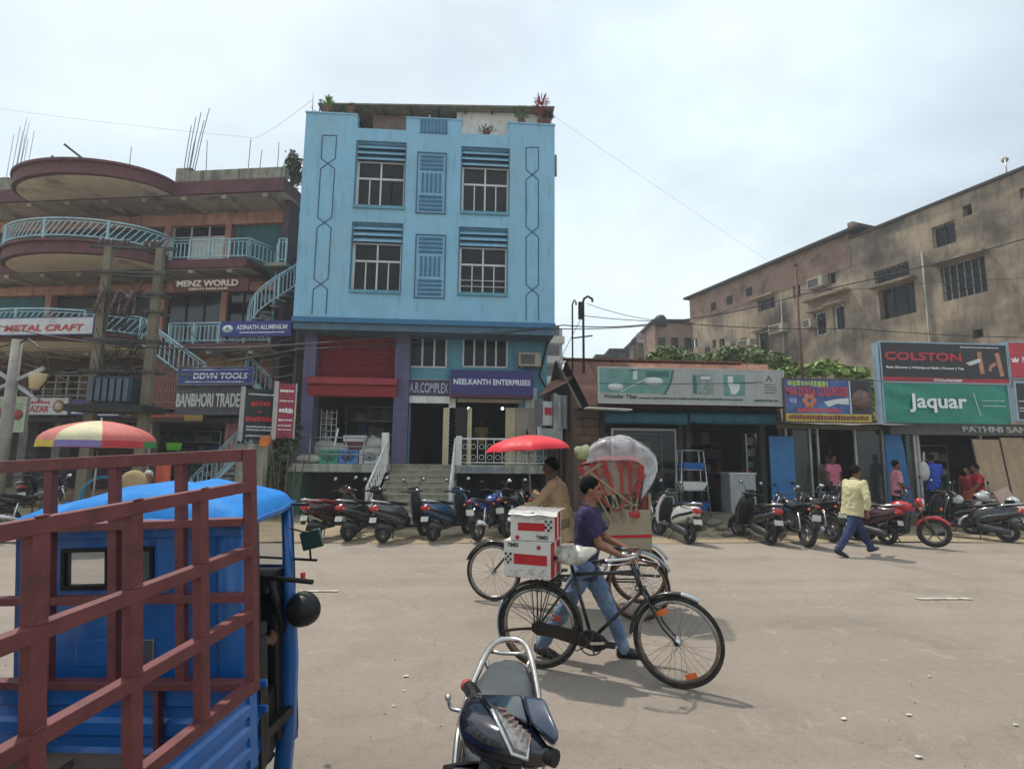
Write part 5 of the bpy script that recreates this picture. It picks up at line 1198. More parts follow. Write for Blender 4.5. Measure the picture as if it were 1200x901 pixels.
q = MB(); q.prism([(PX(1131), PZ(425)), (PX(1148), PZ(419)), (PX(1149), PZ(423)), (PX(1136), PZ(428))], -.014, -.003); q.build('printed_spout', M_pw, t)
a, b_, c, d = rect(1036, 450, 1182, 496, YQ)
# wrinkled green banner
t = thing('shop_sign', 'wrinkled green banner with one rounded white word, below the black board', 'sign', M=T((a + b_) / 2, YQ, (c + d) / 2)); hw, hh = (b_ - a) / 2, (d - c) / 2
q = MB(); nx, ny = 60, 20; vs = []
def wrk(x, z): return .012 * math.sin((x * 1.8 + z * 5) * 1.6) + .03 * noise.noise(V((x * 1.3 + z * 2.2, z * 2.5, 1)))
for j in range(ny + 1):
    for i in range(nx + 1): x, z = -hw + 2 * hw * i / nx, -hh + 2 * hh * j / ny; vs.append((x, wrk(x, z), z))
q.add(vs, [(j * (nx + 1) + i, j * (nx + 1) + i + 1, (j + 1) * (nx + 1) + i + 1, (j + 1) * (nx + 1) + i) for j in range(ny) for i in range(nx)], True); q.build('banner', mat('banner_green', '#12806c', .45, var=.1), t)
q = MB(); q.box(-hw - .04, -hw, -.02, .1, -hh, hh); q.box(hw, hw + .04, -.02, .1, -hh, hh); q.box(-hw, hw, .05, .1, -hh, hh); q.build('box_frame', MATS['box_silver'], t)
text('lettering', 'Jaquar', M_tw, hh * .95, T(-hw * .16, -.05, .0), t, bold=.022, width=hw * .92)
q = MB(); q.bar((hw * .42, -.05, hh * .55), (hw * .5, -.05, -hh * .6), .012, .006, up=(0, 1, 0)); q.build('divider_line', M_tw, t); scribble(t, hw * .55, hw * .92, .1, .02, M_tw, 10, y=-.05, seed=70); scribble(t, hw * .55, hw * .92, -.05, .02, M_tw, 10, y=-.05, seed=71)
q = MB(); q.box(at(1028, 450, YQ).x, at(1032, 450, YQ).x, YQ - .01, YQ + .12, at(1030, 497, YQ).z, at(1030, 402, YQ).z); P_(q, 'sign_box_side', MATS['box_silver'])
a, b_, c, d = rect(1183, 403, 1290, 444, YQ); t, hw, hh = signboard('shop_sign', 'red board with a white crown emblem cut by the right frame edge', a, b_, c, d, YQ, .25, mat('sign_red', '#b52a35', .45, var=.06), MATS['box_silver'], .03)
text('lettering', 'PR', M_tw, .17, T(-hw + .48, -.01, .02), t, bold=.016)
q = MB(); q.prism([(-hw + .04, .08), (-hw + .09, -.06), (-hw + .25, -.06), (-hw + .30, .08), (-hw + .22, .02), (-hw + .17, .10), (-hw + .12, .02)], -.01, -.003); q.build('crown_emblem', M_tw, t)
a, b_, c, d = rect(1192, 450, 1290, 492, YQ); t, hw, hh = signboard('shop_sign', 'black board with small white print at the right frame edge', a, b_, c, d, YQ, .2, MATS['sign_black2'], MATS['box_silver'], .05); scribble(t, -hw + .05, -hw + .6, -.2, .03, M_tw, 8, seed=72); scribble(t, -hw + .05, -hw + .6, -.28, .03, M_tw, 8, seed=73); scribble(t, -hw + .05, -hw + .6, 0, .03, M_tw, 5, seed=74)
M = T(at(1165, 504, YR - .3).x + .35, YR - .33, (zl3 + zt3) / 2)
wdt = at(1240, 503, YR - .3).x - at(1127, 503, YR - .3).x
t = thing('shop_sign', 'raised silver capitals on the grey fascia under the green banner', 'sign', M=T((at(1240, 503, YR - .3).x + at(1127, 503, YR - .3).x) / 2, YR - .33, (zl3 + zt3) / 2)); text('lettering', 'PATHNI SANITARY', mat('letter_silver', '#b9bcbc', .4, var=.05), .17, T(0, 0, 0), t, bold=.014, depth=.02, width=wdt)
# passage between blue building and tile shop
ps = thing('passage_shack', 'narrow timber shack with a small tin roof in the gap beside the blue building', 'shack', (at(655, 520, 16.5).x, 16.5, 0))
def S_(mb, name, m, par=None, **k): return mb.build(name, m, par or ps, world=True, **k)
a, b_, c, d = rect(641, 462, 674, 600, 16.6); q = MB(); q.box(a, b_, 16.6, 18, 0, d); S_(q, 'timber_wall', mat('old_timber', '#3b342e', .9, var=.3, streak='#1c1815'))
for k in range(7): x = a + (b_ - a) * k / 6; q = MB(); q.box(x - .03, x + .03, 16.52, 16.6, 0, d - .05); S_(q, 'timber_batten', M_wood)
A = at(632, 470, 16.3); Bq = at(672, 445, 16.3); q = MB(); q.add([(at(630, 466, 15.8).x, 15.8, at(630, 466, 15.8).z), (at(664, 448, 15.8).x, 15.8, at(664, 448, 15.8).z), (at(672, 440, 18).x, 18, at(672, 440, 18).z), (at(645, 447, 18).x, 18, at(645, 447, 18).z)], [(0, 1, 2, 3)]); q.add([(x, y, z - .04) for x, y, z in q.v[:4]], [(3, 2, 1, 0)]); S_(q, 'tin_roof', M_rust)
t, hw, hh = flag_sign('small white box sign with a red square in the passage', 636, 470, 652, 498, 15.6, mat('sign_white2', '#b9bcbb', .5, var=.08), M_steel, R(30)); patch(t, 'red_mark', -hw * .7, hw * .4, -.05, hh * .5, M_tred, -.01)
t, hw, hh = flag_sign('grey double board beside the white box sign', 653, 463, 664, 502, 15.7, mat('sign_lightgrey', '#8f9593', .6, var=.12), M_steel, R(15)); q = MB(); q.box(-.03, .03, -.03, 0, -hh, hh); q.build('mid_bar', M_steel, t)
t, hw, hh = flag_sign('grey meter panel low in the passage behind the red umbrella', 634, 502, 658, 520, 15.6, MATS['sign_lightgrey'], M_steel, R(10), th=.1, name='meter_panel')
# far midrise in the gap
t = thing('distant_block', 'far pale apartment block in the gap right of the blue building', 'building', M=T(*V((dp(650, 440, 70).x, dp(650, 440, 70).y, 0))))
ztop = dp(650, 383, 70).z; q = MB(); q.box(-3, 1.0, 0, 8, 0, ztop); q.build('wall', mat('far_grey', '#8f8e88', .9, var=.15, scale=.6), t)
for k in range(7): q = MB(); z = ztop - 1.2 - k * 2.6; q.box(-2.8, 1.15, -.9, 0, z - .9, z); q.build('balcony', mat('far_pale', '#a5a49c', .9, var=.1), t); q = MB(); q.box(-2.0, .6, -.05, 0, z + .1, z + 1.5); q.build('window', M_pane, t)
# long grimy building at right
azr = math.atan2(.0, 1)
dirc = (fw * 1.0).copy();
h_r = V((rt.x, rt.y, 0)).normalized(); h_f = V((fw.x, fw.y, 0)).normalized()
wd_ = (h_f * .941 - h_r * .339).normalized()          # direction of the wall going away
P0 = CAMP + (ray(1200, 400).normalized()); d0 = 22.0
p0 = V((h_r.x * .9375 * d0 + h_f.x * d0, h_r.y * .9375 * d0 + h_f.y * d0, 0))
# frame: local x along wall towards the viewer's right (near), y into the building
nx_ = -wd_
GF = Frame(p0, math.atan2(nx_.y, nx_.x))
M_grime = mat('grimy_plaster', '#9f8f7a', .9, var=.15, scale=.5, bump=.3, bscale=6, dirt='#423d38', dirt_amt=.85, dirt_scale=.3, dirt_lo=.44, streak='#3d3935', streak_amt=.5, streak_lo=.48)
M_brick = mat('red_brick_far', '#8a7262', .9, var=.15, scale=1, dirt='#3b2a24', dirt_amt=.7, dirt_scale=.8)
GB = thing('grimy_block', 'long stained plaster apartment block receding behind the shops', 'building', M=GF.M)
def G(mb, name, m, par=None, **k): return mb.build(name, m, par or GB, **k)
xe = GF.at(812, 400, 0).x; xnear = 7.0
zt_n = GF.at(1180, 207, 0).z; zt_m = GF.at(1000, 279, 0).z
ztop = (zt_n + zt_m) / 2
zbk = GF.at(900, 322, 0).z; xk = GF.at(997, 300, 0).x
holes = []
GW = [(1030, 333, 1073, 371, 'opening'), (1103, 304, 1156, 348, 'grille'), (1024, 312, 1066, 328, 'slot'), (1092, 262, 1120, 288, 'small'), (954, 365, 968, 393, 'tall'), (976, 357, 990, 387, 'tall'),
      (887, 388, 901, 416, 'tall'), (888, 349, 908, 363, 'wide'), (970, 319, 979, 333, 'small'), (929, 334, 938, 349, 'small'), (1128, 240, 1139, 253, 'vent'), (843, 397, 849, 411, 'small'), (812, 397, 817, 407, 'small'), (835, 398, 839, 408, 'small'), (826, 407, 832, 417, 'small'), (868, 396, 876, 410, 'small'), (857, 400, 862, 412, 'small'), (1140, 386, 1152, 396, 'vent'), (1195, 220, 1203, 232, 'small')]
for (x0_, y0_, x1_, y1_, k) in GW:
    a, b_, c, d = GF.rect(x0_, y0_, x1_, y1_, 0); holes.append((a, b_, c, d))
q = MB(); q.wall(xe, xnear, 0, ztop, 0, .35, holes); G(q, 'plaster_wall', M_grime)
q = MB(); q.box(xe, xnear, .35, 9, ztop - .3, ztop - .15); q.box(xnear - .3, xnear, .35, 9, 0, ztop); q.box(xe, xe + .3, .35, 9, 0, ztop); q.box(xe, xnear, 9, 9.3, 0, ztop); G(q, 'outer_wall', M_conc)
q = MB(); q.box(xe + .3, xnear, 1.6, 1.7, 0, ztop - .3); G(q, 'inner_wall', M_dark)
q = MB(); q.box(xk, xnear + .2, -.12, 1.0, ztop, ztop + .12); G(q, 'coping', mat('coping_dark', '#3a3532', .9, var=.2))
# red brick upper storey on the far part
zb1 = GF.at(812, 357, 0).z; q = MB(); q.box(xe - .2, xk, -.04, .3, ztop - 1.5, ztop + .35); q.box(xk - .3, xk, .3, 5, ztop, ztop + 1.1); G(q, 'brick_storey', M_brick)
q = MB(); q.box(xe - .5, xk + .9, -.4, 5, ztop + .35, ztop + .5); G(q, 'brick_roof', mat('roof_dark', '#34302f', .9, var=.2))
for px, py in ((878, 342), (855, 352), (836, 359)):
    p = GF.at(px, py, -.05); q = MB(); q.box(p.x - .25, p.x + .25, -.08, -.035, p.z - .28, p.z + .28); G(q, 'small_window', M_dark)
for (x0_, y0_, x1_, y1_, k), (a, b_, c, d) in zip(GW, holes):
    if k in ('grille', 'slot', 'opening', 'small', 'wide', 'tall'):
        fr = MB(); e = .05 if k != 'tall' else .09
        yf = .18 if k != 'opening' else .3
        fr.box(a, b_, yf, yf + .04, d - e, d); fr.box(a, b_, yf, yf + .04, c, c + e); fr.box(a, a + e, yf, yf + .04, c, d); fr.box(b_ - e, b_, yf, yf + .04, c, d)
        f = G(fr, 'window_frame', M_white if k == 'tall' else M_alu if k != 'opening' else M_wood)
        q = MB(); q.box(a + e, b_ - e, yf + .02, yf + .03, c + e, d - e); G(q, 'pane', M_pane, f)
        n_ = {'grille': 6, 'slot': 6, 'opening': 3, 'small': 2, 'wide': 3, 'tall': 2}[k]
        for i in range(1, n_): x = a + (b_ - a) * i / n_; q = MB(); q.box(x - .025, x + .025, yf - .03, yf, c, d); G(q, 'window_bar', M_conc if k == 'grille' else MATS['dark_metal'], f)
        if k in ('grille', 'slot'):
            for i in range(1, 4): z = c + (d - c) * i / 4; q = MB(); q.box(a, b_, yf - .05, yf - .03, z - .02, z + .02); G(q, 'window_bar', MATS['dark_metal'], f)
    if k in ('grille', 'opening', 'tall', 'wide'):
        q = MB(); q.box(a - .2, b_ + .2, -.45, 0, d + .02, d + .12); G(q, 'sunshade', M_grime)
a, b_, c, d = GF.rect(946, 348, 998, 356, 0); q = MB(); q.box(a, b_, -.6, 0, d, d + .12); G(q, 'sunshade', M_grime)
# balcony box on the near opening
acs = [(833, 379, 842, 386), (861, 398, 882, 406) , (945, 325, 963, 337), (900, 380, 917, 390), (940, 374, 950, 384), (824, 375, 838, 384)]
abl = ['ac box at the far left of the grimy block', 'ac box above the tree line beside a tall window', 'ac box high on the wall near a small window', 'ac box right of the tall white framed window', 'ac box beside the iron mast', 'ac box low in the far part of the wall']
for (x0_, y0_, x1_, y1_), lb in zip(acs[1:5], abl[1:5]):
    a, b_, c, d = GF.rect(x0_, y0_, x1_, y1_, -.5); ac_unit(GF.M @ T((a + b_) / 2, -.5, (c + d) / 2), min(1.1, b_ - a), max(.45, d - c), .5, 'pale ' + lb, M_acb, 'air conditioners on the grimy block')
# pipes on the wall
for px in (1085, 915):
    p = GF.at(px, 350, -.1); q = MB(); q.tube([(p.x, -.1, 0), (p.x, -.1, ztop - 2)], .05, 6); G(q, 'drain_pipe', M_conc)
# antenna at the top right
p = GF.at(1180, 205, .5); t = thing('roof_antenna', 'small dish antenna on the roof edge of the grimy block', 'antenna', M=GF.M @ T(p.x, .5, ztop)); q = MB(); q.tube([(0, 0, 0), (0, 0, 1.0)], .03, 6); q.build('mast', M_steel, t); q = MB(); q.lathe([(.13, .06), (.09, .02), (0, 0)], (0, 0, 1.0), 'Y', 14, M=Matrix.Rotation(R(35), 3, 'Z')); q.build('dish', M_conc, t)
# iron mast in front (938, 310-430)
b0 = at(940, 440, YR + 3); tp = at(938, 311, YR + 3); t = thing('service_mast', 'tall rusty mast rising behind the blue and yellow banner', 'mast', (b0.x, YR + 3, 0)); q = MB(); q.tube([(0, 0, 0), (0, 0, tp.z)], .045, 7); q.ball((0, 0, tp.z), .07, 8, 6); q.build('mast', mat('mast_rust', '#5a3a30', .7, .3, var=.15), t)
# farther buildings at the left end of the grimy block
def far_block(label, px0, px1, pyt, dep, m, h0=0, roofm=None, nwin=0):
    p0_, p1_ = dp(px0, pyt, dep), dp(px1, pyt, dep); w_ = (V((p1_.x, p1_.y, 0)) - V((p0_.x, p0_.y, 0))).length; an = math.atan2(p1_.y - p0_.y, p1_.x - p0_.x); z = (p0_.z + p1_.z) / 2
    t = thing('distant_building', label, 'building', M=T(p0_.x, p0_.y, 0) @ Matrix.Rotation(an, 4, 'Z')); q = MB(); q.box(0, w_, 0, 8, 0, z); q.build('wall', m, t); q = MB(); q.box(-.2, w_ + .2, -.2, 8.2, z, z + .25); q.build('roof', roofm or MATS['roof_dark'], t)
    for k in range(nwin): q = MB(); x = w_ * (k + .5) / nwin; q.box(x - .3, x + .3, -.04, 0, z - 2.2, z - 1.3); q.build('window', M_pane, t)
    return t, w_, z
far_block('red brick upper storey building left of the grimy block', 767, 813, 378, 46, M_brick, nwin=3)
far_block('dark stepped roof building beyond the tile shop', 716, 768, 412, 52, mat('far_dark', '#4d4a47', .9, var=.2), nwin=3)
t, w_, z = far_block('small olive roofed house beyond the tile shop', 742, 760, 403, 50, mat('far_olive', '#6e6650', .9, var=.2), nwin=1)
t, w_, z = far_block('low dark house at the far end of the roofline', 700, 722, 419, 50, MATS['far_dark'])
t = thing('rooftop_banner', 'small pink and white banner on a far rooftop', 'banner', M=T(*dp(755, 398, 49))); q = MB(); q.box(-.65, .65, 0, .05, -.3, .55); q.build('cloth', mat('banner_pink', '#b9a0a8', .7, var=.5, scale=2.5), t); q = MB(); q.bar((-.65, .03, -1), (-.65, .03, .6), .06); q.bar((.65, .03, -1), (.65, .03, .6), .06); q.build('pole', M_steel, t)
t = thing('rooftop_tank', 'dark water tank on the brick rooftop', 'water tank', M=T(*dp(774, 380, 46))); q = MB(); q.lathe([(.5, -.2), (.5, .5), (.3, .75), (0, .8)], n=14); q.build('tank_body', M_black, t)
# two wheelers
M_seat = mat('seat_vinyl', '#1d1c1c', .55, var=.15)
M_engine = mat('engine_metal', '#4a4a4b', .5, .6, var=.2, dirt='#3a2f26', dirt_amt=.6, dirt_scale=6)
M_rim = mat('wheel_rim', '#77787a', .4, .6, var=.15)
M_tail = mat('tail_lens_red', '#a3131a', .15, coat=.6, var=.05)
M_amber = mat('amber_lens', '#d9661a', .2, coat=.5, var=.05)
M_plate = mat('number_plate', '#c9c9c0', .5, var=.05)
M_mirror = mat('mirror_glass', '#b8c4cc', .05, 1.0, var=0)
M_lens = mat('headlight_lens', '#b9bfc2', .08, .3, var=.05)
def paint(n, c): return mat('paint_' + n, c, .25, 0.1, var=.06, coat=.7, dirt='#6c6256', dirt_amt=.25, dirt_scale=3)
PT = {'black': paint('black', '#131418'), 'blue': paint('blue', '#143a78'), 'tealblue': paint('tealblue', '#1d4e6e'), 'red': paint('red', '#b3161c'), 'white': paint('white', '#c9c9c6'), 'maroon': paint('maroon', '#44141f'), 'grey': paint('grey', '#4b4d50'), 'dkred': paint('dkred', '#5c1018'), 'silver': paint('silver', '#9b9ea0')}
def tyre(R_, r_, m=28, n=10, c=(0, 0, 0)):
    q = MB(); q.tube([(c[0] + R_ * math.cos(2 * PI * k / m), c[1], c[2] + R_ * math.sin(2 * PI * k / m)) for k in range(m)], r_, n, closed=True); return q
def wheel(par, x, R_, r_, alloy=True, w_=.05, nm='wheel'):
    t = tyre(R_ - r_, r_, c=(x, 0, R_)).build(nm, M_rubber, par)
    q = MB(); ri = R_ - r_ * 1.7
    q.lathe([(ri * .86, -w_ / 2), (ri, -w_ / 2), (ri + .012, -w_ / 2 - .005), (ri + .012, w_ / 2 + .005), (ri, w_ / 2), (ri * .86, w_ / 2), (ri * .86, -w_ / 2)], (x, 0, R_), 'Y', 24, cap=False)
    q.lathe([(0, -w_ * .7), (ri * .28, -w_ * .7), (ri * .28, w_ * .7), (0, w_ * .7)], (x, 0, R_), 'Y', 14)
    for k in range(5): a = 2 * PI * k / 5 + .3; q.bar((x + ri * .2 * math.cos(a), 0, R_ + ri * .2 * math.sin(a)), (x + ri * .93 * math.cos(a), 0, R_ + ri * .93 * math.sin(a)), .028, .022, up=(0, 1, 0))
    q.build('rim', M_rim, t); return t
def fender(q, x, R_, rr, a0, a1, w_, n_=14):
    rings = []
    for k in range(n_ + 1):
        a = a0 + (a1 - a0) * k / n_; c, s_ = math.cos(a), math.sin(a)
        prof = [(-w_, -.035), (-w_, 0), (-w_ * .6, .018), (0, .026), (w_ * .6, .018), (w_, 0), (w_, -.035), (w_ * .8, -.02), (0, .012), (-w_ * .8, -.02)]
        rings.append([(x + (rr + d) * c, y, R_ + (rr + d) * s_) for y, d in prof])
    q.loft(rings)
def mirror(par, base, side, h=.22, out_=.16, tilt=0):
    q = MB(); b0 = V(base); tp = b0 + V((.02, side * out_, h)); q.tube([b0, b0 + V((.0, side * out_ * .3, h * .75)), tp], .007, 6); q.ball(tp + V((.0, side * .03, .02)), (.018, .065, .04), 12, 7); m_ = q.build('mirror', M_black, par)
    q = MB(); q.lathe([(0, 0), (1, 0), (1, .003), (0, .003)], (0, 0, 0), 'X', 14); q.v = [(x + tp.x - .019, y * .056 + tp.y + side * .03, z * .033 + tp.z + .02) for x, y, z in q.v]; q.build('mirror_glass', M_mirror, m_)
def scooter(label, M, body='black', seat=None, group=None, steer=0.0, detail=True, name='scooter'):
    t = thing(name, label, 'scooter', M=M, group=group); mb_ = PT[body]; R_ = .215
    wheel(t, -.62, R_, .05);
    q = MB(); ZC = [(-.92, .70, .03, .04), (-.88, .70, .085, .075), (-.78, .67, .135, .125), (-.62, .635, .165, .165), (-.42, .60, .178, .20), (-.25, .555, .168, .215), (-.1, .50, .14, .21), (.0, .46, .11, .17), (.04, .44, .09, .13)]
    q.loft([ell(x, hy, z, hz, 18, 2.6) for x, z, hy, hz in ZC]); q.build('body_shell', mb_, t)
    q = MB()
    for s_ in (-1, 1): q.loft([[(x, s_ * (hy + .004) * k2, z - hz * .25 + d) for k2, d in ((1.0, .035), (1.0, -.01), (.96, -.02), (.96, .04))] for x, z, hy, hz in ZC[1:7]])
    q.build('side_trim', M_black if body != 'black' else PT['grey'], t)
    q = MB(); SC = [(-.78, .800, .05, .015), (-.72, .815, .10, .03), (-.52, .815, .13, .035), (-.36, .80, .13, .035), (-.26, .775, .125, .035), (-.08, .755, .105, .035), (.03, .735, .07, .03)]
    q.loft([ell(x, hy, z, hz, 16, 3) for x, z, hy, hz in SC]); q.build('seat', seat or M_seat, t)
    q = MB(); q.loft([ell(x, hy, z, hz, 12, 4) for x, z, hy, hz in ((.02, .29, .15, .045), (.2, .27, .17, .03), (.42, .27, .17, .03), (.48, .33, .16, .04))]); q.loft([ell(x, .12, z, .12, 12, 4) for x, z in ((-.1, .40), (.06, .36))]); q.build('floorboard', M_black, t)
    # leg shield
    q = MB(); rings = []
    for z, xb_, w_, nose in ((.27, .44, .16, .05), (.36, .47, .20, .07), (.5, .47, .225, .10), (.65, .44, .225, .13), (.78, .405, .20, .13), (.88, .375, .165, .11), (.95, .35, .12, .07), (.98, .34, .08, .04)):
        rings.append([(xb_ - .015, w_, z), (xb_ + .01, w_ * 1.01, z), (xb_ + nose * .55, w_ * .8, z), (xb_ + nose * .9, w_ * .4, z), (xb_ + nose, 0, z), (xb_ + nose * .9, -w_ * .4, z), (xb_ + nose * .55, -w_ * .8, z), (xb_ + .01, -w_ * 1.01, z), (xb_ - .015, -w_, z), (xb_ - .03, -w_ * .5, z), (xb_ - .035, 0, z), (xb_ - .03, w_ * .5, z)])
    q.loft(rings); q.build('leg_shield', mb_, t)
    q = MB(); q.loft([[(x_ - .04, y, z) for x_, y in ((xb_, w_ * .85), (xb_ - .02, w_ * .5), (xb_ - .03, 0), (xb_ - .02, -w_ * .5), (xb_, -w_ * .85), (xb_ + .015, 0))] for z, xb_, w_ in ((.34, .46, .18), (.5, .46, .2), (.7, .43, .19), (.9, .36, .13))]); q.build('inner_shield', M_black, t)
    # front end in the steered frame
    S = Matrix.Translation((.40, 0, 0)) @ Matrix.Rotation(steer, 4, 'Z') @ Matrix.Translation((-.40, 0, 0))
    fe = bpy.data.objects.new('front_fork', None)
    q = MB(); q.T = S
    for s_ in (-1, 1): q.tube([(.44, s_ * .06, .6), (.60, s_ * .075, R_ + .05), (.62, s_ * .07, R_)], .018, 7)
    q.tube([(.36, 0, .95), (.44, 0, .6)], .03, 8); fk = q.build('front_fork', M_engine, t)
    w_ = wheel(t, .62, R_, .047); w_.data.transform(S)
    for ch in w_.children: ch.data.transform(S)
    q = MB(); q.T = S; fender(q, .62, R_, R_ + .035, R(-15), R(150), .075); q.build('front_fender', mb_, t)
    q = MB(); q.T = S; rings = []
    for y, x_, z, rx, rz in ((-.19, .27, 1.0, .02, .02), (-.17, .28, 1.0, .04, .04), (-.11, .305, 1.005, .07, .06), (-.05, .33, 1.01, .095, .085), (0, .335, 1.012, .10, .09), (.05, .33, 1.01, .095, .085), (.11, .305, 1.005, .07, .06), (.17, .28, 1.0, .04, .04), (.19, .27, 1.0, .02, .02)):
        rings.append([(x_ + rx * math.cos(a), y, z + rz * math.sin(a)) for a in [2 * PI * k / 14 for k in range(14)]])
    q.loft(rings); hb = q.build('handlebar_cover', mb_ if body not in ('white',) else PT['grey'], t)
    q = MB(); q.T = S; q.ball((.40, 0, .99), (.045, .075, .05), 14, 8); q.build('headlight', M_lens, hb)
    q = MB(); q.T = S; q.loft([[(.2 + dx, y, z) for dx, z in ((0, 1.06), (.1, 1.105), (.14, 1.09), (.1, 1.03))] for y in (-.09, .09)]); q.build('instrument_panel', M_black, hb)
    for s_ in (-1, 1):
        q = MB(); q.T = S; q.tube([(.26, s_ * .17, 1.0), (.225, s_ * .33, 1.0)], .018, 8); q.build('grip', M_black, t)
        q = MB(); q.T = S; q.tube([(.30, s_ * .17, .995), (.31, s_ * .24, .99), (.275, s_ * .33, .985)], .007, 5); q.ball((.275, s_ * .33, .985), .011, 6, 4); q.build('brake_lever', M_chrome, t)
        n0 = len(t.children)
        q = MB(); q.T = S; b0 = V((.27, s_ * .14, 1.03)); tp = b0 + V((.02, s_ * .14, .2)); q.tube([b0, b0 + V((.01, s_ * .06, .14)), tp], .007, 5); q.ball(tp + V((0, s_ * .03, .03)), (.02, .07, .045), 12, 7); m_ = q.build('mirror', M_black, t)
        q = MB(); q.T = S; q.lathe([(0, 0), (1, 0), (1, .003), (0, .003)], (0, 0, 0), 'X', 14); q.v = [tuple(S @ V((x + tp.x - .021, y * .058 + tp.y + s_ * .03, z * .036 + tp.z + .03))) for x, y, z in [tuple(S.inverted() @ V(p)) for p in q.v]]; q.build('mirror_glass', M_mirror, m_)
        q = MB(); q.ball((.52, s_ * .17, .62), (.03, .035, .045), 8, 6); q.build('indicator', M_amber, t)
        q = MB(); q.ball((-.85, s_ * .09, .69), (.04, .025, .03), 8, 6); q.build('indicator', M_amber, t)
    q = MB(); q.loft([ell(x, hy, z, hz, 14, 3) for x, z, hy, hz in ((-.945, .705, .06, .035), (-.91, .705, .085, .055), (-.84, .70, .11, .07))]); q.build('tail_light', M_tail, t)
    q = MB(); q.tube([(-.45, .15, .76), (-.6, .165, .80), (-.78, .15, .835), (-.9, .09, .86), (-.95, 0, .865), (-.9, -.09, .86), (-.78, -.15, .835), (-.6, -.165, .80), (-.45, -.15, .76)], .018, 7); q.build('grab_rail', M_chrome if body != 'red' else M_black, t)
    q = MB(); q.loft([[(x, y, z) for y in (-.06, .06) for _ in (0,)] + [(x + .02, .06, z - .01), (x + .02, -.06, z - .01)] for x, z in ((-.8, .60), (-.88, .5), (-.93, .36))]); q.build('rear_mudguard', M_black, t)
    q = MB(); q.add([(-.915, -.095, .43), (-.915, .095, .43), (-.885, .095, .53), (-.885, -.095, .53), (-.907, -.095, .43), (-.907, .095, .43), (-.877, .095, .53), (-.877, -.095, .53)], [(0, 3, 2, 1), (4, 5, 6, 7), (0, 1, 5, 4), (2, 3, 7, 6), (0, 4, 7, 3), (1, 2, 6, 5)]); q.build('number_plate', M_plate, t)
    q = MB(); q.tube([(-.15, -.10, .25), (-.35, -.13, .24), (-.5, -.15, .27)], .02, 7); q.tube([(-.48, -.15, .26), (-.56, -.155, .29), (-.88, -.16, .36)], [.03, .052, .046], 10); q.build('exhaust', M_engine, t)
    q = MB(); q.loft([ell(x, .07, z, hz, 10, 3, cy=.1) for x, z, hz in ((-.1, .3, .08), (-.3, .27, .09), (-.55, .24, .08), (-.68, .22, .06))]); q.lathe([(.07, -.1), (.09, -.02), (.09, .04)], (-.2, 0, .33), 'Y', 12); q.build('engine', M_engine, t)
    q = MB(); q.tube([(-.2, .12, .25), (-.15, .22, .01)], .012, 5); q.tube([(-.62, .11, .25), (-.72, .12, .55)], .022, 7); q.build('side_stand', M_engine, t)
    return t
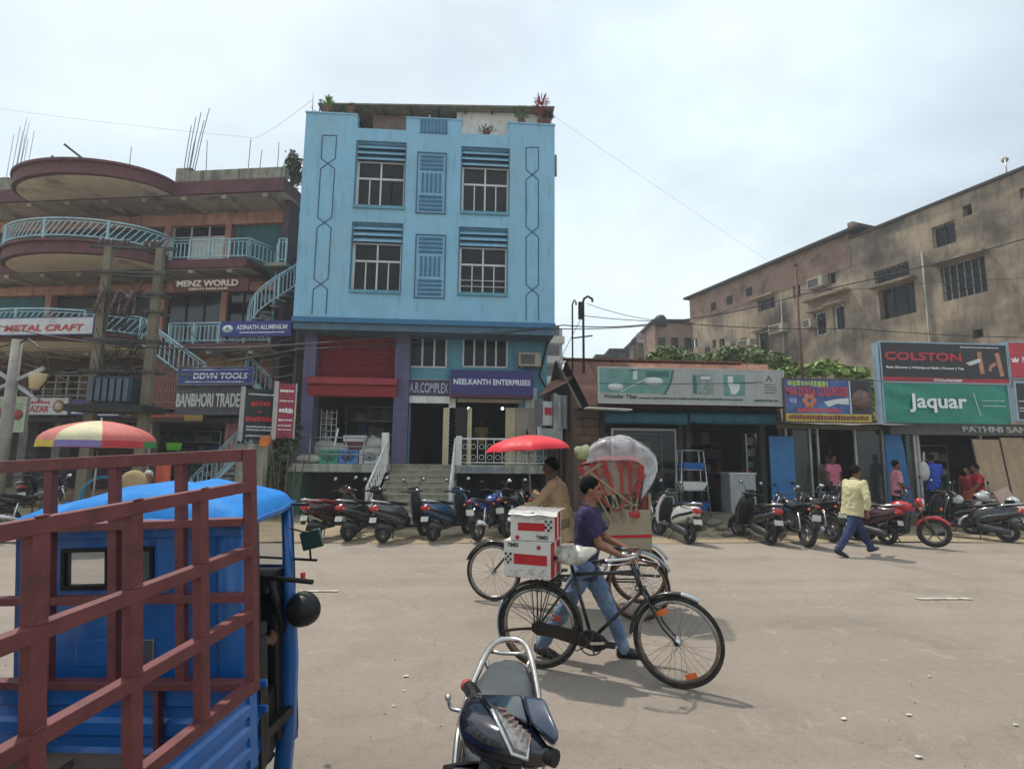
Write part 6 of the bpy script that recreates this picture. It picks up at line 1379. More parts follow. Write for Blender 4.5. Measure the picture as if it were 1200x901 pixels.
def motorbike(label, M, body='black', group=None, steer=0.0, naked=False):
    t = thing('motorcycle', label, 'motorcycle', M=M, group=group); mb_ = PT[body]; R_ = .30
    S = Matrix.Translation((.42, 0, 0)) @ Matrix.Rotation(steer, 4, 'Z') @ Matrix.Translation((-.42, 0, 0))
    wheel(t, -.65, R_, .058); w_ = wheel(t, .68, R_, .05); w_.data.transform(S)
    for ch in w_.children: ch.data.transform(S)
    q = MB(); q.T = S
    for s_ in (-1, 1): q.tube([(.40, s_ * .08, .95), (.53, s_ * .08, .62)], .019, 7); q.tube([(.53, s_ * .08, .62), (.68, s_ * .08, R_)], .027, 8)
    q.build('front_fork', M_chrome if not naked else mat('fork_dark', '#5a4f3c', .35, .7), t)
    q = MB(); q.T = S; fender(q, .68, R_, R_ + .025, R(30), R(150), .06); q.build('front_fender', mb_, t)
    q = MB(); fender(q, -.65, R_, R_ + .05, R(60), R(165), .07); q.build('rear_fender', M_black, t)
    q = MB(); q.loft([ell(x, hy, z, hz, 16, 2.5) for x, z, hy, hz in ((-.10, .76, .07, .07), (-.02, .80, .12, .10), (.12, .83, .145, .115), (.26, .83, .13, .10), (.36, .80, .08, .07), (.40, .78, .04, .04))]); q.build('fuel_tank', mb_, t)
    q = MB(); q.loft([ell(x, hy, z, hz, 14, 3) for x, z, hy, hz in ((-.86, .88, .06, .03), (-.75, .87, .11, .04), (-.5, .83, .13, .04), (-.3, .78, .13, .045), (-.12, .78, .10, .045), (-.06, .79, .06, .04))]); q.build('seat', M_seat, t)
    q = MB(); q.loft([ell(x, hy, z, hz, 14, 2.6) for x, z, hy, hz in ((-.95, .86, .05, .03), (-.85, .83, .08, .05), (-.65, .76, .11, .075), (-.4, .68, .12, .09), (-.2, .66, .11, .07), (-.12, .66, .07, .04))]); q.build('tail_panel', mb_, t)
    q = MB(); q.loft([ell(x, .05, z, .025, 10, 3) for x, z in ((-1.0, .845), (-.93, .85))]); q.build('tail_light', M_tail, t)
    q = MB(); q.box(-.96, -.95, -.09, .09, .56, .68); q.build('number_plate', M_plate, t)
    q = MB(); q.tube([(.38, 0, .9), (.3, 0, .6), (.25, 0, .3), (-.1, 0, .25)], .022, 7); q.tube([(.36, 0, .85), (-.1, 0, .7), (-.45, 0, .66), (-.85, 0, .8)], .02, 6); q.tube([(-.15, 0, .68), (-.15, 0, .28)], .02, 6)
    for s_ in (-1, 1): q.tube([(-.15, s_ * .08, .32), (-.65, s_ * .09, R_)], .02, 6)
    q.build('frame', M_engine, t)
    q = MB(); q.loft([ell(x, .10, z, hz, 12, 4) for x, z, hz in ((-.16, .36, .10), (.0, .36, .13), (.18, .38, .12), (.24, .40, .06))]); q.loft([[(x + .1 + (z - .5) * .25 * 1, y, z) for x, y in ((-.07, -.08), (.07, -.08), (.07, .08), (-.07, .08))] for z in (.44, .68)], smooth=False)
    for k in range(6): z = .48 + k * .035; q.box(.03 + (z - .5) * .25, .2 + (z - .5) * .25, -.10, .10, z, z + .012)
    for s_ in (-1, 1): q.lathe([(0, s_ * .1), (.08, s_ * .1), (.07, s_ * .14), (0, s_ * .145)], (-.03, 0, .36), 'Y', 14)
    q.build('engine', M_engine, t)
    q = MB(); q.tube([(.22, -.09, .5), (.27, -.1, .3), (.1, -.13, .22), (-.3, -.14, .25)], .02, 7); q.tube([(-.28, -.14, .25), (-.4, -.15, .28), (-.88, -.17, .42)], [.025, .05, .048], 10); q.build('exhaust', M_chrome if not naked else M_engine, t)
    for s_ in (-1, 1): q = MB(); q.tube([(-.6, s_ * .12, .34), (-.5, s_ * .12, .68)], .028, 8); q.build('shock_absorber', M_chrome, t)
    q = MB(); q.T = S; q.tube([(.22, -.36, 1.02), (.28, -.22, 1.05), (.38, -.08, 1.0), (.38, .08, 1.0), (.28, .22, 1.05), (.22, .36, 1.02)], .012, 7); hb = q.build('handlebar', M_engine, t)
    for s_ in (-1, 1): q = MB(); q.T = S; q.tube([(.22, s_ * .37, 1.02), (.26, s_ * .25, 1.04)], .018, 7); q.build('grip', M_black, hb); q = MB(); q.T = S; q.tube([(.30, s_ * .2, 1.05), (.30, s_ * .25, 1.17), (.28, s_ * .3, 1.2)], .006, 5); q.ball((.28, s_ * .33, 1.21), (.02, .06, .04), 10, 6); q.build('mirror', M_black if s_ > 0 else M_chrome, t)
    q = MB(); q.T = S; q.ball((.50, 0, .92), (.08, .10, .10), 14, 8); q.build('headlight_shell', mb_, t); q = MB(); q.T = S; q.ball((.545, 0, .92), (.045, .085, .085), 14, 8); q.build('headlight', M_lens, t)
    for s_ in (-1, 1): q = MB(); q.ball((-.92, s_ * .14, .78), (.035, .025, .025), 8, 5); q.T = S; q.ball((.5, s_ * .17, .82), (.03, .025, .025), 8, 5); q.build('indicator', M_amber, t)
    q = MB(); q.tube([(-.1, .1, .3), (-.05, .24, .01)], .012, 5); q.tube([(.0, -.18, .3), (.0, .18, .3)], .012, 5); q.build('side_stand', M_engine, t)
    return t
def placeM(px, py, heading, lean=8, shift=0.0, z=.012):
    """ground contact of the rear wheel at the photo pixel; heading in degrees from +X"""
    p = gp(px, py, z); return T(p.x, p.y, z) @ Matrix.Rotation(R(heading), 4, 'Z') @ Matrix.Rotation(R(-lean), 4, 'X') @ T(.62 + shift, 0, 0)
GS = 'scooters parked along the far side of the road'
GM = 'motorcycles parked along the far side of the road'
scooter('maroon scooter with a red seat at the left end of the row by the truck', placeM(368, 633, 58, 4), 'maroon', seat=mat('seat_red', '#8a1c22', .5, var=.1), group=GS)
scooter('black scooter with a red tail panel, second from the blue truck', placeM(408, 634, 60, 4), 'black', group=GS)
scooter('dark grey scooter standing in front of the left end of the stair', placeM(449, 636, 52, 4), 'grey', group=GS)
scooter('blue scooter standing in front of the right end of the stair', placeM(508, 634, 55, 4), 'tealblue', group=GS)
motorbike('blue motorcycle with tall mirrors right of the blue scooter', placeM(561, 634, 62, 4), 'blue', group=GM, steer=.2)
motorbike('black motorcycle mostly hidden behind the red and white cartons', placeM(596, 630, 66), 'black', group=GM, steer=-.3)
motorbike('dark motorcycle half hidden behind the man under the red umbrella', placeM(632, 629, 70), 'black', group=GM, steer=.2)
scooter('white scooter parked alone in front of the tile shop window', placeM(808, 637, 100, -5), 'white', group=GS, steer=.25)
motorbike('dark motorcycle leaning close behind the white scooter', placeM(775, 624, 95, 6), 'grey', group=GM, steer=.3)
scooter('black scooter with a bright red tail in front of the white desk', placeM(903, 638, 92, -5), 'black', group=GS, steer=.3)
motorbike('black motorcycle with its fat rear wheel towards the road, right of the red tailed scooter', placeM(945, 641, 88, -5), 'black', group=GM, steer=.3)
motorbike('black motorcycle with a round white side badge left of the walking man', placeM(975, 635, 90, -5), 'black', group=GM, steer=-.2)
motorbike('dark motorcycle behind the walking man in yellow', placeM(1006, 632, 95, -5), 'grey', group=GM, steer=.3)
scooter('dark scooter between the walking man and the red motorcycle', placeM(1040, 638, 112, -5), 'maroon', group=GS, steer=.2)
M_ = gp(1096, 643, .012); rb = motorbike('bright red motorcycle with its front wheel turned to the road', T(M_.x, M_.y, .012) @ Matrix.Rotation(R(-62), 4, 'Z') @ Matrix.Rotation(R(6), 4, 'X') @ T(-.68, 0, 0), 'red', group=GM, steer=.45, naked=True)
scooter('long dark scooter with a yellow plate, right of the red motorcycle', placeM(1182, 635, 130, -6), 'black', group=GS, steer=.2)
scooter('cream scooter cut by the right frame edge', placeM(1222, 633, 132, -6), 'silver', group=GS, steer=.2)
scooter('dark scooter behind the long dark scooter', placeM(1150, 627, 105, -6), 'black', group=GS, steer=-.1)
# bikes behind the truck, far left
motorbike('black motorcycle with a chrome mirror seen through the cage above the truck roof', placeM(8, 628, 70, 8), 'black', group='bikes parked left of the truck roof', steer=.3)
scooter('dark scooter seen over the cage at the left edge, against the shops', placeM(28, 596, 120, 8), 'black', group='bikes parked left of the truck roof')
scooter('dark scooter parked left of the striped umbrella pole', placeM(62, 596, 120, 8), 'grey', group='bikes parked left of the truck roof')
# helmets on the scooters
def helmet(px, py, Y, label, col, s_=1.0):
    p = at(px, py, Y); t = thing('helmet', label, 'helmet', (p.x, Y, p.z), R(random.uniform(100, 200)), 'helmets resting on parked scooters'); q = MB(); q.ball((0, 0, 0), (.15 * s_, .125 * s_, .13 * s_), 18, 12)
    q.v = [(x, y, max(z, -.085)) for x, y, z in q.v]; q.build('shell', col, t); q = MB(); q.loft([[(.05 + .11 * math.cos(a) * (1.02), .128 * s_ * math.sin(a), z) for a in [R(-60) + R(120) * k / 10 for k in range(11)]] for z in (-.05, 0, .045)], closed=False); q.build('visor', M_glass, t)
helmet(1120, 585, 12.6, 'white patterned helmet on the handlebar left of the long dark scooter', mat('helmet_white', '#c4c6c8', .3, var=.4, scale=14, coat=.4)); helmet(1150, 583, 12.5, 'silver helmet on the seat of the dark scooter near the woman in red', mat('helmet_silver', '#a7a9ad', .3, var=.3, scale=14, coat=.4)); helmet(1187, 588, 12.5, 'pale helmet near the right frame edge', MATS['helmet_white'])
# foreground scooter
FG = Matrix.Translation(V((gp(588, 901).x, 0, 0)))
pr = dp(598, 748, 2.78); pf = dp(566, 849, 1.60); SA = R(-54)
hd = math.atan2(pf.y - pr.y, pf.x - pr.x)
MF = T(pr.x, pr.y, 0) @ Matrix.Rotation(hd, 4, 'Z') @ T(.91, 0, 0)
M_fseat = mat('near_seat', '#3f4548', .5, var=.12, scale=6, dirt='#8a7f70', dirt_amt=.5, dirt_scale=5, dirt_lo=.6)
fg = scooter('near black scooter facing the camera with grey seat and chrome rear rail', MF, 'black', seat=M_fseat, name='scooter', steer=SA)
for ch in list(fg.children):
    if ch.name.startswith(('grab_rail', 'seat', 'handlebar_cover', 'mirror', 'leg_shield', 'grip', 'brake', 'indicator')):
        for c2 in list(ch.children): bpy.data.objects.remove(c2)
        bpy.data.objects.remove(ch)
M_nb = mat('paint_navyblack', '#10131f', .18, .1, var=.08, coat=.9)
q = MB(); SC = [(-.80, .755, .045, .02), (-.78, .77, .06, .035), (-.7, .785, .085, .045), (-.5, .79, .118, .05), (-.3, .775, .138, .05), (-.15, .755, .125, .05), (-.03, .74, .10, .045), (.03, .73, .06, .03)]
q.loft([ell(x, hy, z, hz, 24, 3.2) for x, z, hy, hz in SC]); se = q.build('seat', M_fseat, fg)
q = MB(); q.tube([(x, s_ * hy * .985, z + .012) for s_ in (1,) for x, z, hy, hz in SC[1:-1]] , .006, 5); q.tube([(x, -hy * .985, z + .012) for x, z, hy, hz in SC[1:-1]], .006, 5); q.build('seat_piping', M_black, se)
def smooth(P_, n=6):
    P_ = [V(p) for p in P_]; o_ = []
    for i in range(len(P_) - 1):
        a, b_, c, d = P_[max(0, i - 1)], P_[i], P_[i + 1], P_[min(len(P_) - 1, i + 2)]
        for k in range(n): u = k / n; o_.append(.5 * ((2 * b_) + (c - a) * u + (2 * a - 5 * b_ + 4 * c - d) * u * u + (3 * b_ - a - 3 * c + d) * u ** 3))
    return o_ + [P_[-1]]
q = MB(); q.tube(smooth([(-.12, .15, .58), (-.28, .16, .70), (-.45, .155, .75), (-.65, .13, .80), (-.80, .098, .845), (-.885, .06, .86), (-.91, 0, .862), (-.885, -.06, .86), (-.80, -.098, .845), (-.65, -.13, .80), (-.45, -.155, .75), (-.28, -.16, .70), (-.12, -.15, .58)]), .0145, 12); q.tube([(-.74, .11, .825), (-.72, .08, .77)], .012, 8); q.tube([(-.74, -.11, .825), (-.72, -.08, .77)], .012, 8); q.tube([(-.81, .09, .835), (-.82, .04, .825), (-.82, -.04, .825), (-.81, -.09, .835)], .009, 8); q.build('grab_rail', mat('brushed_chrome', '#b9b7b2', .28, .9, var=.1), fg)
S = Matrix.Translation((.34, 0, 0)) @ Matrix.Rotation(SA, 4, 'Z') @ Matrix.Translation((-.34, 0, 0))
q = MB(); q.T = S; rings = []
for y, x_, z, rx, rz in ((-.20, .26, 1.0, .022, .022), (-.175, .27, 1.0, .035, .032), (-.13, .285, 1.0, .06, .045), (-.07, .30, 1.0, .08, .055), (0, .31, 1.0, .085, .058), (.07, .30, 1.0, .08, .055), (.13, .285, 1.0, .06, .045), (.175, .27, 1.0, .035, .032), (.20, .26, 1.0, .022, .022)):
    rings.append([(x_ + rx * math.copysign(abs(math.cos(a)) ** .8, math.cos(a)), y, z + rz * math.copysign(abs(math.sin(a)) ** .8, math.sin(a))) for a in [2 * PI * k / 20 for k in range(20)]])
q.loft(rings); hb = q.build('handlebar_cover', M_nb, fg)
q = MB(); q.T = S; q.ball((.265, 0, 1.03), (.06, .105, .035), 20, 10); q.build('instrument_panel', M_black, hb)
q = MB(); rings = []
for z, xb_, w_, nose in ((.27, .44, .16, .05), (.40, .47, .185, .07), (.55, .46, .20, .08), (.70, .43, .20, .07), (.80, .39, .185, .06), (.87, .35, .14, .05), (.90, .33, .08, .03)):
    rings.append([(xb_ - .01, w_, z), (xb_ + .015, w_, z), (xb_ + nose * .3, w_ * .82, z), (xb_ + nose * .35, w_ * .6, z), (xb_ + nose * .9, w_ * .42, z), (xb_ + nose, 0, z), (xb_ + nose * .9, -w_ * .42, z), (xb_ + nose * .35, -w_ * .6, z), (xb_ + nose * .3, -w_ * .82, z), (xb_ + .015, -w_, z), (xb_ - .01, -w_, z), (xb_ - .03, 0, z)])
q.loft(rings); q.build('leg_shield', M_nb, fg)
for s_ in (-1, 1): q = MB(); q.T = S; q.tube(smooth([(.29, s_ * .15, .99), (.33, s_ * .21, .985), (.30, s_ * .30, .98)]), .0065, 6); q.ball((.30, s_ * .30, .98), .011, 8, 6); q.build('brake_lever', M_chrome, fg)
# ribbed lens unit wrapping the front right of the apron
def lens_patch(q, pts): q.loft(pts, closed=False)
q = MB()
FI = MF.inverted(); P4 = [FI @ dp(*a) for a in ((576, 832, 1.50), (590, 836, 1.50), (620, 866, 1.44), (617, 890, 1.41), (600, 884, 1.41))]
c0 = sum(P4, V()) / 5; nrm = (P4[1] - P4[0]).cross(P4[3] - P4[0]).normalized(); nrm = nrm if nrm.x > 0 else -nrm
q.add([p for p in P4] + [p + nrm * .02 + (c0 - p) * .12 for p in P4] + [c0 + nrm * .028], [(i, (i + 1) % 5, 5 + (i + 1) % 5, 5 + i) for i in range(5)] + [(5 + i, 5 + (i + 1) % 5, 10) for i in range(5)])
ln = q.build('indicator_lens', mat('clear_lens', '#8f8c86', .06, .3, var=.4, scale=45, coat=1.0), fg)
for k in range(7):
    u = (k + .5) / 7; A = P4[0].lerp(P4[3], u) + nrm * .026; Bq = P4[1].lerp(P4[2], u) + nrm * .026
    q = MB(); q.bar(A.lerp(Bq, .12), A.lerp(Bq, .9), .006, .008, up=tuple(nrm)); q.build('lens_rib', mat('amber_rib', '#7a5c52', .2, var=.3, scale=60, coat=.5), ln)
q = MB(); q.tube([p + nrm * .004 for p in P4], .007, 6, closed=True); q.build('lens_rim', M_chrome, ln)
q = MB(); q.tube(smooth([(.36, .15, .875), (.40, .19, .8), (.44, .205, .70), (.47, .205, .55)]), .008, 7); q.build('shield_edge_trim', M_chrome, fg); q = MB(); q.tube(smooth([(.36, -.15, .875), (.40, -.19, .8), (.44, -.205, .70), (.47, -.205, .55)]), .008, 7); q.build('shield_edge_trim', M_chrome, fg)
q = MB(); P5 = [FI @ dp(*a) for a in ((560, 812, 1.66), (612, 812, 1.62), (622, 850, 1.50), (600, 836, 1.50), (574, 826, 1.55))]; q.loft([P5, [p + V((-.05, 0, -.06)) for p in P5]]); q.build('upper_cowl', M_nb, hb, bevel=.012)
q = MB(); P5 = [FI @ dp(*a) for a in ((612, 814, 1.62), (638, 817, 1.56), (656, 860, 1.42), (650, 872, 1.42), (622, 846, 1.49))]; q.loft([P5, [p + V((-.08, 0, -.05)) for p in P5]]); q.build('side_cowl', mat('cowl_blue', '#27344a', .3, var=.1, coat=.6), hb, bevel=.01)
q = MB(); q.T = S; q.lathe([(.0215, -.315), (.0215, -.295)], (.225, 0, 1.0), 'Y', 12); q.build('grip_end', mat('grip_end_red', '#a04438', .5, var=.1), fg)
q = MB(); q.T = S; q.tube([(.262, .15, 1.0), (.24, .22, 1.0)], .0215, 12); q.build('grip', M_black, fg)
q = MB(); q.T = S; q.tube([(.262, -.15, 1.0), (.225, -.296, 1.0)], .0215, 12)
for k in range(9): u = k / 9; q.lathe([(.0235, 0), (.0235, .008)], (.255 - .03 * u, -.17 - .12 * u, 1.0), 'Y', 12)
q.build('grip', M_black, fg)
# bicycle with cartons
M_bfr = mat('bicycle_enamel', '#15181a', .35, .2, var=.1, coat=.3, dirt='#4b443b', dirt_amt=.4, dirt_scale=9)
M_brub = mat('cycle_tyre', '#1f1c1a', .8, var=.1, dirt='#5a4a3a', dirt_amt=.6, dirt_scale=7)
M_rimc = mat('steel_rim', '#8f8a84', .3, .9, var=.1, dirt='#5a4032', dirt_amt=.6, dirt_scale=9)
M_spoke = mat('spoke_steel', '#8b8782', .35, .9, var=0)
M_rustp = mat('dark_chain', '#2e2622', .6, .5, var=.2)
M_silp = mat('silver_mudguard', '#a5adb5', .35, .5, var=.08)
def cyc_wheel(par, x, z, R_, yaw=0, piv=None, nsp=32, rm=M_rimc):
    Mx = Matrix.Identity(4)
    if piv: Mx = Matrix.Translation(piv) @ Matrix.Rotation(yaw, 4, 'Z') @ Matrix.Translation(-V(piv))
    q = MB(); q.T = Mx; m_ = 56
    q.tube([(x + (R_ - .017) * math.cos(2 * PI * k / m_), 0, z + (R_ - .018) * math.sin(2 * PI * k / m_)) for k in range(m_)], .0165, 8, closed=True); t = q.build('wheel', M_brub, par)
    q = MB(); q.T = Mx; q.lathe([(R_ - .062, -.014), (R_ - .035, -.017), (R_ - .035, .017), (R_ - .062, .014), (R_ - .055, 0), (R_ - .062, -.014)], (x, 0, z), 'Y', 48, cap=False); q.build('rim', rm, t)
    q = MB(); q.T = Mx; q.lathe([(.012, -.055), (.022, -.03), (.03, -.028), (.03, -.024), (.016, -.02), (.016, .02), (.03, .024), (.03, .028), (.012, .055)], (x, 0, z), 'Y', 12); q.build('hub', M_chrome, t)
    q = MB(); q.T = Mx
    for k in range(nsp):
        a = 2 * PI * k / nsp; s_ = 1 if k % 2 else -1; a2 = a + (.35 if (k // 2) % 2 else -.35)
        q.tube([(x + .027 * math.cos(a2 + (1.0 if (k // 2) % 2 else -1.0)), s_ * .026, z + .027 * math.sin(a2 + (1.0 if (k // 2) % 2 else -1.0))), (x + (R_ - .05) * math.cos(a), s_ * .004, z + (R_ - .05) * math.sin(a))], .0016, 4, cap=False)
    o = q.build('spokes', M_spoke, t); return t, Mx
def refl(par, Mx, x, z, R_, a, rr):
    q = MB(); q.T = Mx @ Matrix.Translation((x, 0, z)) @ Matrix.Rotation(-a, 4, 'Y') @ Matrix.Translation((rr, 0, 0)); q.cbox((0, -.012, 0), (.045, .012, .095)); q.build('reflector', M_amber, par, bevel=.006)
pr, pf = gp(632, 783, 0), gp(796, 804, 0)
hd = math.atan2(pf.y - pr.y, pf.x - pr.x); wb = (pf - pr).length
BM = T(pr.x, pr.y, 0) @ Matrix.Rotation(hd, 4, 'Z') @ Matrix.Rotation(R(2), 4, 'X')
BI = thing('bicycle', 'black roadster bicycle pushed by the man in purple, cartons on its rear carrier', 'bicycle', M=BM)
R_ = .352
rw, _ = cyc_wheel(BI, 0, R_, R_, nsp=34)
hx = wb - .30; steerp = (hx, 0, 0)
fwl, Mx = cyc_wheel(BI, wb, R_, R_, R(-7), steerp, nsp=34)
refl(fwl, Mx, wb, R_, R_, R(-68), .26); refl(fwl, Mx, wb, R_, R_, R(118), .24)
bb = V((.455, 0, .29)); st = V((.29, 0, .86)); ht = V((hx - .03, 0, .86)); hbm = V((hx + .03, 0, .71)); ra = V((0, 0, R_)); seatj = V((.315, 0, .80))
q = MB(); q.tube([seatj, ht - V((.0, 0, .0))], .015, 9); q.tube([bb, hbm], .016, 9); q.tube([bb, st], .0155, 9); q.tube([ht + V((-.012, 0, .05)), hbm + V((.01, 0, -.03))], .021, 9)
for s_ in (-1, 1): q.tube([bb + V((0, s_ * .04, 0)), ra + V((0, s_ * .06, 0))], .011, 7); q.tube([seatj + V((0, s_ * .02, -.01)), ra + V((0, s_ * .06, 0))], .009, 7)
q.build('frame', M_bfr, BI)
q = MB(); q.T = Mx
for s_ in (-1, 1): q.tube([(hx + .04, s_ * .045, .72), (hx + .10, s_ * .05, .62), (hx + .2, s_ * .052, .45), (wb - .02, s_ * .052, R_ + .02), (wb, s_ * .052, R_)], [.014, .013, .011, .009, .009], 8)
q.tube([(hx + .04, -.05, .73), (hx + .04, .05, .73)], .016, 7); q.lathe([(0, -.05), (.016, -.07), (.016, -.055)], (wb, 0, R_), 'Y', 8); q.build('fork', M_bfr, BI)
def mguard(q, x, z, R_, a0, a1, w_=.03, off=.022, n_=22):
    rings = []
    for k in range(n_ + 1):
        a = a0 + (a1 - a0) * k / n_; c, s_ = math.cos(a), math.sin(a)
        rings.append([(x + (R_ + off + d) * c, y, z + (R_ + off + d) * s_) for y, d in ((-w_, -.016), (-w_ * .7, .002), (0, .010), (w_ * .7, .002), (w_, -.016), (w_ * .7, -.001), (0, .007), (-w_ * .7, -.001))])
    q.loft(rings)
q = MB(); mguard(q, 0, R_, R_, R(-10), R(200)); rm_ = q.build('rear_mudguard', M_bfr, BI)
q = MB(); mguard(q, 0, R_, R_ + .001, R(150), R(201), .031, .023); q.build('guard_tip', M_silp, rm_)
q = MB(); q.T = Mx; mguard(q, wb, R_, R_, R(78), R(178)); q.build('front_mudguard', M_bfr, BI)
q = MB(); q.T = Mx; mguard(q, wb, R_, R_ + .002, R(62), R(84), .031, .022); q.build('guard_tip', M_silp, BI)
q = MB()
for s_ in (-1, 1):
    q.tube([(-.005, s_ * .06, R_), (.01, s_ * .08, .76)], .005, 5); q.tube([(-.02, s_ * .06, R_), (-.05, s_ * .08, .76)], .005, 5); q.tube([(0, s_ * .06, R_), (.12, s_ * .08, .76)], .005, 5)
    q.tube([(-.27, s_ * .075, .765), (.27, s_ * .055, .775)], .007, 6)
    q.tube([(0, s_ * .055, R_), (-.24, s_ * .03, R_ + .3)], .0025, 4); q.tube([(0, s_ * .055, R_), (-.33, s_ * .03, R_ + .17)], .0025, 4)
for x in (-.27, -.1, .08, .25): q.tube([(x, -.075, .767), (x, .075, .767)], .006, 5)
q.build('rear_carrier', M_bfr, BI)
q = MB(); q.loft([[(x, y - .055, z) for y in (-.012, .012) for z in ((z0 - h_), (z0 + h_))][:2] + [(x, .012 - .055, z0 + h_), (x, .012 - .055, z0 - h_)] for x, z0, h_ in ((-.05, R_, .03), (.0, R_ - .005, .055), (.1, R_ - .01, .05), (.38, .30, .06), (.50, .29, .08), (.56, .285, .05), (.6, .28, .015))], smooth=False); q.build('chain_case', M_rustp, BI, bevel=.005)
q = MB(); q.tube([(.455 + .098 * math.cos(a), -.075, .285 + .098 * math.sin(a)) for a in [2 * PI * k / 28 for k in range(28)]], .006, 5, closed=True)
for k in range(5): a = 2 * PI * k / 5; q.bar((.455, -.075, .285), (.455 + .095 * math.cos(a), -.075, .285 + .095 * math.sin(a)), .014, .005, up=(0, 1, 0))
q.build('chainring', M_engine, BI)
ca = R(8); q = MB(); q.bar((.455, -.09, .285), (.455 + .17 * math.cos(ca), -.1, .285 + .17 * math.sin(ca)), .022, .014, up=(0, 1, 0)); q.bar((.455, .07, .285), (.455 - .17 * math.cos(ca), .09, .285 - .17 * math.sin(ca)), .022, .014, up=(0, 1, 0)); cr_ = q.build('crank', M_chrome, BI)
for s_, sg in ((-1, 1), (1, -1)): q = MB(); q.cbox((.455 + sg * .17 * math.cos(ca), s_ * .15, .285 + sg * .17 * math.sin(ca)), (.09, .09, .025)); q.build('pedal', M_black, cr_, bevel=.005)
q = MB(); q.T = Mx; q.tube([(hx - .055, 0, .90), (hx - .065, 0, .99), (hx + .0, 0, 1.0)], .012, 8)
q.tube([(hx - .30, -.27, .965), (hx - .18, -.27, .985), (hx - .04, -.22, 1.0), (hx + .0, -.1, 1.0), (hx + .0, .1, 1.0), (hx - .04, .22, 1.0), (hx - .18, .27, .985), (hx - .30, .27, .965)], .011, 9); q.build('handlebar', M_chrome, BI)
for s_ in (-1, 1): q = MB(); q.T = Mx; q.tube([(hx - .31, s_ * .27, .964), (hx - .20, s_ * .27, .983)], .016, 9); q.build('grip', M_black, BI)
q = MB(); q.T = Mx
for s_ in (-1, 1): q.tube([(hx - .28, s_ * .25, .93), (hx - .1, s_ * .235, .955), (hx - .02, s_ * .1, .955)], .005, 5)
q.tube([(hx - .02, 0, .955), (hx + .04, .0, .8)], .004, 5); q.tube([(hx - .02, .03, .96), (hx + .16, .06, .93), (hx + .1, .05, .74), (hx + .12, .02, .68)], .004, 5); q.build('brake_rods', M_chrome, BI)
q = MB(); q.T = Mx; q.ball((hx - .08, -.14, 1.02), (.028, .028, .018), 10, 6); q.build('bell', M_chrome, BI)
q = MB(); q.tube([st, (.27, 0, .91)], .0125, 8); rings = []
for x, w_, z, h_ in ((.10, .09, .935, .025), (.14, .11, .945, .035), (.2, .10, .94, .035), (.28, .055, .935, .028), (.38, .03, .94, .022), (.42, .015, .935, .012)): rings.append(ell(x, w_, z, h_, 14, 2.4))
q.loft(rings); q.build('saddle', M_black, BI)
q = MB(); q.cbox((.17, -.067, .45), (.10, .006, .018), Matrix.Rotation(R(-35), 3, 'Y')); q.cbox((.17, -.07, .45), (.09, .006, .018), Matrix.Rotation(R(35), 3, 'Y')); q.build('red_ribbon', mat('ribbon_red', '#9c2a1e', .6, var=.1), BI)
q = MB(); q.tube([(.455, .05, .24), (.30, .1, .14), (.22, .12, .22), (.12, .1, .33)], .005, 5); q.tube([(.02, -.06, R_), (-.16, -.075, R_ - .02), (-.30, -.07, R_ - .05)], .012, 6); q.build('stand', M_rustp, BI)
# plastic bag over the saddle
M_bag = mat('clear_bag', '#a8a598', .25, var=.3, scale=14, coat=.3, bump=.3, bscale=30)
q = MB(); q.ball((0, 0, 0), (.22, .11, .065), 60, 34)
for i, v_ in enumerate(q.v): n_ = noise.noise(V(v_) * 9); n2 = 1.6 * (abs(noise.noise(V(v_) * 17)) - .2); q.v[i] = (v_[0] * (1 + .2 * n_), v_[1] * (1 + .25 * n_ + .1 * n2), v_[2] * (1 + .4 * n_ + .2 * n2) - .06 * abs(v_[1]) / .11)
o = q.build('plastic_bag', M_bag); o.matrix_world = BM @ T(.29, 0, .985) @ Matrix.Rotation(R(-7), 4, 'Y'); tag(o, 'crumpled clear plastic bag tied over the bicycle saddle', 'plastic bag')
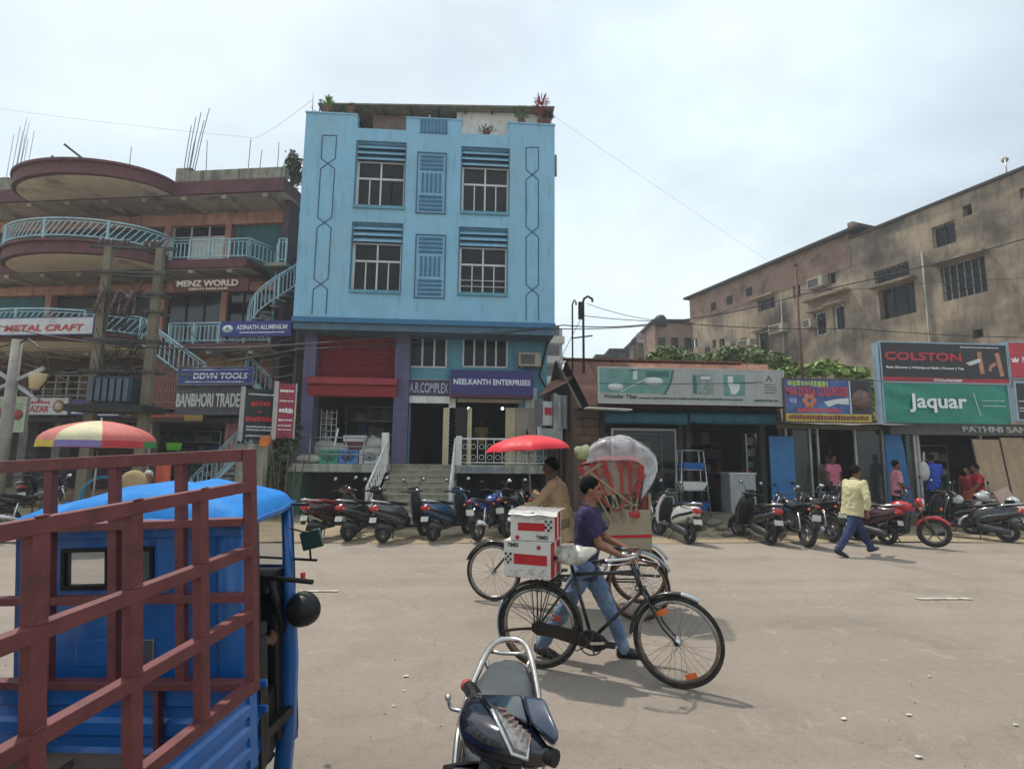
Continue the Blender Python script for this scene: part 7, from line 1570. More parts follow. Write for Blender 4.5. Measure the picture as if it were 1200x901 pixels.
# cartons
M_cart = mat('carton_white', '#c9c6be', .7, var=.06, dirt='#9b958a', dirt_amt=.4, dirt_scale=4); M_cred = mat('carton_red', '#ab1420', .5, var=.08); M_cblk = mat('carton_black', '#1d1a1c', .6, var=0); M_tape = mat('packing_tape', '#bfa98a', .3, var=.1)
def carton(label, x, z, rz, w_, d_, h_, flip):
    t = thing('carton', label, 'carton', M=BM @ T(x, 0, z) @ Matrix.Rotation(rz, 4, 'Z'), group='cartons on the bicycle carrier')
    q = MB(); q.box(-w_ / 2, w_ / 2, -d_ / 2, d_ / 2, 0, h_); q.build('box', M_cart, t, bevel=.006); y = -d_ / 2 - .0015; e = .0015
    q = MB(); q.box(-w_ * .33 if not flip else -w_ * .28, w_ * .30 if not flip else w_ * .42, y - e, y + e, h_ * .36, h_ * .64); q.build('red_band', M_cred, t)
    q = MB(); q.box(w_ / 2 - e, w_ / 2 + .003, -d_ * .5 + .0, d_ * .3, .01, h_ - .01); q.build('red_side', M_cred, t); q = MB(); q.box(w_ / 2 + .001, w_ / 2 + .005, -d_ * .2, -.02, 0, h_); q.build('side_stripe', M_cart, t)
    cx = w_ * .36 if not flip else -w_ * .40
    for i in range(4):
        for j in range(3):
            if (i + j) % 2: q = MB(); x_ = cx + (j - 1) * .022; z_ = h_ * .36 + i * .024; q.box(x_ - .009, x_ + .009, y - .004, y - .0016, z_, z_ + .018); q.build('dark_square', M_cblk, t)
            else: q = MB(); x_ = cx + (j - 1) * .022; z_ = h_ * .36 + i * .024; q.box(x_ - .009, x_ + .009, y - .0035, y - .0014, z_, z_ + .018); q.build('white_square', M_cart, t)
    if flip: text('lettering', 'TIMES', M_cblk, .032, T(-w_ * .30, y - .002, h_ * .88), t, bold=.002, depth=.0008, width=.10)
    else: text('lettering', 'TIMES', M_cblk, .032, T(w_ * .22, y - .002, h_ * .14), t, bold=.002, depth=.0008, width=.10)
    q = MB(); q.lathe([(0, 0), (.018, 0), (.018, .002), (0, .002)], (w_ * .25 if flip else -w_ * .34, y - .003, h_ * .85 if flip else h_ * .12), 'Y', 12); q.build('round_mark', M_cred, t)
    rr = random.Random(3 + flip); q = MB()
    for k in range(26):
        x_ = -w_ * .42 + rr.random() * w_ * .8; z_ = (h_ * .06 + rr.random() * h_ * .2) if flip else (h_ * .72 + rr.random() * h_ * .2); a = rr.uniform(-1, 1); q.bar((x_, y - .002, z_), (x_ + .03 * math.cos(a), y - .002, z_ + .02 * math.sin(a)), .0025, .001, up=(0, 1, 0))
    q.build('line_print', mat('print_greyline', '#7f7c78', .6, var=0), t)
    q = MB(); q.box(-w_ / 2 - .002, w_ / 2 + .002, -.03, .03, h_, h_ + .002); q.box(-.012, .012, y - .003, d_ / 2 + .003, h_ + .0022, h_ + .004); q.build('tape', M_tape, t)
carton('lower white carton with a red band, dark lettering at its top', -.05, .785, R(-3), .42, .34, .30, True)
carton('upper white carton with a red band, dark lettering at its foot', -.02, 1.088, R(3), .385, .33, .235, False)
q = MB(); rings = []
for i in range(9):
    x = -.22 + i * .053; rings.append([(x, -.19 + j * .05, 1.335 + .012 * noise.noise(V((x * 9, j * .6, 0))) - (.03 if j in (0,) else 0)) for j in range(8)])
q.loft(rings, closed=False); o = q.build('plastic_sheet', mat('sheet_clear', '#b9b6b0', .25, var=.15, scale=12, coat=.4)); o.matrix_world = BM; tag(o, 'crumpled plastic sheet lying on top of the upper carton', 'plastic sheet')
# cycle rickshaw
TR = .78; YC = -TR / 2
pfr, prr = gp(578, 704, 0), gp(748, 728, 0)
v2 = pfr - prr; wb2 = math.sqrt(v2.length ** 2 - YC ** 2); hd2 = math.atan2(v2.y, v2.x) - math.atan2(YC, wb2)
RM = T(prr.x, prr.y, 0) @ Matrix.Rotation(hd2, 4, 'Z'); RI = RM.inverted()
def rk(px, py, y=0.0): c = RI @ CAMP; d = RI.to_3x3() @ ray(px, py); return c + d * ((y - c.y) / d.y)
SDX = rk(658, 640, YC).x; CX = SDX + .12; OX0 = rk(731, 607, -.06).x; TBX = rk(731, 607, -.06).x; TBZ = rk(731, 607, -.06).z
RK = thing('cycle_rickshaw', 'cycle rickshaw with a folded red hood under clear plastic', 'rickshaw', M=RM)
M_rred = mat('hood_red', '#9c2a26', .7, var=.15, dirt='#5c1a18', dirt_amt=.4); M_rcream = mat('rick_cream', '#948871', .7, var=.1, streak='#7d7363', streak_amt=.4); M_rsil = mat('rick_silver', '#98a4ae', .35, .4, var=.1, dirt='#6b6660', dirt_amt=.4)
M_rimr = mat('rusty_rim', '#7a5a48', .5, .5, var=.2)
def rwheel(x, y, R_, rm=M_rimr):
    w_, _ = cyc_wheel(RK, x, R_, R_, nsp=32, rm=rm)
    for o in [w_] + list(w_.children): o.data.transform(T(0, y, 0))
    return w_
R2 = .355
rwheel(0, 0, R2); rwheel(0.0, -TR, R2)
fw2, _ = cyc_wheel(RK, wb2, R2, R2, nsp=32)
for o in [fw2] + list(fw2.children): o.data.transform(T(0, -TR / 2, 0))
for y in (0, -TR): q = MB(); mguard(q, 0, R2, R2, R(5), R(150), .06, .05); q.v = [(a, b + y, c) for a, b, c in q.v]; q.build('mudguard', M_rsil, RK)
q = MB(); mguard(q, wb2, R2, R2, R(20), R(150), .03, .02); q.v = [(a, b + YC, c) for a, b, c in q.v]; q.build('front_mudguard', M_bfr, RK)
q = MB(); q.tube([(0, .05, R2), (0, -TR - .05, R2)], .016, 8)
for y in (-.08, -TR + .08): q.tube([(-.25, y, .48), (OX0 + .3, y, .48), (OX0 + .42, YC, .42), (CX, YC, .32)], .015, 7); q.tube([(0, y, R2), (0, y, .48)], .02, 7)
q.tube([(CX, YC, .30), (SDX + .02, YC, .86)], .017, 8); q.tube([(SDX + .03, YC, .80), (wb2 - .36, YC, .88)], .016, 8); q.tube([(CX, YC, .30), (wb2 - .32, YC, .74)], .016, 8); q.tube([(wb2 - .37, YC, .94), (wb2 - .30, YC, .68)], .02, 8)
for s_ in (-1, 1): q.tube([(wb2 - .29, YC + s_ * .04, .72), (wb2 - .12, YC + s_ * .05, .5), (wb2, YC + s_ * .05, R2)], .011, 7); q.tube([(CX, YC + s_ * .05, .30), (0, YC + s_ * .08, R2)], .010, 6)
q.build('chassis', M_bfr, RK)
q = MB(); q.tube([(wb2 - .62, YC + .25, .98), (wb2 - .48, YC + .24, 1.0), (wb2 - .36, YC + .12, 1.02), (wb2 - .36, YC - .12, 1.02), (wb2 - .48, YC - .24, 1.0), (wb2 - .62, YC - .25, .98)], .011, 7); q.tube([(wb2 - .37, YC, .92), (wb2 - .37, YC, 1.02)], .012, 7); q.build('handlebar', M_chrome, RK)
q = MB(); q.tube([(SDX, YC, .9), (SDX, YC, .82)], .013, 7); q.loft([ell(SDX + x, w_, .93, .03, 12, 2.4, cy=YC) for x, w_ in ((-.13, .09), (-.07, .11), (.03, .06), (.15, .02))]); q.build('saddle', M_seat, RK)
q = MB(); q.tube([(CX + .1 * math.cos(a), YC + .06, .30 + .1 * math.sin(a)) for a in [2 * PI * k / 20 for k in range(20)]], .007, 5, closed=True); q.bar((CX, YC + .07, .3), (CX + .13, YC + .08, .2), .02, .014); q.bar((CX, YC - .07, .3), (CX - .13, YC - .08, .4), .02, .014); q.cbox((CX + .13, YC + .13, .2), (.09, .09, .025)); q.cbox((CX - .13, YC - .13, .4), (.09, .09, .025)); q.build('crank', M_engine, RK)
# tub
OX, OZ = TBX + .02, TBZ - .80
y0_, y1_ = -.06, -TR + .06
def side(y, th=.02):
    q = MB(); q.prism([(OX - .33, OZ + .46), (OX + .2, OZ + .44), (OX + .40, OZ + .50), (OX + .38, OZ + .60), (OX + .16, OZ + .66), (OX + .12, OZ + .84), (OX - .02, OZ + .90), (OX - .31, OZ + .90)], y - th, y + th); q.build('side_panel', M_rcream, RK, bevel=.01)
    q = MB(); q.prism([(OX - .328, OZ + .60), (OX + .16, OZ + .57), (OX + .16, OZ + .60), (OX - .328, OZ + .635)], y + th * 1.05, y + th * 1.3); q.build('red_stripe', M_cred, RK)
side(y0_); side(y1_)
q = MB(); q.box(OX - .33, OX - .30, y1_ + .02, y0_ - .02, OZ + .45, OZ + 1.05); q.build('back_panel', M_rcream, RK); q = MB(); q.box(OX - .33, OX + .36, y1_ + .02, y0_ - .02, OZ + .42, OZ + .449); q.build('body_floor', M_rcream, RK)
q = MB(); q.box(OX - .3, OX + .16, y1_ + .025, y0_ - .025, OZ + .62, OZ + .74); q.build('seat', mat('rick_seat', '#6c2a2a', .6, var=.2), RK, bevel=.02); q = MB(); q.box(OX - .295, OX - .2, y1_ + .025, y0_ - .025, OZ + .745, OZ + 1.05); q.build('seat_back', MATS['rick_seat'], RK, bevel=.02)
piv = V((TBX, 0, TBZ)); tops = []
for k, (tx, ty) in enumerate(((681, 548), (694, 543), (707, 540), (727, 541), (738, 540), (752, 545))):
    tp = rk(tx, ty, y0_); tp.y = 0; tops.append(tp)
    for y in (y0_ + .03, y1_ - .03):
        b0 = piv + V(((2.5 - k) * .05 + .02 * math.sin(k * 2.6), 0, -.02 - .015 * abs(k - 2.5))); bm_ = b0.lerp(tp, .45)
        q = MB(); q.bar((b0.x, y, b0.z), (bm_.x, y, bm_.z), .02, .012, up=(0, 1, 0)); q.build('hood_rib', mat('rib_wood', '#8d7a60', .7, var=.2), RK)
        q = MB(); q.loft([[(bm_.x - w_, y, bm_.z), (bm_.x + w_, y, bm_.z), (bm_.x + w_, y + .02, bm_.z), (bm_.x - w_, y + .02, bm_.z)] if j == 0 else [(tp.x - w_, y, tp.z), (tp.x + w_, y, tp.z), (tp.x + w_, y + .02, tp.z), (tp.x - w_, y + .02, tp.z)] for j, w_ in enumerate((.014, .018 + .009 * (k % 3)))], smooth=False); q.build('rib_cover', M_rred, RK)
    q = MB(); q.bar((tp.x, y0_ + .04, tp.z), (tp.x, y1_ - .04, tp.z), .03); q.build('hood_bow', M_rred, RK)
def doub(q, rings, dz=.012): q.loft(rings, closed=False); q.loft([[(x, y, z - dz) for x, y, z in r_] for r_ in rings], closed=False)
q = MB(); doub(q, [[(tp.x + .012 * math.sin(j * 2.3 + k), y0_ + .02 + (y1_ - y0_ - .04) * j / 10, tp.z + .02 + .04 * math.sin(PI * j / 10)) for j in range(11)] for k, tp in enumerate(tops)]); q.build('hood_cloth', M_rred, RK)
M_hin = mat('hood_inner', '#a08d7c', .8, var=.2, dirt='#8f2a24', dirt_amt=.85, dirt_scale=5, dirt_lo=.47)
for y in (y0_ + .005, y1_ - .02): q = MB(); q.loft([[tuple(piv.lerp(tp, f) + V((0, y + .008 * math.sin(k * 2.2), 0))) for k, tp in enumerate(tops)] for f in (.42, .6, .8, 1.0)], closed=False); q.build('hood_side_cloth', M_hin, RK)
for k, ((x0_, y0p), (x1_, y1p)) in enumerate((((676, 547), (716, 596)), ((679, 560), (705, 543)), ((684, 585), (712, 548)), ((690, 552), (742, 592)), ((722, 600), (757, 556)))):
    A, Bq = rk(x0_, y0p, y0_ + .05), rk(x1_, y1p, y0_ + .05); q = MB(); q.bar(A, Bq, .018 + .008 * (k % 2), .015, up=(0, 1, 0)); q.build('hood_strut', M_rred if k % 2 == 0 else MATS['rib_wood'], RK)
q = MB(); q.ball(tuple(piv + V((-.12, y0_ + .0, .05))), (.075, .05, .06), 12, 8); q.v = [(x * 1 + .01 * noise.noise(V((x * 30, y * 30, z * 30))), y, z + .02 * noise.noise(V((x * 22, y * 20, z * 9)))) for x, y, z in q.v]; q.build('hood_knot', M_rred, RK)
# clear plastic draped over the folded hood
m = bpy.data.materials.new('clear_plastic'); m.use_nodes = True; b = m.node_tree.nodes['Principled BSDF']; b.inputs['Base Color'].default_value = (.66, .69, .71, 1); b.inputs['Roughness'].default_value = .2
nn = m.node_tree.nodes; n1 = nn.new('ShaderNodeTexNoise'); n1.inputs['Scale'].default_value = 4; n1.inputs['Detail'].default_value = 4; n1.inputs['Distortion'].default_value = 1.2; mr = nn.new('ShaderNodeMapRange'); mr.inputs[1].default_value = .35; mr.inputs[2].default_value = .7; mr.inputs[3].default_value = .15; mr.inputs[4].default_value = .72; m.node_tree.links.new(n1.outputs[0], mr.inputs[0]); m.node_tree.links.new(mr.outputs[0], b.inputs['Alpha'])
tcx = nn.new('ShaderNodeTexCoord'); m.node_tree.links.new(tcx.outputs['Object'], n1.inputs['Vector']); bn = nn.new('ShaderNodeBump'); bn.inputs['Strength'].default_value = .7; bn.inputs['Distance'].default_value = .04; m.node_tree.links.new(n1.outputs[0], bn.inputs['Height']); m.node_tree.links.new(bn.outputs[0], b.inputs['Normal'])
OUT = [(687, 543), (687, 531), (694, 522), (706, 516.5), (722, 514), (737, 516), (750, 522), (761, 530), (769, 539), (771, 549), (767, 562), (760, 574), (752, 585)]
INN = [(690, 543), (697, 541), (706, 541), (714, 540), (722, 540), (731, 540), (740, 540), (748, 542), (752, 547), (754, 555), (754, 565), (753, 575), (751, 584)]
def dense(L):
    o_ = []
    for i in range(len(L) - 1):
        for k in range(3): u = k / 3; o_.append(tuple(L[i][j] * (1 - u) + L[i + 1][j] * u for j in (0, 1)))
    return o_ + [L[-1]]
q = MB(); rings = []
for i, (o_, n_) in enumerate(zip(dense(OUT), dense(INN))):
    po, pi_ = rk(*o_, y0_ + .03), rk(*n_, y0_ + .03); row = []
    for j in range(6): u = j / 5; p_ = pi_.lerp(po, u); w_ = .035 * math.sin(PI * u) + .012 * noise.noise(V((i * .3, j * .9, 0))) ; row.append((p_.x, y0_ + .035 + w_, p_.z))
    for j in range(1, 9): u = j / 8; n3 = .028 * noise.noise(V((i * .55, j * .9, 5))); row.append((po.x + n3, y0_ + .035 + (y1_ - y0_ - .07) * u, po.z + .05 * math.sin(PI * u) + n3))
    row.append((pi_.x, y1_ - .04, pi_.z)); rings.append(row)
q.loft(rings, closed=False); q.build('plastic_cover', m, RK)
sack((0, 0, 0), (.12, .1, .09), 'pale green bundle tied at the front of the rickshaw hood', mat('bundle_green', '#8b8f6c', .85, var=.3, scale=12, bump=.4), 3, 'bundle', name='bundle').matrix_world = RM @ T(rk(684, 540, y0_).x, y0_ - .02, rk(684, 540, y0_).z)
# blue three wheeled cargo truck with a red-brown cage
def cam_dir(px, py, sgn=1):
    d = (rt * (px - 600) + upv * (450.5 - py) + fw * FPX) * sgn; return d.normalized()
Fv = cam_dir(680, 497); Lv = cam_dir(-4150, 750); Lv = (Lv - Fv * Lv.dot(Fv)).normalized(); Uv = Fv.cross(Lv)
KS = .8; O_ = dp(296, 802, 2.75 * KS)
TM = Matrix(((Fv.x, Lv.x, Uv.x, O_.x), (Fv.y, Lv.y, Uv.y, O_.y), (Fv.z, Lv.z, Uv.z, O_.z), (0, 0, 0, 1))) @ Matrix.Scale(KS, 4)
TI = TM.inverted()
def tl(px, py, axis, val):             # truck-local point on the plane axis=val
    c = TI @ CAMP; d = TI.to_3x3() @ ray(px, py); return c + d * ((val - c[axis]) / d[axis])
TK = thing('cargo_truck', 'blue three wheeled cargo truck with a red brown steel cage around its bed', 'truck', M=TM)
M_tb = mat('truck_blue', '#125fa6', .42, .0, var=.08, coat=.35, dirt='#3a4f66', dirt_amt=.45, dirt_scale=3, dirt_lo=.55)
M_troof = mat('truck_roof_tarp', '#1c78c2', .75, spec=.25, var=.12, bump=.25, bscale=7)
M_cage = mat('cage_primer', '#6b3535', .55, var=.12, scale=8, bump=.15, bscale=90, dirt='#3f2222', dirt_amt=.5, dirt_scale=9)
M_bed = mat('bed_floor', '#5d4f45', .85, var=.2, dirt='#2b2522', dirt_amt=.6)
w5 = .024
def cbar(a, b, name='cage_rail', w_=.05, h_=None): q = MB(); q.bar(a, b, w_, h_ or w_, up=(0, 0, 1)); return q.build(name, M_cage, CG, bevel=.003)
CG = MB().box(-.025, .025, -.025, .025, -.03, 1.18).build('cage', M_cage, TK, bevel=.003)
# front panel (plane x=0) : posts each .35
for k in range(1, 5): q = MB(); q.box(-.02, .02, .386 * k - .025, .386 * k + .025, .0, 1.14); q.build('cage_post', M_cage, CG, bevel=.003)
for z, e in ((1.15, .032), (.81, .02), (.43, .02), (.0, .02)): q = MB(); q.box(-.03, .03, .026, 1.57, z - e, z + e); q.build('cage_rail', M_cage, CG, bevel=.003)
for y in (.52, 1.2): q = MB(); q.box(-.02, .02, y - .015, y + .015, -.36, -.02); q.build('bed_stay', M_cage, CG, bevel=.003)
# near side panel (plane y=0)
ZR = [.99, .665, .35, .0]
for z in ZR: q = MB(); q.box(-2.6, -.026, -.026, .026, z - .026, z + .026); q.build('cage_rail', M_cage, CG, bevel=.003)
for k in range(1, 7):
    x = -.375 * k; q = MB(); q.box(x - .027, x + .027, -.024, .02, .02, .965); q.build('cage_post', M_cage, CG, bevel=.003)
# far side panel
for z in ZR: q = MB(); q.box(-2.6, -.026, 1.55, 1.60, z - .025, z + .025); q.build('cage_rail', M_cage, CG, bevel=.003)
for k in range(1, 7): x = -.375 * k; q = MB(); q.box(x - .025, x + .025, 1.555, 1.595, .02, .965); q.build('cage_post', M_cage, CG, bevel=.003)
# welds
q = MB()
for k in range(1, 6):
    for z in ZR: q.ball((-.375 * k, -.026, z + .03), (.03, .006, .006), 6, 4)
o = q.build('weld_beads', M_cage, CG); o['kind'] = 'stuff'
# bed: ribbed side, floor, headboard
def ribbed(y, sgn, name):
    q = MB(); prof = [(-.03, 0), (-.06, 0), (-.075, .018), (-.115, .018), (-.13, 0), (-.16, 0), (-.175, .018), (-.215, .018), (-.23, 0), (-.26, 0), (-.275, .018), (-.315, .018), (-.33, 0), (-.38, 0)]
    q.loft([[(x, y + sgn * d, z) for z, d in prof] for x in (-2.6, -.06)], closed=False, smooth=False); q.loft([[(x, y - sgn * .012 + sgn * d, z) for z, d in prof] for x in (-2.6, -.06)], closed=False, smooth=False); q.box(-.06, .0, y - .012, y + .018, -.38, -.03) if sgn < 0 else None; q.build(name, M_tb, TK)
ribbed(-.01, -1, 'bed_side'); ribbed(1.57, 1, 'bed_side')
q = MB(); q.box(-2.6, .0, .0, 1.57, -.37, -.345); q.build('bed_floor', M_bed, TK)
q = MB(); prof = [(0.01 - .0, 0), (-.10, 0), (-.12, .02), (-.17, .02), (-.19, 0), (-.25, 0), (-.27, .02), (-.32, .02), (-.345, 0)]
q.loft([[(.03 + d, y, z - .02) for z, d in prof] for y in (0, 1.57)], closed=False, smooth=False); q.loft([[(.045 + d, y, z - .02) for z, d in prof] for y in (0, 1.57)], closed=False, smooth=False); q.build('headboard', M_tb, TK)
q = MB(); q.box(-.5, -.1, .9, 1.3, -.345, -.31); q.build('bed_mat', M_bed, TK)
q = MB(); q.box(-2.5, .9, .55, .65, -.55, -.40); q.box(-2.5, .9, 1.03, 1.13, -.55, -.40); q.build('chassis_rail', M_black, TK)
for (x, y) in ((-1.4, .15), (-1.4, 1.28), (1.0, .78)):
    q = MB(); q.tube([(x + .165 * math.cos(2 * PI * k / 24), y, -.86 + .165 * math.sin(2 * PI * k / 24)) for k in range(24)], .065, 8, closed=True); ww = q.build('wheel', M_rubber, TK); q = MB(); q.lathe([(0, -.04), (.12, -.04), (.12, .04), (0, .04)], (x, y, -.86), 'Y', 16); q.build('rim', M_rim, ww)
# cabin: back wall with window (x=.13), side pillar, roof, windscreen
XB = .14
yR, yLft = tl(286, 700, 0, XB).y, tl(19, 620, 0, XB).y
wl_ = tl(73, 664, 0, XB).y; wr_ = tl(181, 664, 0, XB).y; wz0, wz1 = tl(130, 690, 0, XB).z, tl(130, 641, 0, XB).z
cw = MB(); cw.wall(-.0, 1, 0, 1, 0, 1, []) if False else None
zR_ = tl(250, 610, 0, XB).z; zL_ = tl(30, 612, 0, XB).z; zroof = min(zR_, zL_)
def zrf(y): return zR_ + (zL_ - zR_) * (y - yR) / (yLft - yR)
q = MB(); q.wall(-yLft, -yR, -.75, zroof, XB, XB + .03, [(-wl_, -wr_, wz0, wz1)]); q.v = [(y, -x, z) for x, y, z in q.v]; q.build('cab_back', M_tb, TK)
q = MB()
e = .022
for (a, b_, c, d) in ((wr_, wr_ + e, wz0, wz1), (wl_ - e, wl_, wz0, wz1), (wr_ + e, wl_ - e, wz0, wz0 + e), (wr_ + e, wl_ - e, wz1 - e, wz1), ((wl_ + wr_) / 2 - .01, (wl_ + wr_) / 2 + .01, wz0 + e, wz1 - e)): q.box(XB - .012, XB + .035, a, b_, c, d)
wf = q.build('rear_window_gasket', M_black, TK); q = MB(); q.box(XB + .02, XB + .05, wr_, (wl_ + wr_) / 2 - .02, wz0, wz1); q.build('seat_headrest', M_black, TK)  # black panel stands in for the shaded cab interior behind half the window
m = mat('cab_glass', '#8fa0a0', .03, var=0, alpha=.18, spec=.8)
q = MB(); q.box(XB + .01, XB + .014, wr_ + e, wl_ - e, wz0 + e, wz1 - e); q.build('rear_window', m, wf)
# pressed ribs on the back wall
for (p0, p1, t_, b_) in ((186, 228, 628, 690), (165, 182, 748, 780), (90, 150, 748, 780)):
    A, Bq = tl(p0, t_, 0, XB), tl(p1, b_, 0, XB); q = MB(); q.box(XB - .012, XB, Bq.y, A.y, Bq.z, A.z); q.build('pressed_panel', M_tb if p0 != 165 else M_steel, TK, bevel=.01)
for zz in (-.05, -.18): q = MB(); q.box(XB - .02, XB, .0, 1.38, zz - .02, zz + .02); q.build('pressed_rib', M_tb, TK, bevel=.008)
# rear corner column (right)
q = MB(); q.loft([[(XB - .002, yR + .16, z), (XB - .03, yR + .12, z), (XB - .035, yR + .02, z), (XB - .01, yR - .01, z), (XB + .10, yR - .012, z), (XB + .10, yR + .02, z)] for z in (-.8, .2, zR_ - .02)], smooth=True); q.build('cab_corner_pillar', M_tb, TK)
q = MB(); q.box(XB, 1.0, yLft - .03, yLft, -.75, .25); q.box(XB, XB + .12, yLft - .03, yLft, .25, zroof); q.build('cab_left_side', M_tb, TK)
# roof
XF = 1.05
pr1 = tl(338, 586, 0, XF);
zf = pr1.z; yf = pr1.y
q = MB(); rings = []
for u, dz in ((0, .0), (.04, .07), (.15, .13), (.4, .17), (.7, .17), (.92, .12), (1.0, .03)):
    x = XB - .06 + (XF + .08 - XB + .06) * u; yr = (yR - .03) * (1 - u) + (yf - .0) * u; yl_ = yLft + .02 - (.16 if u > .9 else 0) * (u - .9) * 10 * 0 - .12 * u
    row = []
    for j in range(41):
        v_ = j / 40; y = yr + (yl_ - yr) * v_; zr_ = zrf(y) * (1 - u) + (zf + (zL_ - zR_) * v_) * u; s_ = math.sin(PI * v_) ** .35 if 0 < v_ < 1 else 0
        row.append((x, y, zr_ - .03 + (dz + .03) * s_ + .022 * noise.noise(V((x * 3, y * 5, 0))) + .008 * math.sin(y * 21 + x * 6)))
    rings.append(row)
q.loft(rings, closed=False); q.loft([[(x, y, z - .02) for x, y, z in r_] for r_ in rings], closed=False)
ro = q.build('roof', M_troof, TK)
q = MB(); q.tube([rings[k][0] for k in range(len(rings))], .017, 6); q.tube([p for p in rings[0]], .017, 6); q.build('roof_seam', M_tb, ro)
# valance just under roof at the back
q = MB(); q.loft([[(XB - .035, y, zrf(y) - .09), (XB - .035, y, zrf(y) + .01), (XB + .04, y, zrf(y) + .01), (XB + .04, y, zrf(y) - .09)] for y in (yR - .01, yLft)], smooth=False); q.build('roof_valance', M_tb, TK, bevel=.012)
# front: windscreen frame
zsill = tl(300, 663, 0, XF).z
ypil = yf
def P_f(y, z, dx=0): return (XF + dx, y, z)
q = MB(); q.loft([[(XF + .02 + d, ypil + .0 + e_, z) for d, e_ in ((-.04, .0), (.03, -.01), (.045, .03), (-.03, .05))] for z, d in ((zf - .02, 0), (zsill, .05), (zsill - .35, .07), (-.85, .02))]); q.build('front_pillar', M_tb, TK)
q = MB(); q.loft([[(XF + .02, 1.22, z), (XF + .06, 1.20, z), (XF + .06, 1.16, z), (XF + .02, 1.16, z)] for z in (-.3, zf)]); q.build('front_pillar', M_tb, TK)
q = MB(); q.box(XF + .02, XF + .07, ypil + .04, 1.2, zf - .04, zf + .02); q.build('windscreen_header', M_tb, TK)
q = MB(); q.box(XF + .03, XF + .035, ypil + .05, 1.16, zsill, zf - .03); q.build('windscreen', m, TK)
# nose panel below windscreen
q = MB(); rings = []
for z, dx, w_ in ((zsill, .05, 0), (zsill - .12, .12, .0), (zsill - .4, .16, .02), (zsill - .7, .12, .05), (-.85, .02, .1)):
    rings.append([(XF + dx * math.sin(PI * (.1 + .8 * j / 10)) * 1.2, ypil + w_ + (1.2 - ypil - 2 * w_) * j / 10, z) for j in range(11)])
q.loft(rings, closed=False); q.loft([[(x - .02, y, z) for x, y, z in r_] for r_ in rings], closed=False); q.build('nose_panel', M_tb, TK)
# front right mudguard/door edge strip bulging outwards
q = MB(); A = [tl(px, py, 0, XF + .02) for px, py in ((336, 590), (341, 640), (347, 700), (350, 770), (348, 840), (342, 905), (336, 950))]; Bq = [tl(px, py, 0, XF - .05) for px, py in ((330, 600), (332, 650), (333, 700), (331, 770), (326, 840), (320, 905), (314, 950))]
q.loft([[tuple(a), tuple(a + V((-.05, .0, 0))), tuple(b_), tuple(b_ + V((.04, .015, 0)))] for a, b_ in zip(A, Bq)]); q.build('door_edge_panel', M_tb, TK)
# dashboard, floor, seat, steering
q = MB(); q.box(XF - .22, XF + .02, ypil + .04, 1.18, zsill - .14, zsill - .01); q.box(XF - .12, XF, ypil + .04, 1.18, -.8, zsill - .14); q.build('dashboard', M_black, TK, bevel=.02)
q = MB(); q.box(XB + .03, XF, ypil - .02, 1.38, -.66, -.60); q.build('cab_floor', M_black, TK)
q = MB(); q.box(XB + .05, XB + .5, .30, 1.34, -.60, .02); q.box(XB + .05, XB + .5, .30, 1.34, .021, .10); q.box(XB + .04, XB + .14, .3, 1.3, .101, .42); q.build('cab_seat', mat('cab_vinyl', '#1a1b1d', .6, var=.15), TK, bevel=.02)
q = MB(); q.tube([(XF - .22, .10, zsill - .06), (XF - .2, .5, zsill - .02), (XF - .22, .72, zsill - .06)], .017, 8); q.tube([(XF - .2, .42, zsill - .03), (XF + .0, .42, zsill - .5)], .03, 8); q.build('steering_bar', M_black, TK)
q = MB(); q.prism([(XB + .06, yR + .09), (XF - .08, ypil + .07), (XF - .08, 1.2), (XB + .06, 1.2)], -.84, -.42, ax='Z'); q.build('footwell_shade_box', M_black, TK, bevel=.02)  # added black box stands in for footwell shade and hides the driver's feet
q = MB(); q.bar((XF + .045, .2, zsill + .02), (XF + .05, .75, zsill + .06), .015); q.build('wiper', M_black, TK)
# round headlamp on the front right, mirror
p = TI @ dp(353, 715, 3.80 * KS); q = MB(); q.lathe([(0, -.10), (.06, -.09), (.105, -.03), (.118, .02), (.12, .05), (.11, .055)], tuple(p), 'X', 20); hl = q.build('headlamp', M_black, TK); q = MB(); q.lathe([(.105, .05), (.06, .08), (0, .09)], tuple(p), 'X', 16); q.build('headlamp_lens', M_lens, hl)
q = MB(); a = p; q.bar((a.x - .02, a.y, a.z), (XF + .05, ypil + .04, a.z), .04); q.build('headlamp_bracket', M_black, TK)
p = TI @ dp(362, 634, 3.6 * KS); a = TI @ dp(345, 622, 3.6 * KS); q = MB(); q.tube([(a.x, a.y + .03, a.z + .02), (p.x, p.y, p.z + .05), (p.x, p.y - .01, p.z - .12)], .007, 5); mi = q.build('wing_mirror', M_black, TK)
q = MB(); q.cbox((p.x, p.y - .02, p.z + .01), (.02, .15, .12), Matrix.Rotation(R(-12), 3, 'X')); q.build('mirror_shell', mat('mirror_tint', '#3c5a52', .2, .4, var=.1, coat=.5), mi, bevel=.015)
q = MB(); p3 = TI @ dp(356, 677, 3.6); q.box(p3.x, p3.x + .03, p3.y, p3.y + .03, p3.z - .04, p3.z + .04); q.build('side_marker', mat('marker_orange', '#c24a2a', .3, var=0), TK)
q = MB(); q.tube([(XF - .2, yR, zroof - .02), (XF + .02, ypil, zf - .03), (XF + .05, ypil, zsill), (XF + .05, ypil - .0, -.8)], .012, 6); q.tube([(XB + .11, yR - .01, zR_ - .04), (XB + .11, yR - .01, -.8)], .012, 6); q.build('door_seal', M_black, TK)
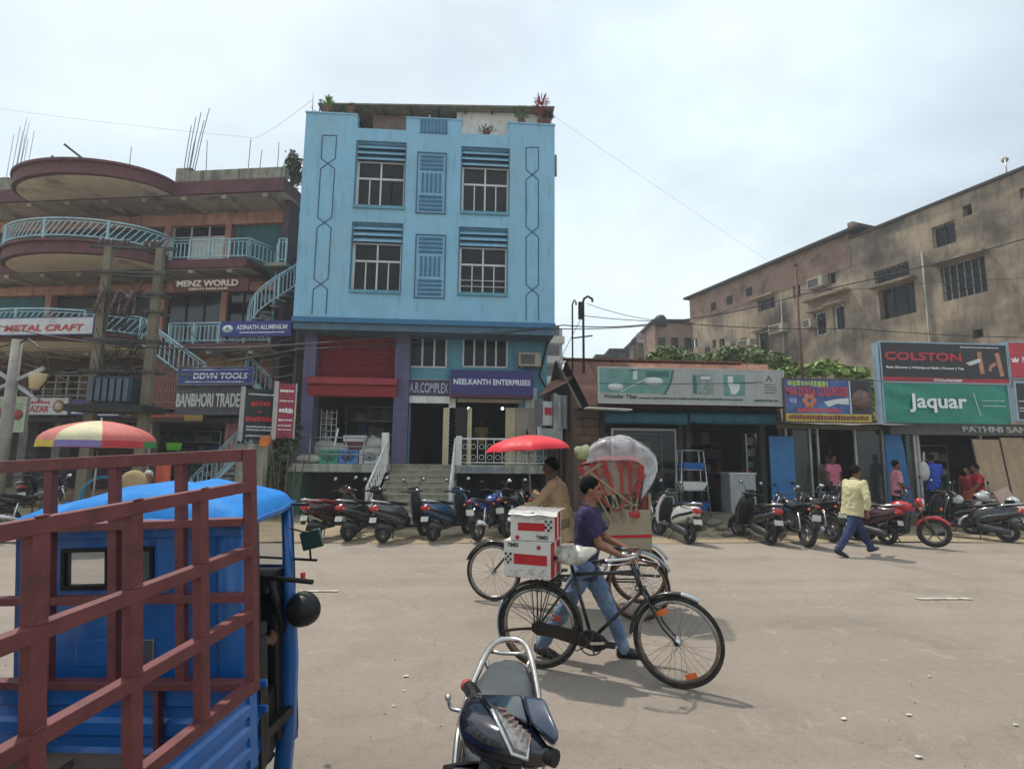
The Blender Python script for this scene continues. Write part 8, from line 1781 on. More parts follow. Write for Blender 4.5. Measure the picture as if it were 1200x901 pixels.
# people
tex = bpy.data.textures.new('cloth_folds', 'CLOUDS'); tex.noise_scale = .075; tex.noise_depth = 2
def capsule(q, a, b, ra, rb, n=12):
    a, b = V(a), V(b); q.tube([a, a.lerp(b, .5), b], [ra, (ra + rb) / 2, rb], n); q.ball(a, ra, n, 8); q.ball(b, rb, n, 8)
def remesh(o, vox, sm=2, disp=0):
    r_ = o.modifiers.new('remesh', 'REMESH'); r_.mode = 'VOXEL'; r_.voxel_size = vox; r_.use_smooth_shade = True
    s_ = o.modifiers.new('smooth', 'SMOOTH'); s_.iterations = sm; s_.factor = .5
    if disp: d = o.modifiers.new('folds', 'DISPLACE'); d.texture = tex; d.strength = disp; d.mid_level = .5; d.texture_coords = 'LOCAL'
M_skin = {k: mat('skin_' + k, c, .55, var=.06, scale=10) for k, c in (('a', '#6b4531'), ('b', '#4a2e22'), ('c', '#85573f'))}
M_hair = mat('hair_black', '#0a0808', .85, var=.2, scale=30, bump=.3, bscale=120, spec=.12)
M_hairg = mat('hair_grey', '#a5a39f', .7, var=.2, scale=30, bump=.5, bscale=120)
M_shoe = mat('shoe_dark', '#15141a', .5, var=.15)
def person(label, M, H=1.68, lean=0, tL=0, kL=0, tR=0, kR=0, aL=(0, 10, 10), aR=(0, 10, 10), skin='a', shirt=None, pants=None, shoes=M_shoe, hair=M_hair, sleeve=.55, hem=.10, vox=.014, group=None, head_turn=0, head_tilt=0, fat=1.0, curl=50, skirt=None, foot_pitch=(0, 0), seat_h=None, bald=False, name='person', grip=None, twist=0):
    t = thing(name, label, 'person', M=M, group=group); s_ = H / 1.70
    ln = R(lean)
    def legpts(side, ta, kf, fp):
        hp = V((0, side * .095, -.02)); a = R(ta); k = hp + V((math.sin(a), 0, -math.cos(a))) * .43; b = a - R(kf); an = k + V((math.sin(b), 0, -math.cos(b))) * .42
        f = R(fp); toe = an + V((math.cos(f) * .17, side * .02, -.045 + math.sin(f) * .17)); heel = an + V((-.045, 0, -.045)); return hp, k, an, toe, heel
    LL, RR = legpts(1, tL, kL, foot_pitch[0]), legpts(-1, tR, kR, foot_pitch[1])
    low = min(min(p.z for p in l[2:]) for l in (LL, RR)) - .022
    pz = -low if seat_h is None else seat_h / s_
    off = V((0, 0, pz)); LL = [p + off for p in LL]; RR = [p + off for p in RR]
    d = V((math.sin(ln), 0, math.cos(ln))); side_v = V((0, 1, 0)); P = off.copy()
    fx = V((math.cos(ln), 0, -math.sin(ln)))
    tw = Matrix.Rotation(R(twist), 3, d)
    neck = P + d * .535; hc = P + d * .60 + V((math.sin(R(head_tilt)) * .10 + .015, 0, .085 * math.cos(R(head_tilt))))
    def arm(side, a):
        ua, ab, ef = R(a[0]), R(a[1]), R(a[2]); sh = P + d * .475 + tw @ (side_v * side * .185 * (1 + .4 * (fat - 1)))
        # direction of upper arm in sagittal plane + abduction
        u = V((math.sin(ua) * math.cos(ab), side * math.sin(ab), -math.cos(ua) * math.cos(ab))); el_ = sh + u * .295
        inw = R(a[3]) if len(a) > 3 else 0
        fa = ua + ef; v_ = V((math.sin(fa) * math.cos(inw), -side * math.sin(inw), -math.cos(fa) * math.cos(inw))); wr = el_ + v_ * .25; return sh, el_, wr, v_
    AL, AR = arm(1, aL), arm(-1, aR)
    def sc(q): q.v = [(x * s_, y * s_, z * s_) for x, y, z in q.v]; return q
    # ---- body
    q = MB()
    def torso(q, g, z0=-.06, top=.535, fine=16):
        prof = [(z0, .105, .168), (.05, .104, .155), (.16, .108, .148), (.28, .115, .162), (.38, .118, .178), (.46, .105, .172), (.51, .08, .12), (top, .055, .065)]
        q.loft([[P + d * z + (tw if z > .3 else Matrix.Identity(3)) @ (fx * ((hx * (fat if z < .4 else 1) + g) * math.cos(2 * PI * k / fine)) + side_v * ((hy * (1 + .5 * (fat - 1)) + g) * math.sin(2 * PI * k / fine))) for k in range(fine)] for z, hx, hy in prof if z >= z0])
    torso(q, 0)
    capsule(q, P + d * .46, hc - V((.01, 0, .07)), .058, .05)
    for sh, el_, wr, v_ in (AL, AR): capsule(q, sh, el_, .052, .040); capsule(q, el_, wr, .039, .026)
    for l in (LL, RR):
        capsule(q, l[0], l[1], .088 * (.8 + .2 * fat), .058); capsule(q, l[1], l[2], .056, .036); capsule(q, l[2], l[3].lerp(l[2], .15), .030, .018)
    # head
    hr = Matrix.Rotation(R(head_turn), 3, 'Z') @ Matrix.Rotation(R(head_tilt), 3, 'Y')
    def HP(x, y, z): return hc + hr @ V((x, y, z))
    q.ball(hc + hr @ V((-.008, 0, .03)), (.095, .074, .098), 18, 12, hr); q.ball(HP(.018, 0, -.035), (.068, .058, .072), 16, 10, hr); q.ball(HP(.05, 0, -.075), (.035, .035, .03), 12, 8, hr)
    capsule(q, HP(.082, 0, .02), HP(.100, 0, -.018), .010, .016, 8); q.ball(HP(.082, 0, -.052), (.012, .026, .010), 8, 6, hr); q.ball(HP(.078, 0, .042), (.014, .05, .012), 8, 6, hr)
    for sd in (-1, 1): q.ball(HP(-.008, sd * .076, .0), (.02, .012, .032), 8, 6, hr); q.ball(HP(.055, sd * .035, -.02), (.025, .022, .02), 8, 6, hr)
    # hands
    for ai, (side, (sh, el_, wr, v_)) in enumerate(((1, AL), (-1, AR))):
        up_ = V((0, 0, 1)); lat = v_.cross(V((0, side, 0))); lat = lat.normalized() if lat.length > .1 else V((1, 0, 0))
        thumb_dir = -lat if lat.z < 0 else lat
        palm_n = v_.cross(thumb_dir).normalized() * side * (1)
        palm_n = V((0, -side, 0)) if True else palm_n
        pc = wr + v_ * .05; thumb_dir = (v_.cross(palm_n)); thumb_dir = thumb_dir if (thumb_dir.x + thumb_dir.z) > 0 else -thumb_dir
        M3 = Matrix((v_, thumb_dir, palm_n)).transposed(); q.ball(pc, (.050, .041, .017), 12, 8, M3)
        for f in range(4):
            b0 = pc + v_ * .036 + thumb_dir * (.028 - f * .0185); L1 = (.036, .040, .037, .029)[f]; c0 = R(curl * .5 + f * 4); p1 = b0 + (v_ * math.cos(c0) + palm_n * math.sin(c0)) * L1; c1 = c0 + R(curl); p2 = p1 + (v_ * math.cos(c1) + palm_n * math.sin(c1)) * L1 * .7; c2 = c1 + R(curl * .7); p3 = p2 + (v_ * math.cos(c2) + palm_n * math.sin(c2)) * L1 * .5
            q.tube([b0, p1, p2, p3], [.0098, .009, .008, .007], 7); q.ball(p3, .007, 6, 4)
        b0 = pc - v_ * .015 + thumb_dir * .034; p1 = b0 + (v_ * .6 + thumb_dir * .6 + palm_n * .5).normalized() * .034; p2 = p1 + (v_ * .8 + palm_n * .6).normalized() * .028; q.tube([b0, p1, p2], [.012, .0105, .008], 7); q.ball(p2, .008, 6, 4)
    body = sc(q).build('body', M_skin[skin], t); remesh(body, vox, 1)
    # eyes
    q = MB()
    for sd in (-1, 1): q.ball(HP(.079, sd * .031, .022), (.011, .014, .008), 8, 6, hr)
    sc(q).build('eyes', M_hair, t)
    if vox < .01:
        q = MB()
        for sd in (-1, 1): q.ball(HP(.083, sd * .032, .046), (.006, .021, .0045), 8, 5, hr)
        sc(q).build('eyebrows', M_hair, t); q = MB(); q.ball(HP(.088, 0, -.053), (.006, .022, .005), 8, 5, hr); sc(q).build('mouth', mat('lips', '#5a2f28', .5, var=0), t)
    # hair
    if hair and not bald:
        q = MB(); q.ball(hc + hr @ V((-.018, 0, .042)), (.100, .083, .102), 22, 14, hr)
        vs2 = []
        for x, y, z in q.v:
            l = hr.inverted() @ (V((x, y, z)) - hc);
            lim = .045 if l.x > .03 else (-.035 if l.x < -.03 else .005)
            if l.z < lim: l.z = lim + (l.z - lim) * .1; l.x *= .93; l.y *= .93
            if l.x > .066: l.x = .066 + (l.x - .066) * .3
            n_ = noise.noise(l * 28) * .006; l *= 1 + n_ * 4
            vs2.append(tuple(hc + hr @ l))
        q.v = vs2; sc(q).build('hair', hair, t)
    # ---- shirt
    if shirt:
        q = MB(); torso(q, .022, -hem)
        for sh, el_, wr, v_ in (AL, AR):
            if sleeve > 1: capsule(q, sh, el_, .070, .058); capsule(q, el_, el_.lerp(wr, sleeve - 1), .058, .045)
            else: e1 = sh.lerp(el_, sleeve); capsule(q, sh, sh.lerp(el_, .1), .070, .07); q.tube([sh, e1], [.068, .070 if sleeve > .9 else .074], 14)
        o = sc(q).build('shirt', shirt, t); remesh(o, vox * 1.05, 1, .034 * s_)
        q = MB(); nk = P + d * .50 + fx * .01; q.tube([nk + (tw @ (fx * (.075 * math.cos(2 * PI * k / 14)) + side_v * (.078 * math.sin(2 * PI * k / 14)))) + d * (.028 - .03 * math.cos(2 * PI * k / 14)) for k in range(14)], .014 * s_ if vox > .01 else .011, 6, closed=True); sc(q).build('collar', shirt, t)
    if pants:
        q = MB(); q.loft([[P + V(((.118 * (.6 + .4 * fat)) * math.cos(2 * PI * k / 14), .178 * (.7 + .3 * fat) * math.sin(2 * PI * k / 14), z)) for k in range(14)] for z in (-.10, -.02, .04)])
        for l in (LL, RR): capsule(q, l[0], l[1], .104, .078); capsule(q, l[1], l[1].lerp(l[2], .97), .076, .062)
        o = sc(q).build('trousers', pants, t); remesh(o, vox * 1.1, 1, .04 * s_)
    if skirt:
        q = MB(); base = min(LL[3].z, RR[3].z) + .0; cx = (LL[2].x + RR[2].x) / 2
        q.loft([[(P.x * (1 - u) + cx * u + (hx) * math.cos(2 * PI * k / 24) * (1 + .05 * math.sin(k * 2.1) * u * 2), (hy) * math.sin(2 * PI * k / 24) * (1 + .05 * math.cos(k * 1.7) * u * 2), P.z * (1 - u) + base * u + .08 * (1 - u)) for k in range(24)] for u, hx, hy in ((0, .12, .16), (.15, .15, .19), (.5, .17, .2), (.8, .19, .21), (1, .21, .23))])
        sc(q).build('skirt', skirt, t)
    for l, nm in ((LL, 'shoe'), (RR, 'shoe')):
        if shoes:
            an, toe, heel = l[2], l[3], l[4]; q = MB(); dr_ = (toe - heel).normalized(); uu = V((0, 0, 1)); rings = []
            for u, w_, h_, zz in ((-.14, .026, .034, .02), (0, .042, .05, .02), (.3, .044, .056, .022), (.6, .050, .044, .012), (.85, .050, .034, .003), (1.07, .036, .024, -.004), (1.16, .014, .012, -.008)):
                c_ = heel.lerp(toe, u) + uu * zz * .6; rings.append([c_ + V((0, 1, 0)) * w_ * math.cos(2 * PI * k / 12) + uu * h_ * math.sin(2 * PI * k / 12) for k in range(12)])
            q.loft(rings); capsule(q, an + V((0, 0, .03)), heel.lerp(toe, .3) + uu * .02, .045, .038); sc(q).build(nm, shoes, t)
    return t, dict(P=P * s_, hc=hc * s_, AL=[p * s_ for p in AL[:3]], AR=[p * s_ for p in AR[:3]])
def stand(px, py, heading, z=0.0): p = gp(px, py, z); return T(p.x, p.y, z) @ Matrix.Rotation(R(heading), 4, 'Z')
def standY(px, Y, z, heading): p = at(px, 560, Y); return T(p.x, Y, z) @ Matrix.Rotation(R(heading), 4, 'Z')
M_purp = mat('shirt_purple', '#251a45', .8, var=.12, scale=5); M_jean = mat('jeans_faded', '#5a6f8c', .85, var=.2, scale=6, dirt='#8797ab', dirt_amt=.5, dirt_scale=5)
# man in purple: walks behind the bicycle (far side), arms reaching to the handlebar
pm = gp(703, 771, 0); hdm = math.degrees(hd) + 4
person('man in a purple t-shirt and faded jeans walking and pushing the bicycle', T(pm.x - .12, pm.y + .02, 0) @ Matrix.Rotation(R(hdm), 4, 'Z'), 1.62, lean=5, tL=27, kL=5, tR=-25, kR=8, foot_pitch=(0, -14), aL=(27, 5, 40, 10), aR=(22, 6, 44, -2), shirt=M_purp, pants=M_jean, sleeve=.75, hem=.14, vox=.0085, curl=58, skin='c', fat=.95)
# rickshaw puller
rp = person('rickshaw puller in a beige kurta seated under the red umbrella', RM @ T(SDX - .03, YC, 0), 1.66, lean=14, tL=68, kL=62, tR=40, kR=62, aL=(40, 4, 30), aR=(30, 8, 95), seat_h=1.0, shirt=mat('kurta_beige', '#a38a68', .85, var=.12, scale=5), pants=mat('trousers_khaki', '#6e614d', .85, var=.15), skin='b', sleeve=1.8, hem=.24, vox=.011, head_tilt=4)
# red umbrella held over the puller
def canopy(n, R_, h, sag=.03, seg=8):
    panels_ = []
    for i in range(n):
        a0, a1 = 2 * PI * i / n, 2 * PI * (i + 1) / n; rings = []
        for k in range(seg + 1):
            u = k / seg; row = []
            for j in range(5):
                v_ = j / 4; a = a0 + (a1 - a0) * v_; r_ = R_ * math.sin(u * PI / 2 * .96) / math.sin(PI / 2 * .96); r_ *= 1 - sag * 2.2 * math.sin(PI * v_) * u; z = h * (1 - u ** 1.55) + sag * .3 * math.sin(PI * v_) * u
                row.append((r_ * math.cos(a), r_ * math.sin(a), z))
            rings.append(row)
        panels_.append(rings)
    return panels_
def umbrella(label, M, n, R_, h, pole, mats, valance=0, vmats=None, group=None, name='umbrella', tilt=0):
    t = thing(name, label, 'umbrella', M=M, group=group)
    for i, rings in enumerate(canopy(n, R_, h)):
        q = MB(); q.loft(rings, closed=False); q.build('canopy_panel', mats[i % len(mats)], t)
        if valance:
            e = rings[-1]; q = MB(); q.loft([e, [(x * 1.01, y * 1.01, z - valance) for x, y, z in e]], closed=False); q.build('valance', (vmats or mats)[i % len(vmats or mats)], t)
        a = 2 * PI * i / n; q = MB(); q.tube([(rings[k][0][0] * .99, rings[k][0][1] * .99, rings[k][0][2] - .012) for k in range(0, len(rings), 2)], .005 * R_ * 2, 4); q.build('rib', M_steel, t)
        q = MB(); q.tube([(0, 0, h - .45 * R_), (rings[4][0][0], rings[4][0][1], rings[4][0][2] - .015)], .004 * R_ * 2, 4); q.build('stretcher', M_steel, t)
    q = MB(); q.tube([(0, 0, h + .06), (0, 0, -pole)], .008 if R_ < .8 else .02, 7); q.build('shaft', M_steel, t); q = MB(); q.tube([(0, 0, h + .01), (0, 0, h + .08)], [.02, .006], 7); q.build('ferrule', M_black, t)
    return t
M_ured = mat('umbrella_red', '#d3202f', .6, var=.05)
b = M_ured.node_tree.nodes['Principled BSDF'];
uc = at(619, 528, (RM @ V((SDX, YC, 0))).y - .12)
umbrella('bright red umbrella held over the rickshaw puller', T(uc.x, uc.y, uc.z) @ Matrix.Rotation(R(-4), 4, 'Y'), 8, .52, .19, .62, [M_ured])
# striped vendor umbrella
M_us = [mat('umb_' + n, c, .7, var=.1, dirt='#8a7f70', dirt_amt=.2) for n, c in (('cream', '#c9c09c'), ('coral', '#c4625c'), ('coral2', '#bf5f58'), ('green', '#6a9c70'), ('cream2', '#bdb591'), ('coral3', '#b9504a'), ('pink', '#c2605a'), ('coral4', '#c0665c'))]
M_uv = [mat('umbv_' + n, c, .7, var=.1) for n, c in (('violet', '#76689c'), ('red', '#b8303a'), ('grn', '#3f8f55'), ('green', '#4f8f5c'), ('yel', '#b39a3e'), ('red2', '#a83038'), ('yellow', '#c2ab3a'), ('yellow2', '#bfa636'))]
uy = gp(116, 640, 0); YV = 11.6; c_ = at(116, 520, YV)
R_v = (at(182, 520, YV).x - at(49, 520, YV).x) / 2 * .9
zt_v = at(116, 493, YV).z
o_ = umbrella('large faded striped vendor umbrella with a violet and yellow valance', T(c_.x, YV, at(116, 517, YV).z) @ Matrix.Rotation(R(-100), 4, 'Z'), 8, R_v, zt_v - at(116, 517, YV).z, at(116, 517, YV).z, M_us, .13, M_uv)
# vendor stall things behind the truck
pv = at(174, 556, 10.4);
person('grey haired old man in a pale blue shirt seen over the truck roof', T(pv.x, 10.4, 0) @ Matrix.Rotation(R(-60), 4, 'Z'), 1.62, lean=8, tL=85, kL=85, tR=85, kR=85, aL=(30, 10, 40), aR=(30, 10, 40), seat_h=pv.z - .70, shirt=mat('shirt_paleblue', '#8f9cba', .8, var=.1), pants=mat('lungi', '#7a7468', .85, var=.1), hair=M_hairg, skin='c', vox=.016)
sk = at(158, 562, 10.2); sack((sk.x, 10.2, sk.z - .25), (.22, .18, .2), 'tan round bundle left of the old man', mat('tan_cloth', '#a08a66', .9, var=.15, bump=.4), 1, 'bundle', name='bundle')
pt_ = gp(192, 640, 0); a, b_, c, d = rect(182, 543, 197, 575, 11.2)
q = MB(); q.loft([[(x + .02 * math.sin(k), 11.2 + .06 * math.sin(k * 1.3), z) for k, x in enumerate([a + (b_ - a) * j / 6 for j in range(7)])] for z in (0.2, c, (c + d) / 2, d)], closed=False); q.loft([[(x + .02 * math.sin(k), 11.23 + .06 * math.sin(k * 1.3), z) for k, x in enumerate([a + (b_ - a) * j / 6 for j in range(7)])] for z in (0.2, c, (c + d) / 2, d)], closed=False); tag(q.build('hanging_cloth', mat('cloth_orange', '#b8563c', .85, var=.15)), 'orange cloth hanging right of the old man', 'cloth')
for px, py, lb, Y in ((204, 523, 'upper green plastic tub stacked in the dark shop front', 13.5), (205, 540, 'lower lime green plastic tub under the other one', 13.5)):
    p = at(px, py, Y); q = MB(); q.lathe([(.14, -.09), (.17, .07), (.19, .08), (.17, .075), (.13, -.06), (0, -.06)], n=18); o = q.build('plastic_tub', mat('tub_green', '#5fae32', .4, var=.1)); o.location = (p.x, Y, p.z); tag(o, lb, 'tub', 'green tubs')
# stall table under the umbrella with blue tarpaulin
p0, p1 = at(78, 572, 11.9), at(150, 572, 11.9); t = thing('vendor_cart', 'low vendor cart draped in blue tarpaulin under the striped umbrella', 'cart', ((p0.x + p1.x) / 2, 11.9, 0)); w_ = (p1.x - p0.x) / 2; q = MB(); q.box(-w_, w_, 0, .9, .62, .72); q.build('top', M_wood, t); q = MB()
n_ = 24; q.loft([[(-w_ + 2 * w_ * k / n_, -.03 + .03 * math.sin(k * 1.9) * (1 - u), .2 + .6 * u + .05 * noise.noise(V((k, u, 0)))) for k in range(n_ + 1)] for u in (0, .5, 1)], closed=False); q.build('tarpaulin', mat('tarp_blue', '#1f6f9c', .5, var=.15, bump=.3), t); q = MB()
for x in (-w_ + .1, w_ - .1): q.box(x - .03, x + .03, .05, .11, 0, .62); q.box(x - .03, x + .03, .8, .86, 0, .62)
q.build('legs', M_wood, t)
q = MB(); q.tube([(.42 * math.cos(a), 0, .42 * math.sin(a)) for a in [2 * PI * k / 28 for k in range(28)]], .03, 7, closed=True); o = q.build('blue_hoop', mat('hoop_blue', '#1c7fae', .5)); pp = at(121, 572, 11.7); o.location = (pp.x, 11.7, at(121, 560, 11.7).z - .40); tag(o, 'blue hoop standing against the vendor cart', 'hoop')
# yellow shirt man
ym = gp(1003, 651, 0)
person('man in a pale yellow shirt and blue jeans walking right across the road edge', T(ym.x, ym.y, 0) @ Matrix.Rotation(R(8), 4, 'Z'), 1.72, lean=10, tL=33, kL=4, tR=-27, kR=12, foot_pitch=(8, -26), aL=(40, 12, 15), aR=(-14, 24, 12), shirt=mat('shirt_yellow', '#bdb68c', .8, var=.08, scale=4), pants=mat('jeans_blue', '#1e2f55', .85, var=.2, scale=5), sleeve=1.75, hem=.14, vox=.012, fat=1.35, head_turn=12, head_tilt=4)
person('man in a pink checked shirt and black trousers standing in front of the blue panel', standY(1049, 14.1, .1, -20), 1.66, lean=3, tL=4, tR=-4, aL=(15, 8, 50), aR=(5, 6, 15), shirt=mat('shirt_pink', '#c58088', .8, var=.3, scale=18), pants=M_seat, sleeve=.9, hem=.14, vox=.014, fat=1.1)
person('man in a royal blue shirt with a pale shoulder bag entering the dark opening', standY(1093, 14.3, .3, 60), 1.66, lean=6, tL=10, tR=-10, kR=10, aL=(20, 8, 60), aR=(15, 6, 70), shirt=mat('shirt_royal', '#1d45a8', .8, var=.1), pants=mat('shorts_navy', '#232a45', .85, var=.1), sleeve=.8, hem=.2, vox=.014)
p = at(1083, 552, 14.0); q = MB(); q.ball((0, 0, 0), (.14, .09, .26), 14, 10); q.tube([(0, 0, .2), (.12, .1, .5), (.22, .2, .3)], .02, 5); o = q.build('shoulder_bag', mat('bag_pale', '#b7b2aa', .8, var=.15, bump=.3)); o.location = (p.x, 14.0, p.z); tag(o, 'pale cloth bag on the back of the man in royal blue', 'bag')
wm, jn = person('woman in a red blouse with a mustard wrap walking left past the shop', standY(1147, 13.9, .1, 160), 1.60, lean=6, tL=12, tR=-10, aL=(20, 10, 30), aR=(-10, 10, 20), shirt=mat('blouse_red', '#a31e28', .75, var=.15), skirt=mat('sari_red', '#8f1f2a', .75, var=.2, scale=5), sleeve=.8, hem=.06, vox=.014, hair=M_hair)
q = MB(); q.loft([[(.10 + .03 * u, .16 + .02 * math.sin(k), .1 + 1.2 * u) if False else (-.05 + .14 * math.sin(u * PI) + .02 * math.sin(k * 2), .10 + .10 * u2, 1.30 - 1.15 * u) for k, u2 in enumerate((0, .3, .6, 1))] for u in [i / 10 for i in range(11)]], closed=False); q.build('drape', mat('drape_mustard', '#b98226', .75, var=.15), wm)
person('person in red standing just left of the woman with the mustard wrap', standY(1134, 14.6, .1, 200), 1.5, tL=3, tR=-3, shirt=mat('kurta_rust', '#8f2f24', .8, var=.15), skirt=mat('skirt_rust', '#a5492a', .8, var=.2), vox=.016)
person('person in a pink top with a pink scarf standing inside the glass doors', standY(977, 15.0, .3, -80), 1.6, tL=3, tR=-3, shirt=mat('top_pink', '#c56a80', .8, var=.15), pants=M_seat, vox=.016)
person('dark haired person just behind the one in the pink top', standY(971, 15.3, .3, -100), 1.6, tL=3, tR=-3, shirt=mat('top_grey', '#6c6660', .8, var=.15), pants=M_seat, vox=.016)
person('person in a yellow shirt standing inside the dark porch doorway', standY(563, 19.5, zs, -90), 1.55, tL=3, tR=-3, shirt=mat('shirt_mustard', '#96803c', .8, var=.1), pants=M_seat, vox=.018)
# truck driver (only a knee shows in the door)
TR3 = TM.to_quaternion().to_matrix().to_4x4(); kn = tl(298, 775, 0, XB + .62); DRY = kn.y + .10
person('truck driver sitting in the cab, grey trousered knee in the door opening', T(*(TM @ V((XB + .2, DRY + .05, -.3)))) @ TR3 @ T(0, 0, -.12), 1.5, lean=2, tL=84, kL=98, tR=84, kR=92, aL=(45, 6, 30), aR=(40, 0, 35), seat_h=.12, shirt=mat('shirt_dark', '#2f3338', .8, var=.1), pants=mat('trousers_greygreen', '#5d6a64', .85, var=.1), vox=.012)
# foliage
def leafmat(n, c, c2):
    m = mat(n, c, .6, var=.35, scale=6, dirt=c2, dirt_amt=.7, dirt_scale=2.5, dirt_lo=.45)
    return m
M_l1 = leafmat('leaf_mid', '#5a6e3c', '#8a9a58'); M_l2 = leafmat('leaf_bright', '#6f8f3c', '#a3b35a'); M_l3 = leafmat('leaf_dark', '#2c3f20', '#4f5a2a'); M_bark = mat('bark', '#4a3d30', .9, var=.2, bump=.5)
def crown(blobs, n, size, seed, flat=.7):
    rr = random.Random(seed); q = MB(); vs = []; fs = []
    wts = [b[1][0] * b[1][1] * b[1][2] for b in blobs]
    for i in range(n):
        c, r_ = rr.choices(blobs, wts)[0]
        u = V((rr.gauss(0, 1), rr.gauss(0, 1), rr.gauss(0, 1))).normalized() * (rr.random() ** .4)
        k_ = 1 + .75 * noise.noise(V((u.x * 3.5 + c[0], u.y * 3.5, u.z * 3.5)))
        p = V(c) + V((u.x * r_[0], u.y * r_[1], u.z * r_[2])) * k_
        s_ = size * rr.uniform(.4, 1.5); nrm = (u + V((rr.uniform(-.7, .7), rr.uniform(-.7, .7), rr.uniform(0, .9)))).normalized(); a = nrm.orthogonal().normalized(); a.rotate(Quaternion(nrm, rr.uniform(0, 6.28))); b = nrm.cross(a)
        o = len(vs); vs += [p - a * s_, p - a * s_ * .1 + b * s_ * .42 , p + a * s_, p - a * s_ * .1 - b * s_ * .42 + nrm * s_ * .15]; fs += [(o, o + 1, o + 2), (o, o + 2, o + 3)]
    q.add(vs, fs); return q
def tree(name, label, base, h, blobs, n, size, m, seed, cat='tree', group=None, tr=.08):
    t = thing(name, label, cat, base, group=group); crown(blobs, n, size, seed).build('crown', m, t)
    rr = random.Random(seed); q = MB(); q.tube([(0, 0, -.1), (.05, 0, h * .4), (0, 0, h * .75)], [tr, tr * .7, tr * .35], 8)
    for c, r_ in blobs: s0 = V((0, 0, h * rr.uniform(.3, .6))); q.tube([s0, s0.lerp(V(c), .6) + V((0, 0, .1)), V(c)], [tr * .5, tr * .3, tr * .1], 5)
    q.build('trunk', M_bark, t); return t
def treeat(name, label, px, pyt, Y, blobpx, n, size, m, seed, **k):
    """blobpx: (px,py,rx_px,rz_px) ellipsoids on the plane Y"""
    b = at(px, pyt, Y); sc_ = Y / FPX; bl_ = []
    for (bx, by, rx, rz) in blobpx: p = at(bx, by, Y); bl_.append(((p.x - b.x, random.uniform(-.5, .5), p.z), (rx * sc_ * 1.0, max(rx, rz) * sc_ * .6, rz * sc_)))
    return tree(name, label, (b.x, Y, 0), b.z, bl_, n, size, m, seed, **k)
YT = 20.5
treeat('tree', 'pale green bushy tree behind the left part of the rusty roof', 788, 425, YT, [(778, 417, 17, 8), (795, 416, 14, 8), (765, 423, 12, 7), (805, 424, 12, 8)], 3600, .10, M_l1, 1, group='trees behind the shops')
treeat('tree', 'pale green tree in the middle behind the long grey board', 850, 420, YT, [(838, 421, 14, 8), (860, 414, 16, 10), (880, 420, 17, 10), (899, 424, 16, 9), (912, 430, 14, 8)], 5600, .10, M_l1, 2, group='trees behind the shops')
treeat('shrub', 'bright leaved shrub standing behind the blue and yellow banner', 965, 445, 18.6, [(950, 434, 14, 6), (967, 431, 16, 8), (985, 437, 13, 6), (1001, 438, 12, 5), (930, 436, 10, 6)], 1300, .16, M_l2, 3, cat='shrub')
treeat('shrub', 'bright green shrub in the gap between the two tall boards', 1024, 470, 18.0, [(1023, 460, 9, 16), (1020, 485, 10, 14)], 700, .13, M_l2, 4, cat='shrub')
treeat('shrub', 'small bright plant at the right end of the long grey board', 921, 440, 17.6, [(921, 438, 7, 8)], 260, .14, M_l2, 9, cat='shrub')
# bush on the left building roof
bx = LF.at(343, 190, 0); bw = LF.M @ V((bx.x, -.4, zAt));
bp = at(345, 205, bw.y - .3)
tree('bush', 'wild bush growing from the roof corner next to the blue building', (bp.x, bw.y - .3, bp.z - .3), 1.0, [((-.05, 0, .7), (.32, .3, .5)), ((.05, 0, .25), (.3, .3, .4)), ((-.1, 0, 1.05), (.15, .15, .25))], 900, .09, M_l3, 5, cat='bush', tr=.03)
# potted plants on the blue roof
def pot_plant(label, px, pyb, pyt, m, red=False, spread=.25, n=120, seed=1):
    p = at(px, pyb, YU + .35); tp = at(px, pyt, YU + .35); h_ = tp.z - p.z; t = thing('potted_plant', label, 'plant', (p.x, YU + .35, p.z), group='plants on the blue building parapet')
    q = MB(); q.lathe([(.09, 0), (.13, .16), (.14, .18), (.12, .17), (0, .15)], n=12); q.build('pot', M_rust, t)
    rr = random.Random(seed); q = MB()
    for k in range(n):
        a = rr.uniform(0, 6.28); z = .15 + (h_ - .15) * rr.random() ** .8; r_ = spread * rr.random() * (.4 + .6 * math.sin(PI * min(1, z / h_ * .8 + .1))); d_ = V((math.cos(a), math.sin(a), rr.uniform(.2, 1.1))).normalized(); L_ = .14 if not red else .24; b0 = V((r_ * math.cos(a) * .6, r_ * math.sin(a) * .6, z)); w_ = d_.cross(V((0, 0, 1))).normalized() * (.02 if not red else .018)
        q.add([b0 - w_, b0 + w_, b0 + d_ * L_ * .6 + w_ * .9, b0 + d_ * L_, b0 + d_ * L_ * .6 - w_ * .9], [(0, 1, 2, 3, 4)])
    q.build('leaves', m, t); q = MB(); q.tube([(0, 0, .1), (0, 0, h_ * .8)], .012, 5); q.build('stem', M_bark, t)
pot_plant('leafy potted plant at the left end of the blue parapet', 384, 133, 116, M_l2, n=110, seed=1)
pot_plant('small plant beside the leafy one at the left of the parapet', 411, 133, 124, M_l1, spread=.15, n=50, seed=2)
pot_plant('green potted plant left of the red leaved one on the right parapet', 611, 147, 129, M_l1, spread=.35, n=150, seed=3)
pot_plant('bright red leaved plant at the right end of the parapet', 634, 147, 116, mat('leaf_red', '#a03a4a', .6, var=.3, scale=8), red=True, spread=.3, n=110, seed=4)
pot_plant('low dark green plant under the red leaved one', 641, 147, 134, M_l3, spread=.3, n=120, seed=6)
pot_plant('thin trailing plant on the low middle part of the right parapet', 570, 160, 153, M_l3, spread=.6, n=60, seed=7)
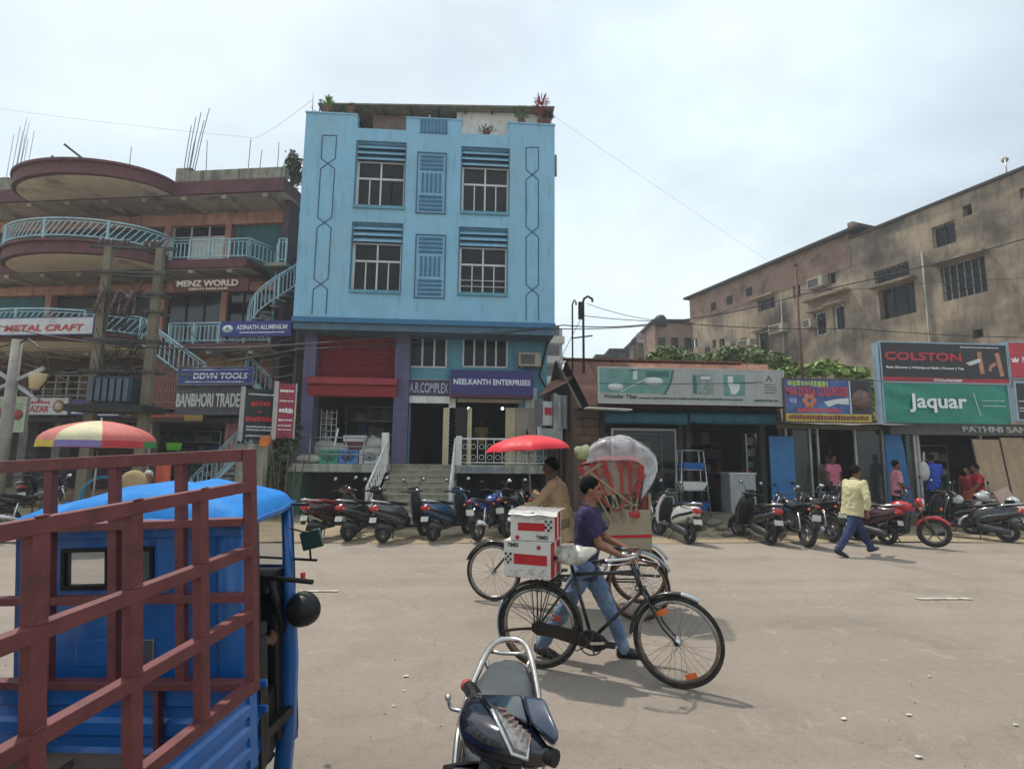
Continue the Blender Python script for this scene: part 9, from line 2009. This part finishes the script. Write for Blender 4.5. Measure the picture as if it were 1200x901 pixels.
# rods at the blue roof corner
t = thing('roof_antenna', 'bent antenna rods at the left corner of the blue roof', 'antenna', (at(370, 130, YU + .4).x, YU + .4, zhi)); q = MB(); q.tube([(-.1, 0, 0), (-.12, 0, 1.0)], .015, 5); q.tube([(.1, 0, 0), (.15, 0, .75), (.45, 0, .45)], .022, 5); q.tube([(-.2, 0, .5), (.3, 0, .1)], .015, 5); q.cbox((.14, 0, .74), (.1, .05, .06)); q.build('rods', M_steel, t)
# dark creeper around the black and crimson boards, with orange flag
t = treeat('creeper', 'dark creeper hanging beside the crimson board and the porch', 340, 560, 16.6, [(335, 535, 9, 22), (326, 560, 9, 18), (344, 505, 5, 20)], 900, .08, M_l3, 8, cat='creeper', tr=.02)
p = at(312, 517, 15.8); t = thing('small_flag', 'small orange flag on a leaning stick under the black board', 'flag', (p.x, 15.8, p.z)); q = MB(); q.loft([[(-.16, 0, .16), (0, .02, .12), (.14, 0, .2)], [(-.2, .02, -.1), (-.02, 0, -.16), (.1, .02, -.05)]], closed=False); q.build('cloth', mat('flag_orange', '#cf6a1a', .7, var=.2), t); q = MB(); q.tube([(.1, 0, .25), (.45, .0, -2.0)], .016, 5); q.build('stick', M_wood, t)
q = MB(); pb = at(330, 600, 15.6)
for k in range(5): q.tube([(pb.x - .3 + k * .16, 15.6, .1), (pb.x - .45 + k * .22, 15.9, 1.5 + .15 * (k % 3))], .018, 5)
t = thing('bamboo_sticks', 'bundle of thin sticks leaning at the corner of the porch', 'sticks', (0, 0, 0)); q.build('sticks', M_wood, t)
q = MB(); a, b_, c, d = rect(275, 520, 312, 600, 15.9); q.box(a, b_, 15.9, 16.2, 0, d); t = thing('low_wall', 'grey stained low wall below the black hanging board', 'wall', ((a + b_) / 2, 15.9, 0)); q.build('masonry', M_par, t, world=True)
# rubble, cables and stones in front of the tile shop
rr = random.Random(11)
for i, (px, py) in enumerate(((848, 622), (862, 618), (838, 617), (872, 626), (700, 640), (912, 628), (853, 628))):
    p = gp(px, py, .03); s_ = rr.uniform(.12, .26); q = MB(); q.ball((0, 0, s_ * .35), (s_, s_ * .8, s_ * .5), 9, 6); q.v = [(x * (1 + .4 * noise.noise(V((x * 6, y * 6, z * 6 + i)))), y, z * (1 + .3 * noise.noise(V((y * 7, x * 7, i))))) for x, y, z in q.v]; o = q.build('stone', M_plinth); o.location = p; tag(o, ['mossy block lying on the ground before the tile shop steps', 'smaller block beside the mossy block', 'flat stone left of the mossy block', 'stone near the black scooter with the red tail', 'stone at the left corner of the tile shop', 'stone behind the fat tyred motorcycle', 'pale stone nearest the road before the tile shop'][i], 'stone', 'stones on the verge')
q = MB()
for k in range(14):
    p = gp(rr.uniform(830, 880), rr.uniform(618, 632), .03); a = rr.uniform(0, 6.28); q.tube([p, p + V((.2 * math.cos(a), .2 * math.sin(a), .08)), p + V((.5 * math.cos(a + .5), .3 * math.sin(a + .5), .02))], .008, 4)
o = q.build('twigs', M_wood); o['kind'] = 'stuff'
# wires
def wire(label, pts, r_=.012, sag=.0, group='overhead cables'):
    """pts: (px,py,Y) hung points"""
    P = [at(*p) for p in pts]; out_ = []
    for i in range(len(P) - 1):
        for k in range(12): u = k / 12; p = P[i].lerp(P[i + 1], u); p.z -= sag * 4 * u * (1 - u); out_.append(p)
    out_.append(P[-1]); t = thing('cable', label, 'cable', tuple(P[0]), group=group); q = MB(); q.tube(out_, r_, 5); return q.build('strand', mat('cable_black', '#2b2b2d', .6, var=0), t, world=True)
wire('cable from the transformer across the lower blue building to the right edge', [(0, 382, 14.5), (190, 408, 14.8), (480, 392, 15), (660, 381, 15), (780, 377, 15.2), (940, 345, 14), (1260, 262, 12)], .016, .1)
wire('lower parallel cable crossing the red shutter', [(150, 436, 15), (350, 409, 15), (640, 385, 15), (790, 378, 15.5), (1000, 385, 16), (1260, 396, 16)], .014, .08)
wire('thin cable from the hooked mast to the long cable', [(688, 356, YR + 2), (790, 378, 15.5)], .01, .1)
wire('second thin cable from the hooked mast', [(684, 370, YR + 2), (800, 377, 15.5)], .012, .05)
wire('cable sloping down from the mast to the passage', [(682, 371, YR + 2), (652, 430, 17)], .01, .0)
wire('faint high wire at the upper left', [(-20, 125, 30), (300, 162, 30), (365, 118, 18)], .006, .1)
wire('faint long wire sloping down across the right sky', [(640, 130, 17.5), (910, 312, 22)], .0035, .05)
wire('cable along the signboards from the grey board to the far right', [(702, 449, YSN - .3), (920, 447, YQ - .2), (1260, 440, YQ - .3)], .010, .04)
wire('cable rising behind the tall boards', [(938, 340, YR + 3), (1100, 330, 18), (1260, 318, 18)], .010, .1)
wire('loose cable along the left building shops', [(0, 438, 16), (110, 432, 15.2), (300, 438, 15.5), (345, 438, 16.5)], .013, .1)
wire('upper cable over the left shops', [(0, 404, 15), (120, 405, 15), (350, 404, 15.5)], .012, .1)
rr = random.Random(21)
OD = 'first second third fourth fifth sixth lowest'.split()
for k in range(7):
    ya, yb_ = rr.uniform(385, 470), 386 + 10 * k
    wire(f'slack wire from the twin poles, {OD[k]} from the top where it meets the blue building' if k < 6 else 'lowest of the slack wires from the twin poles to the blue building', [(rr.uniform(112, 185), ya, 15), (rr.uniform(300, 352), yb_, 16.5 + .02 * k)], .007, rr.uniform(.1, .5), 'slack wires between pole and blue building')
for k in range(6): wire(f'slack wire to the twin poles, {OD[k]} from the top at the left frame edge', [(-20, 398 + 13 * k, 14.5 + .02 * k), (rr.uniform(110, 180), rr.uniform(400, 470), 15)], .007, rr.uniform(.1, .5), 'slack wires at the left edge')
wire('slack cable between the slim pole and the twin poles', [(20, 402, 13), (120, 445, 15)], .013, .4)
wire('cable looping from the twin poles past the grey board', [(190, 345, 15), (260, 420, 16), (330, 400, 17)], .010, .2)
# thin summer haze over the whole street
hm = bpy.data.materials.new('haze_air'); hm.use_nodes = True; hn = hm.node_tree; hn.nodes.remove(hn.nodes['Principled BSDF'])
pv_ = hn.nodes.new('ShaderNodeVolumePrincipled'); pv_.inputs['Density'].default_value = .0020; pv_.inputs['Color'].default_value = (.93, .96, 1, 1); pv_.inputs['Anisotropy'].default_value = .2
hn.links.new(pv_.outputs[0], hn.nodes['Material Output'].inputs['Volume'])
q = MB(); q.box(-700, 700, -700, 1000, -2, 22); q.build('haze', hm)['kind'] = 'stuff'
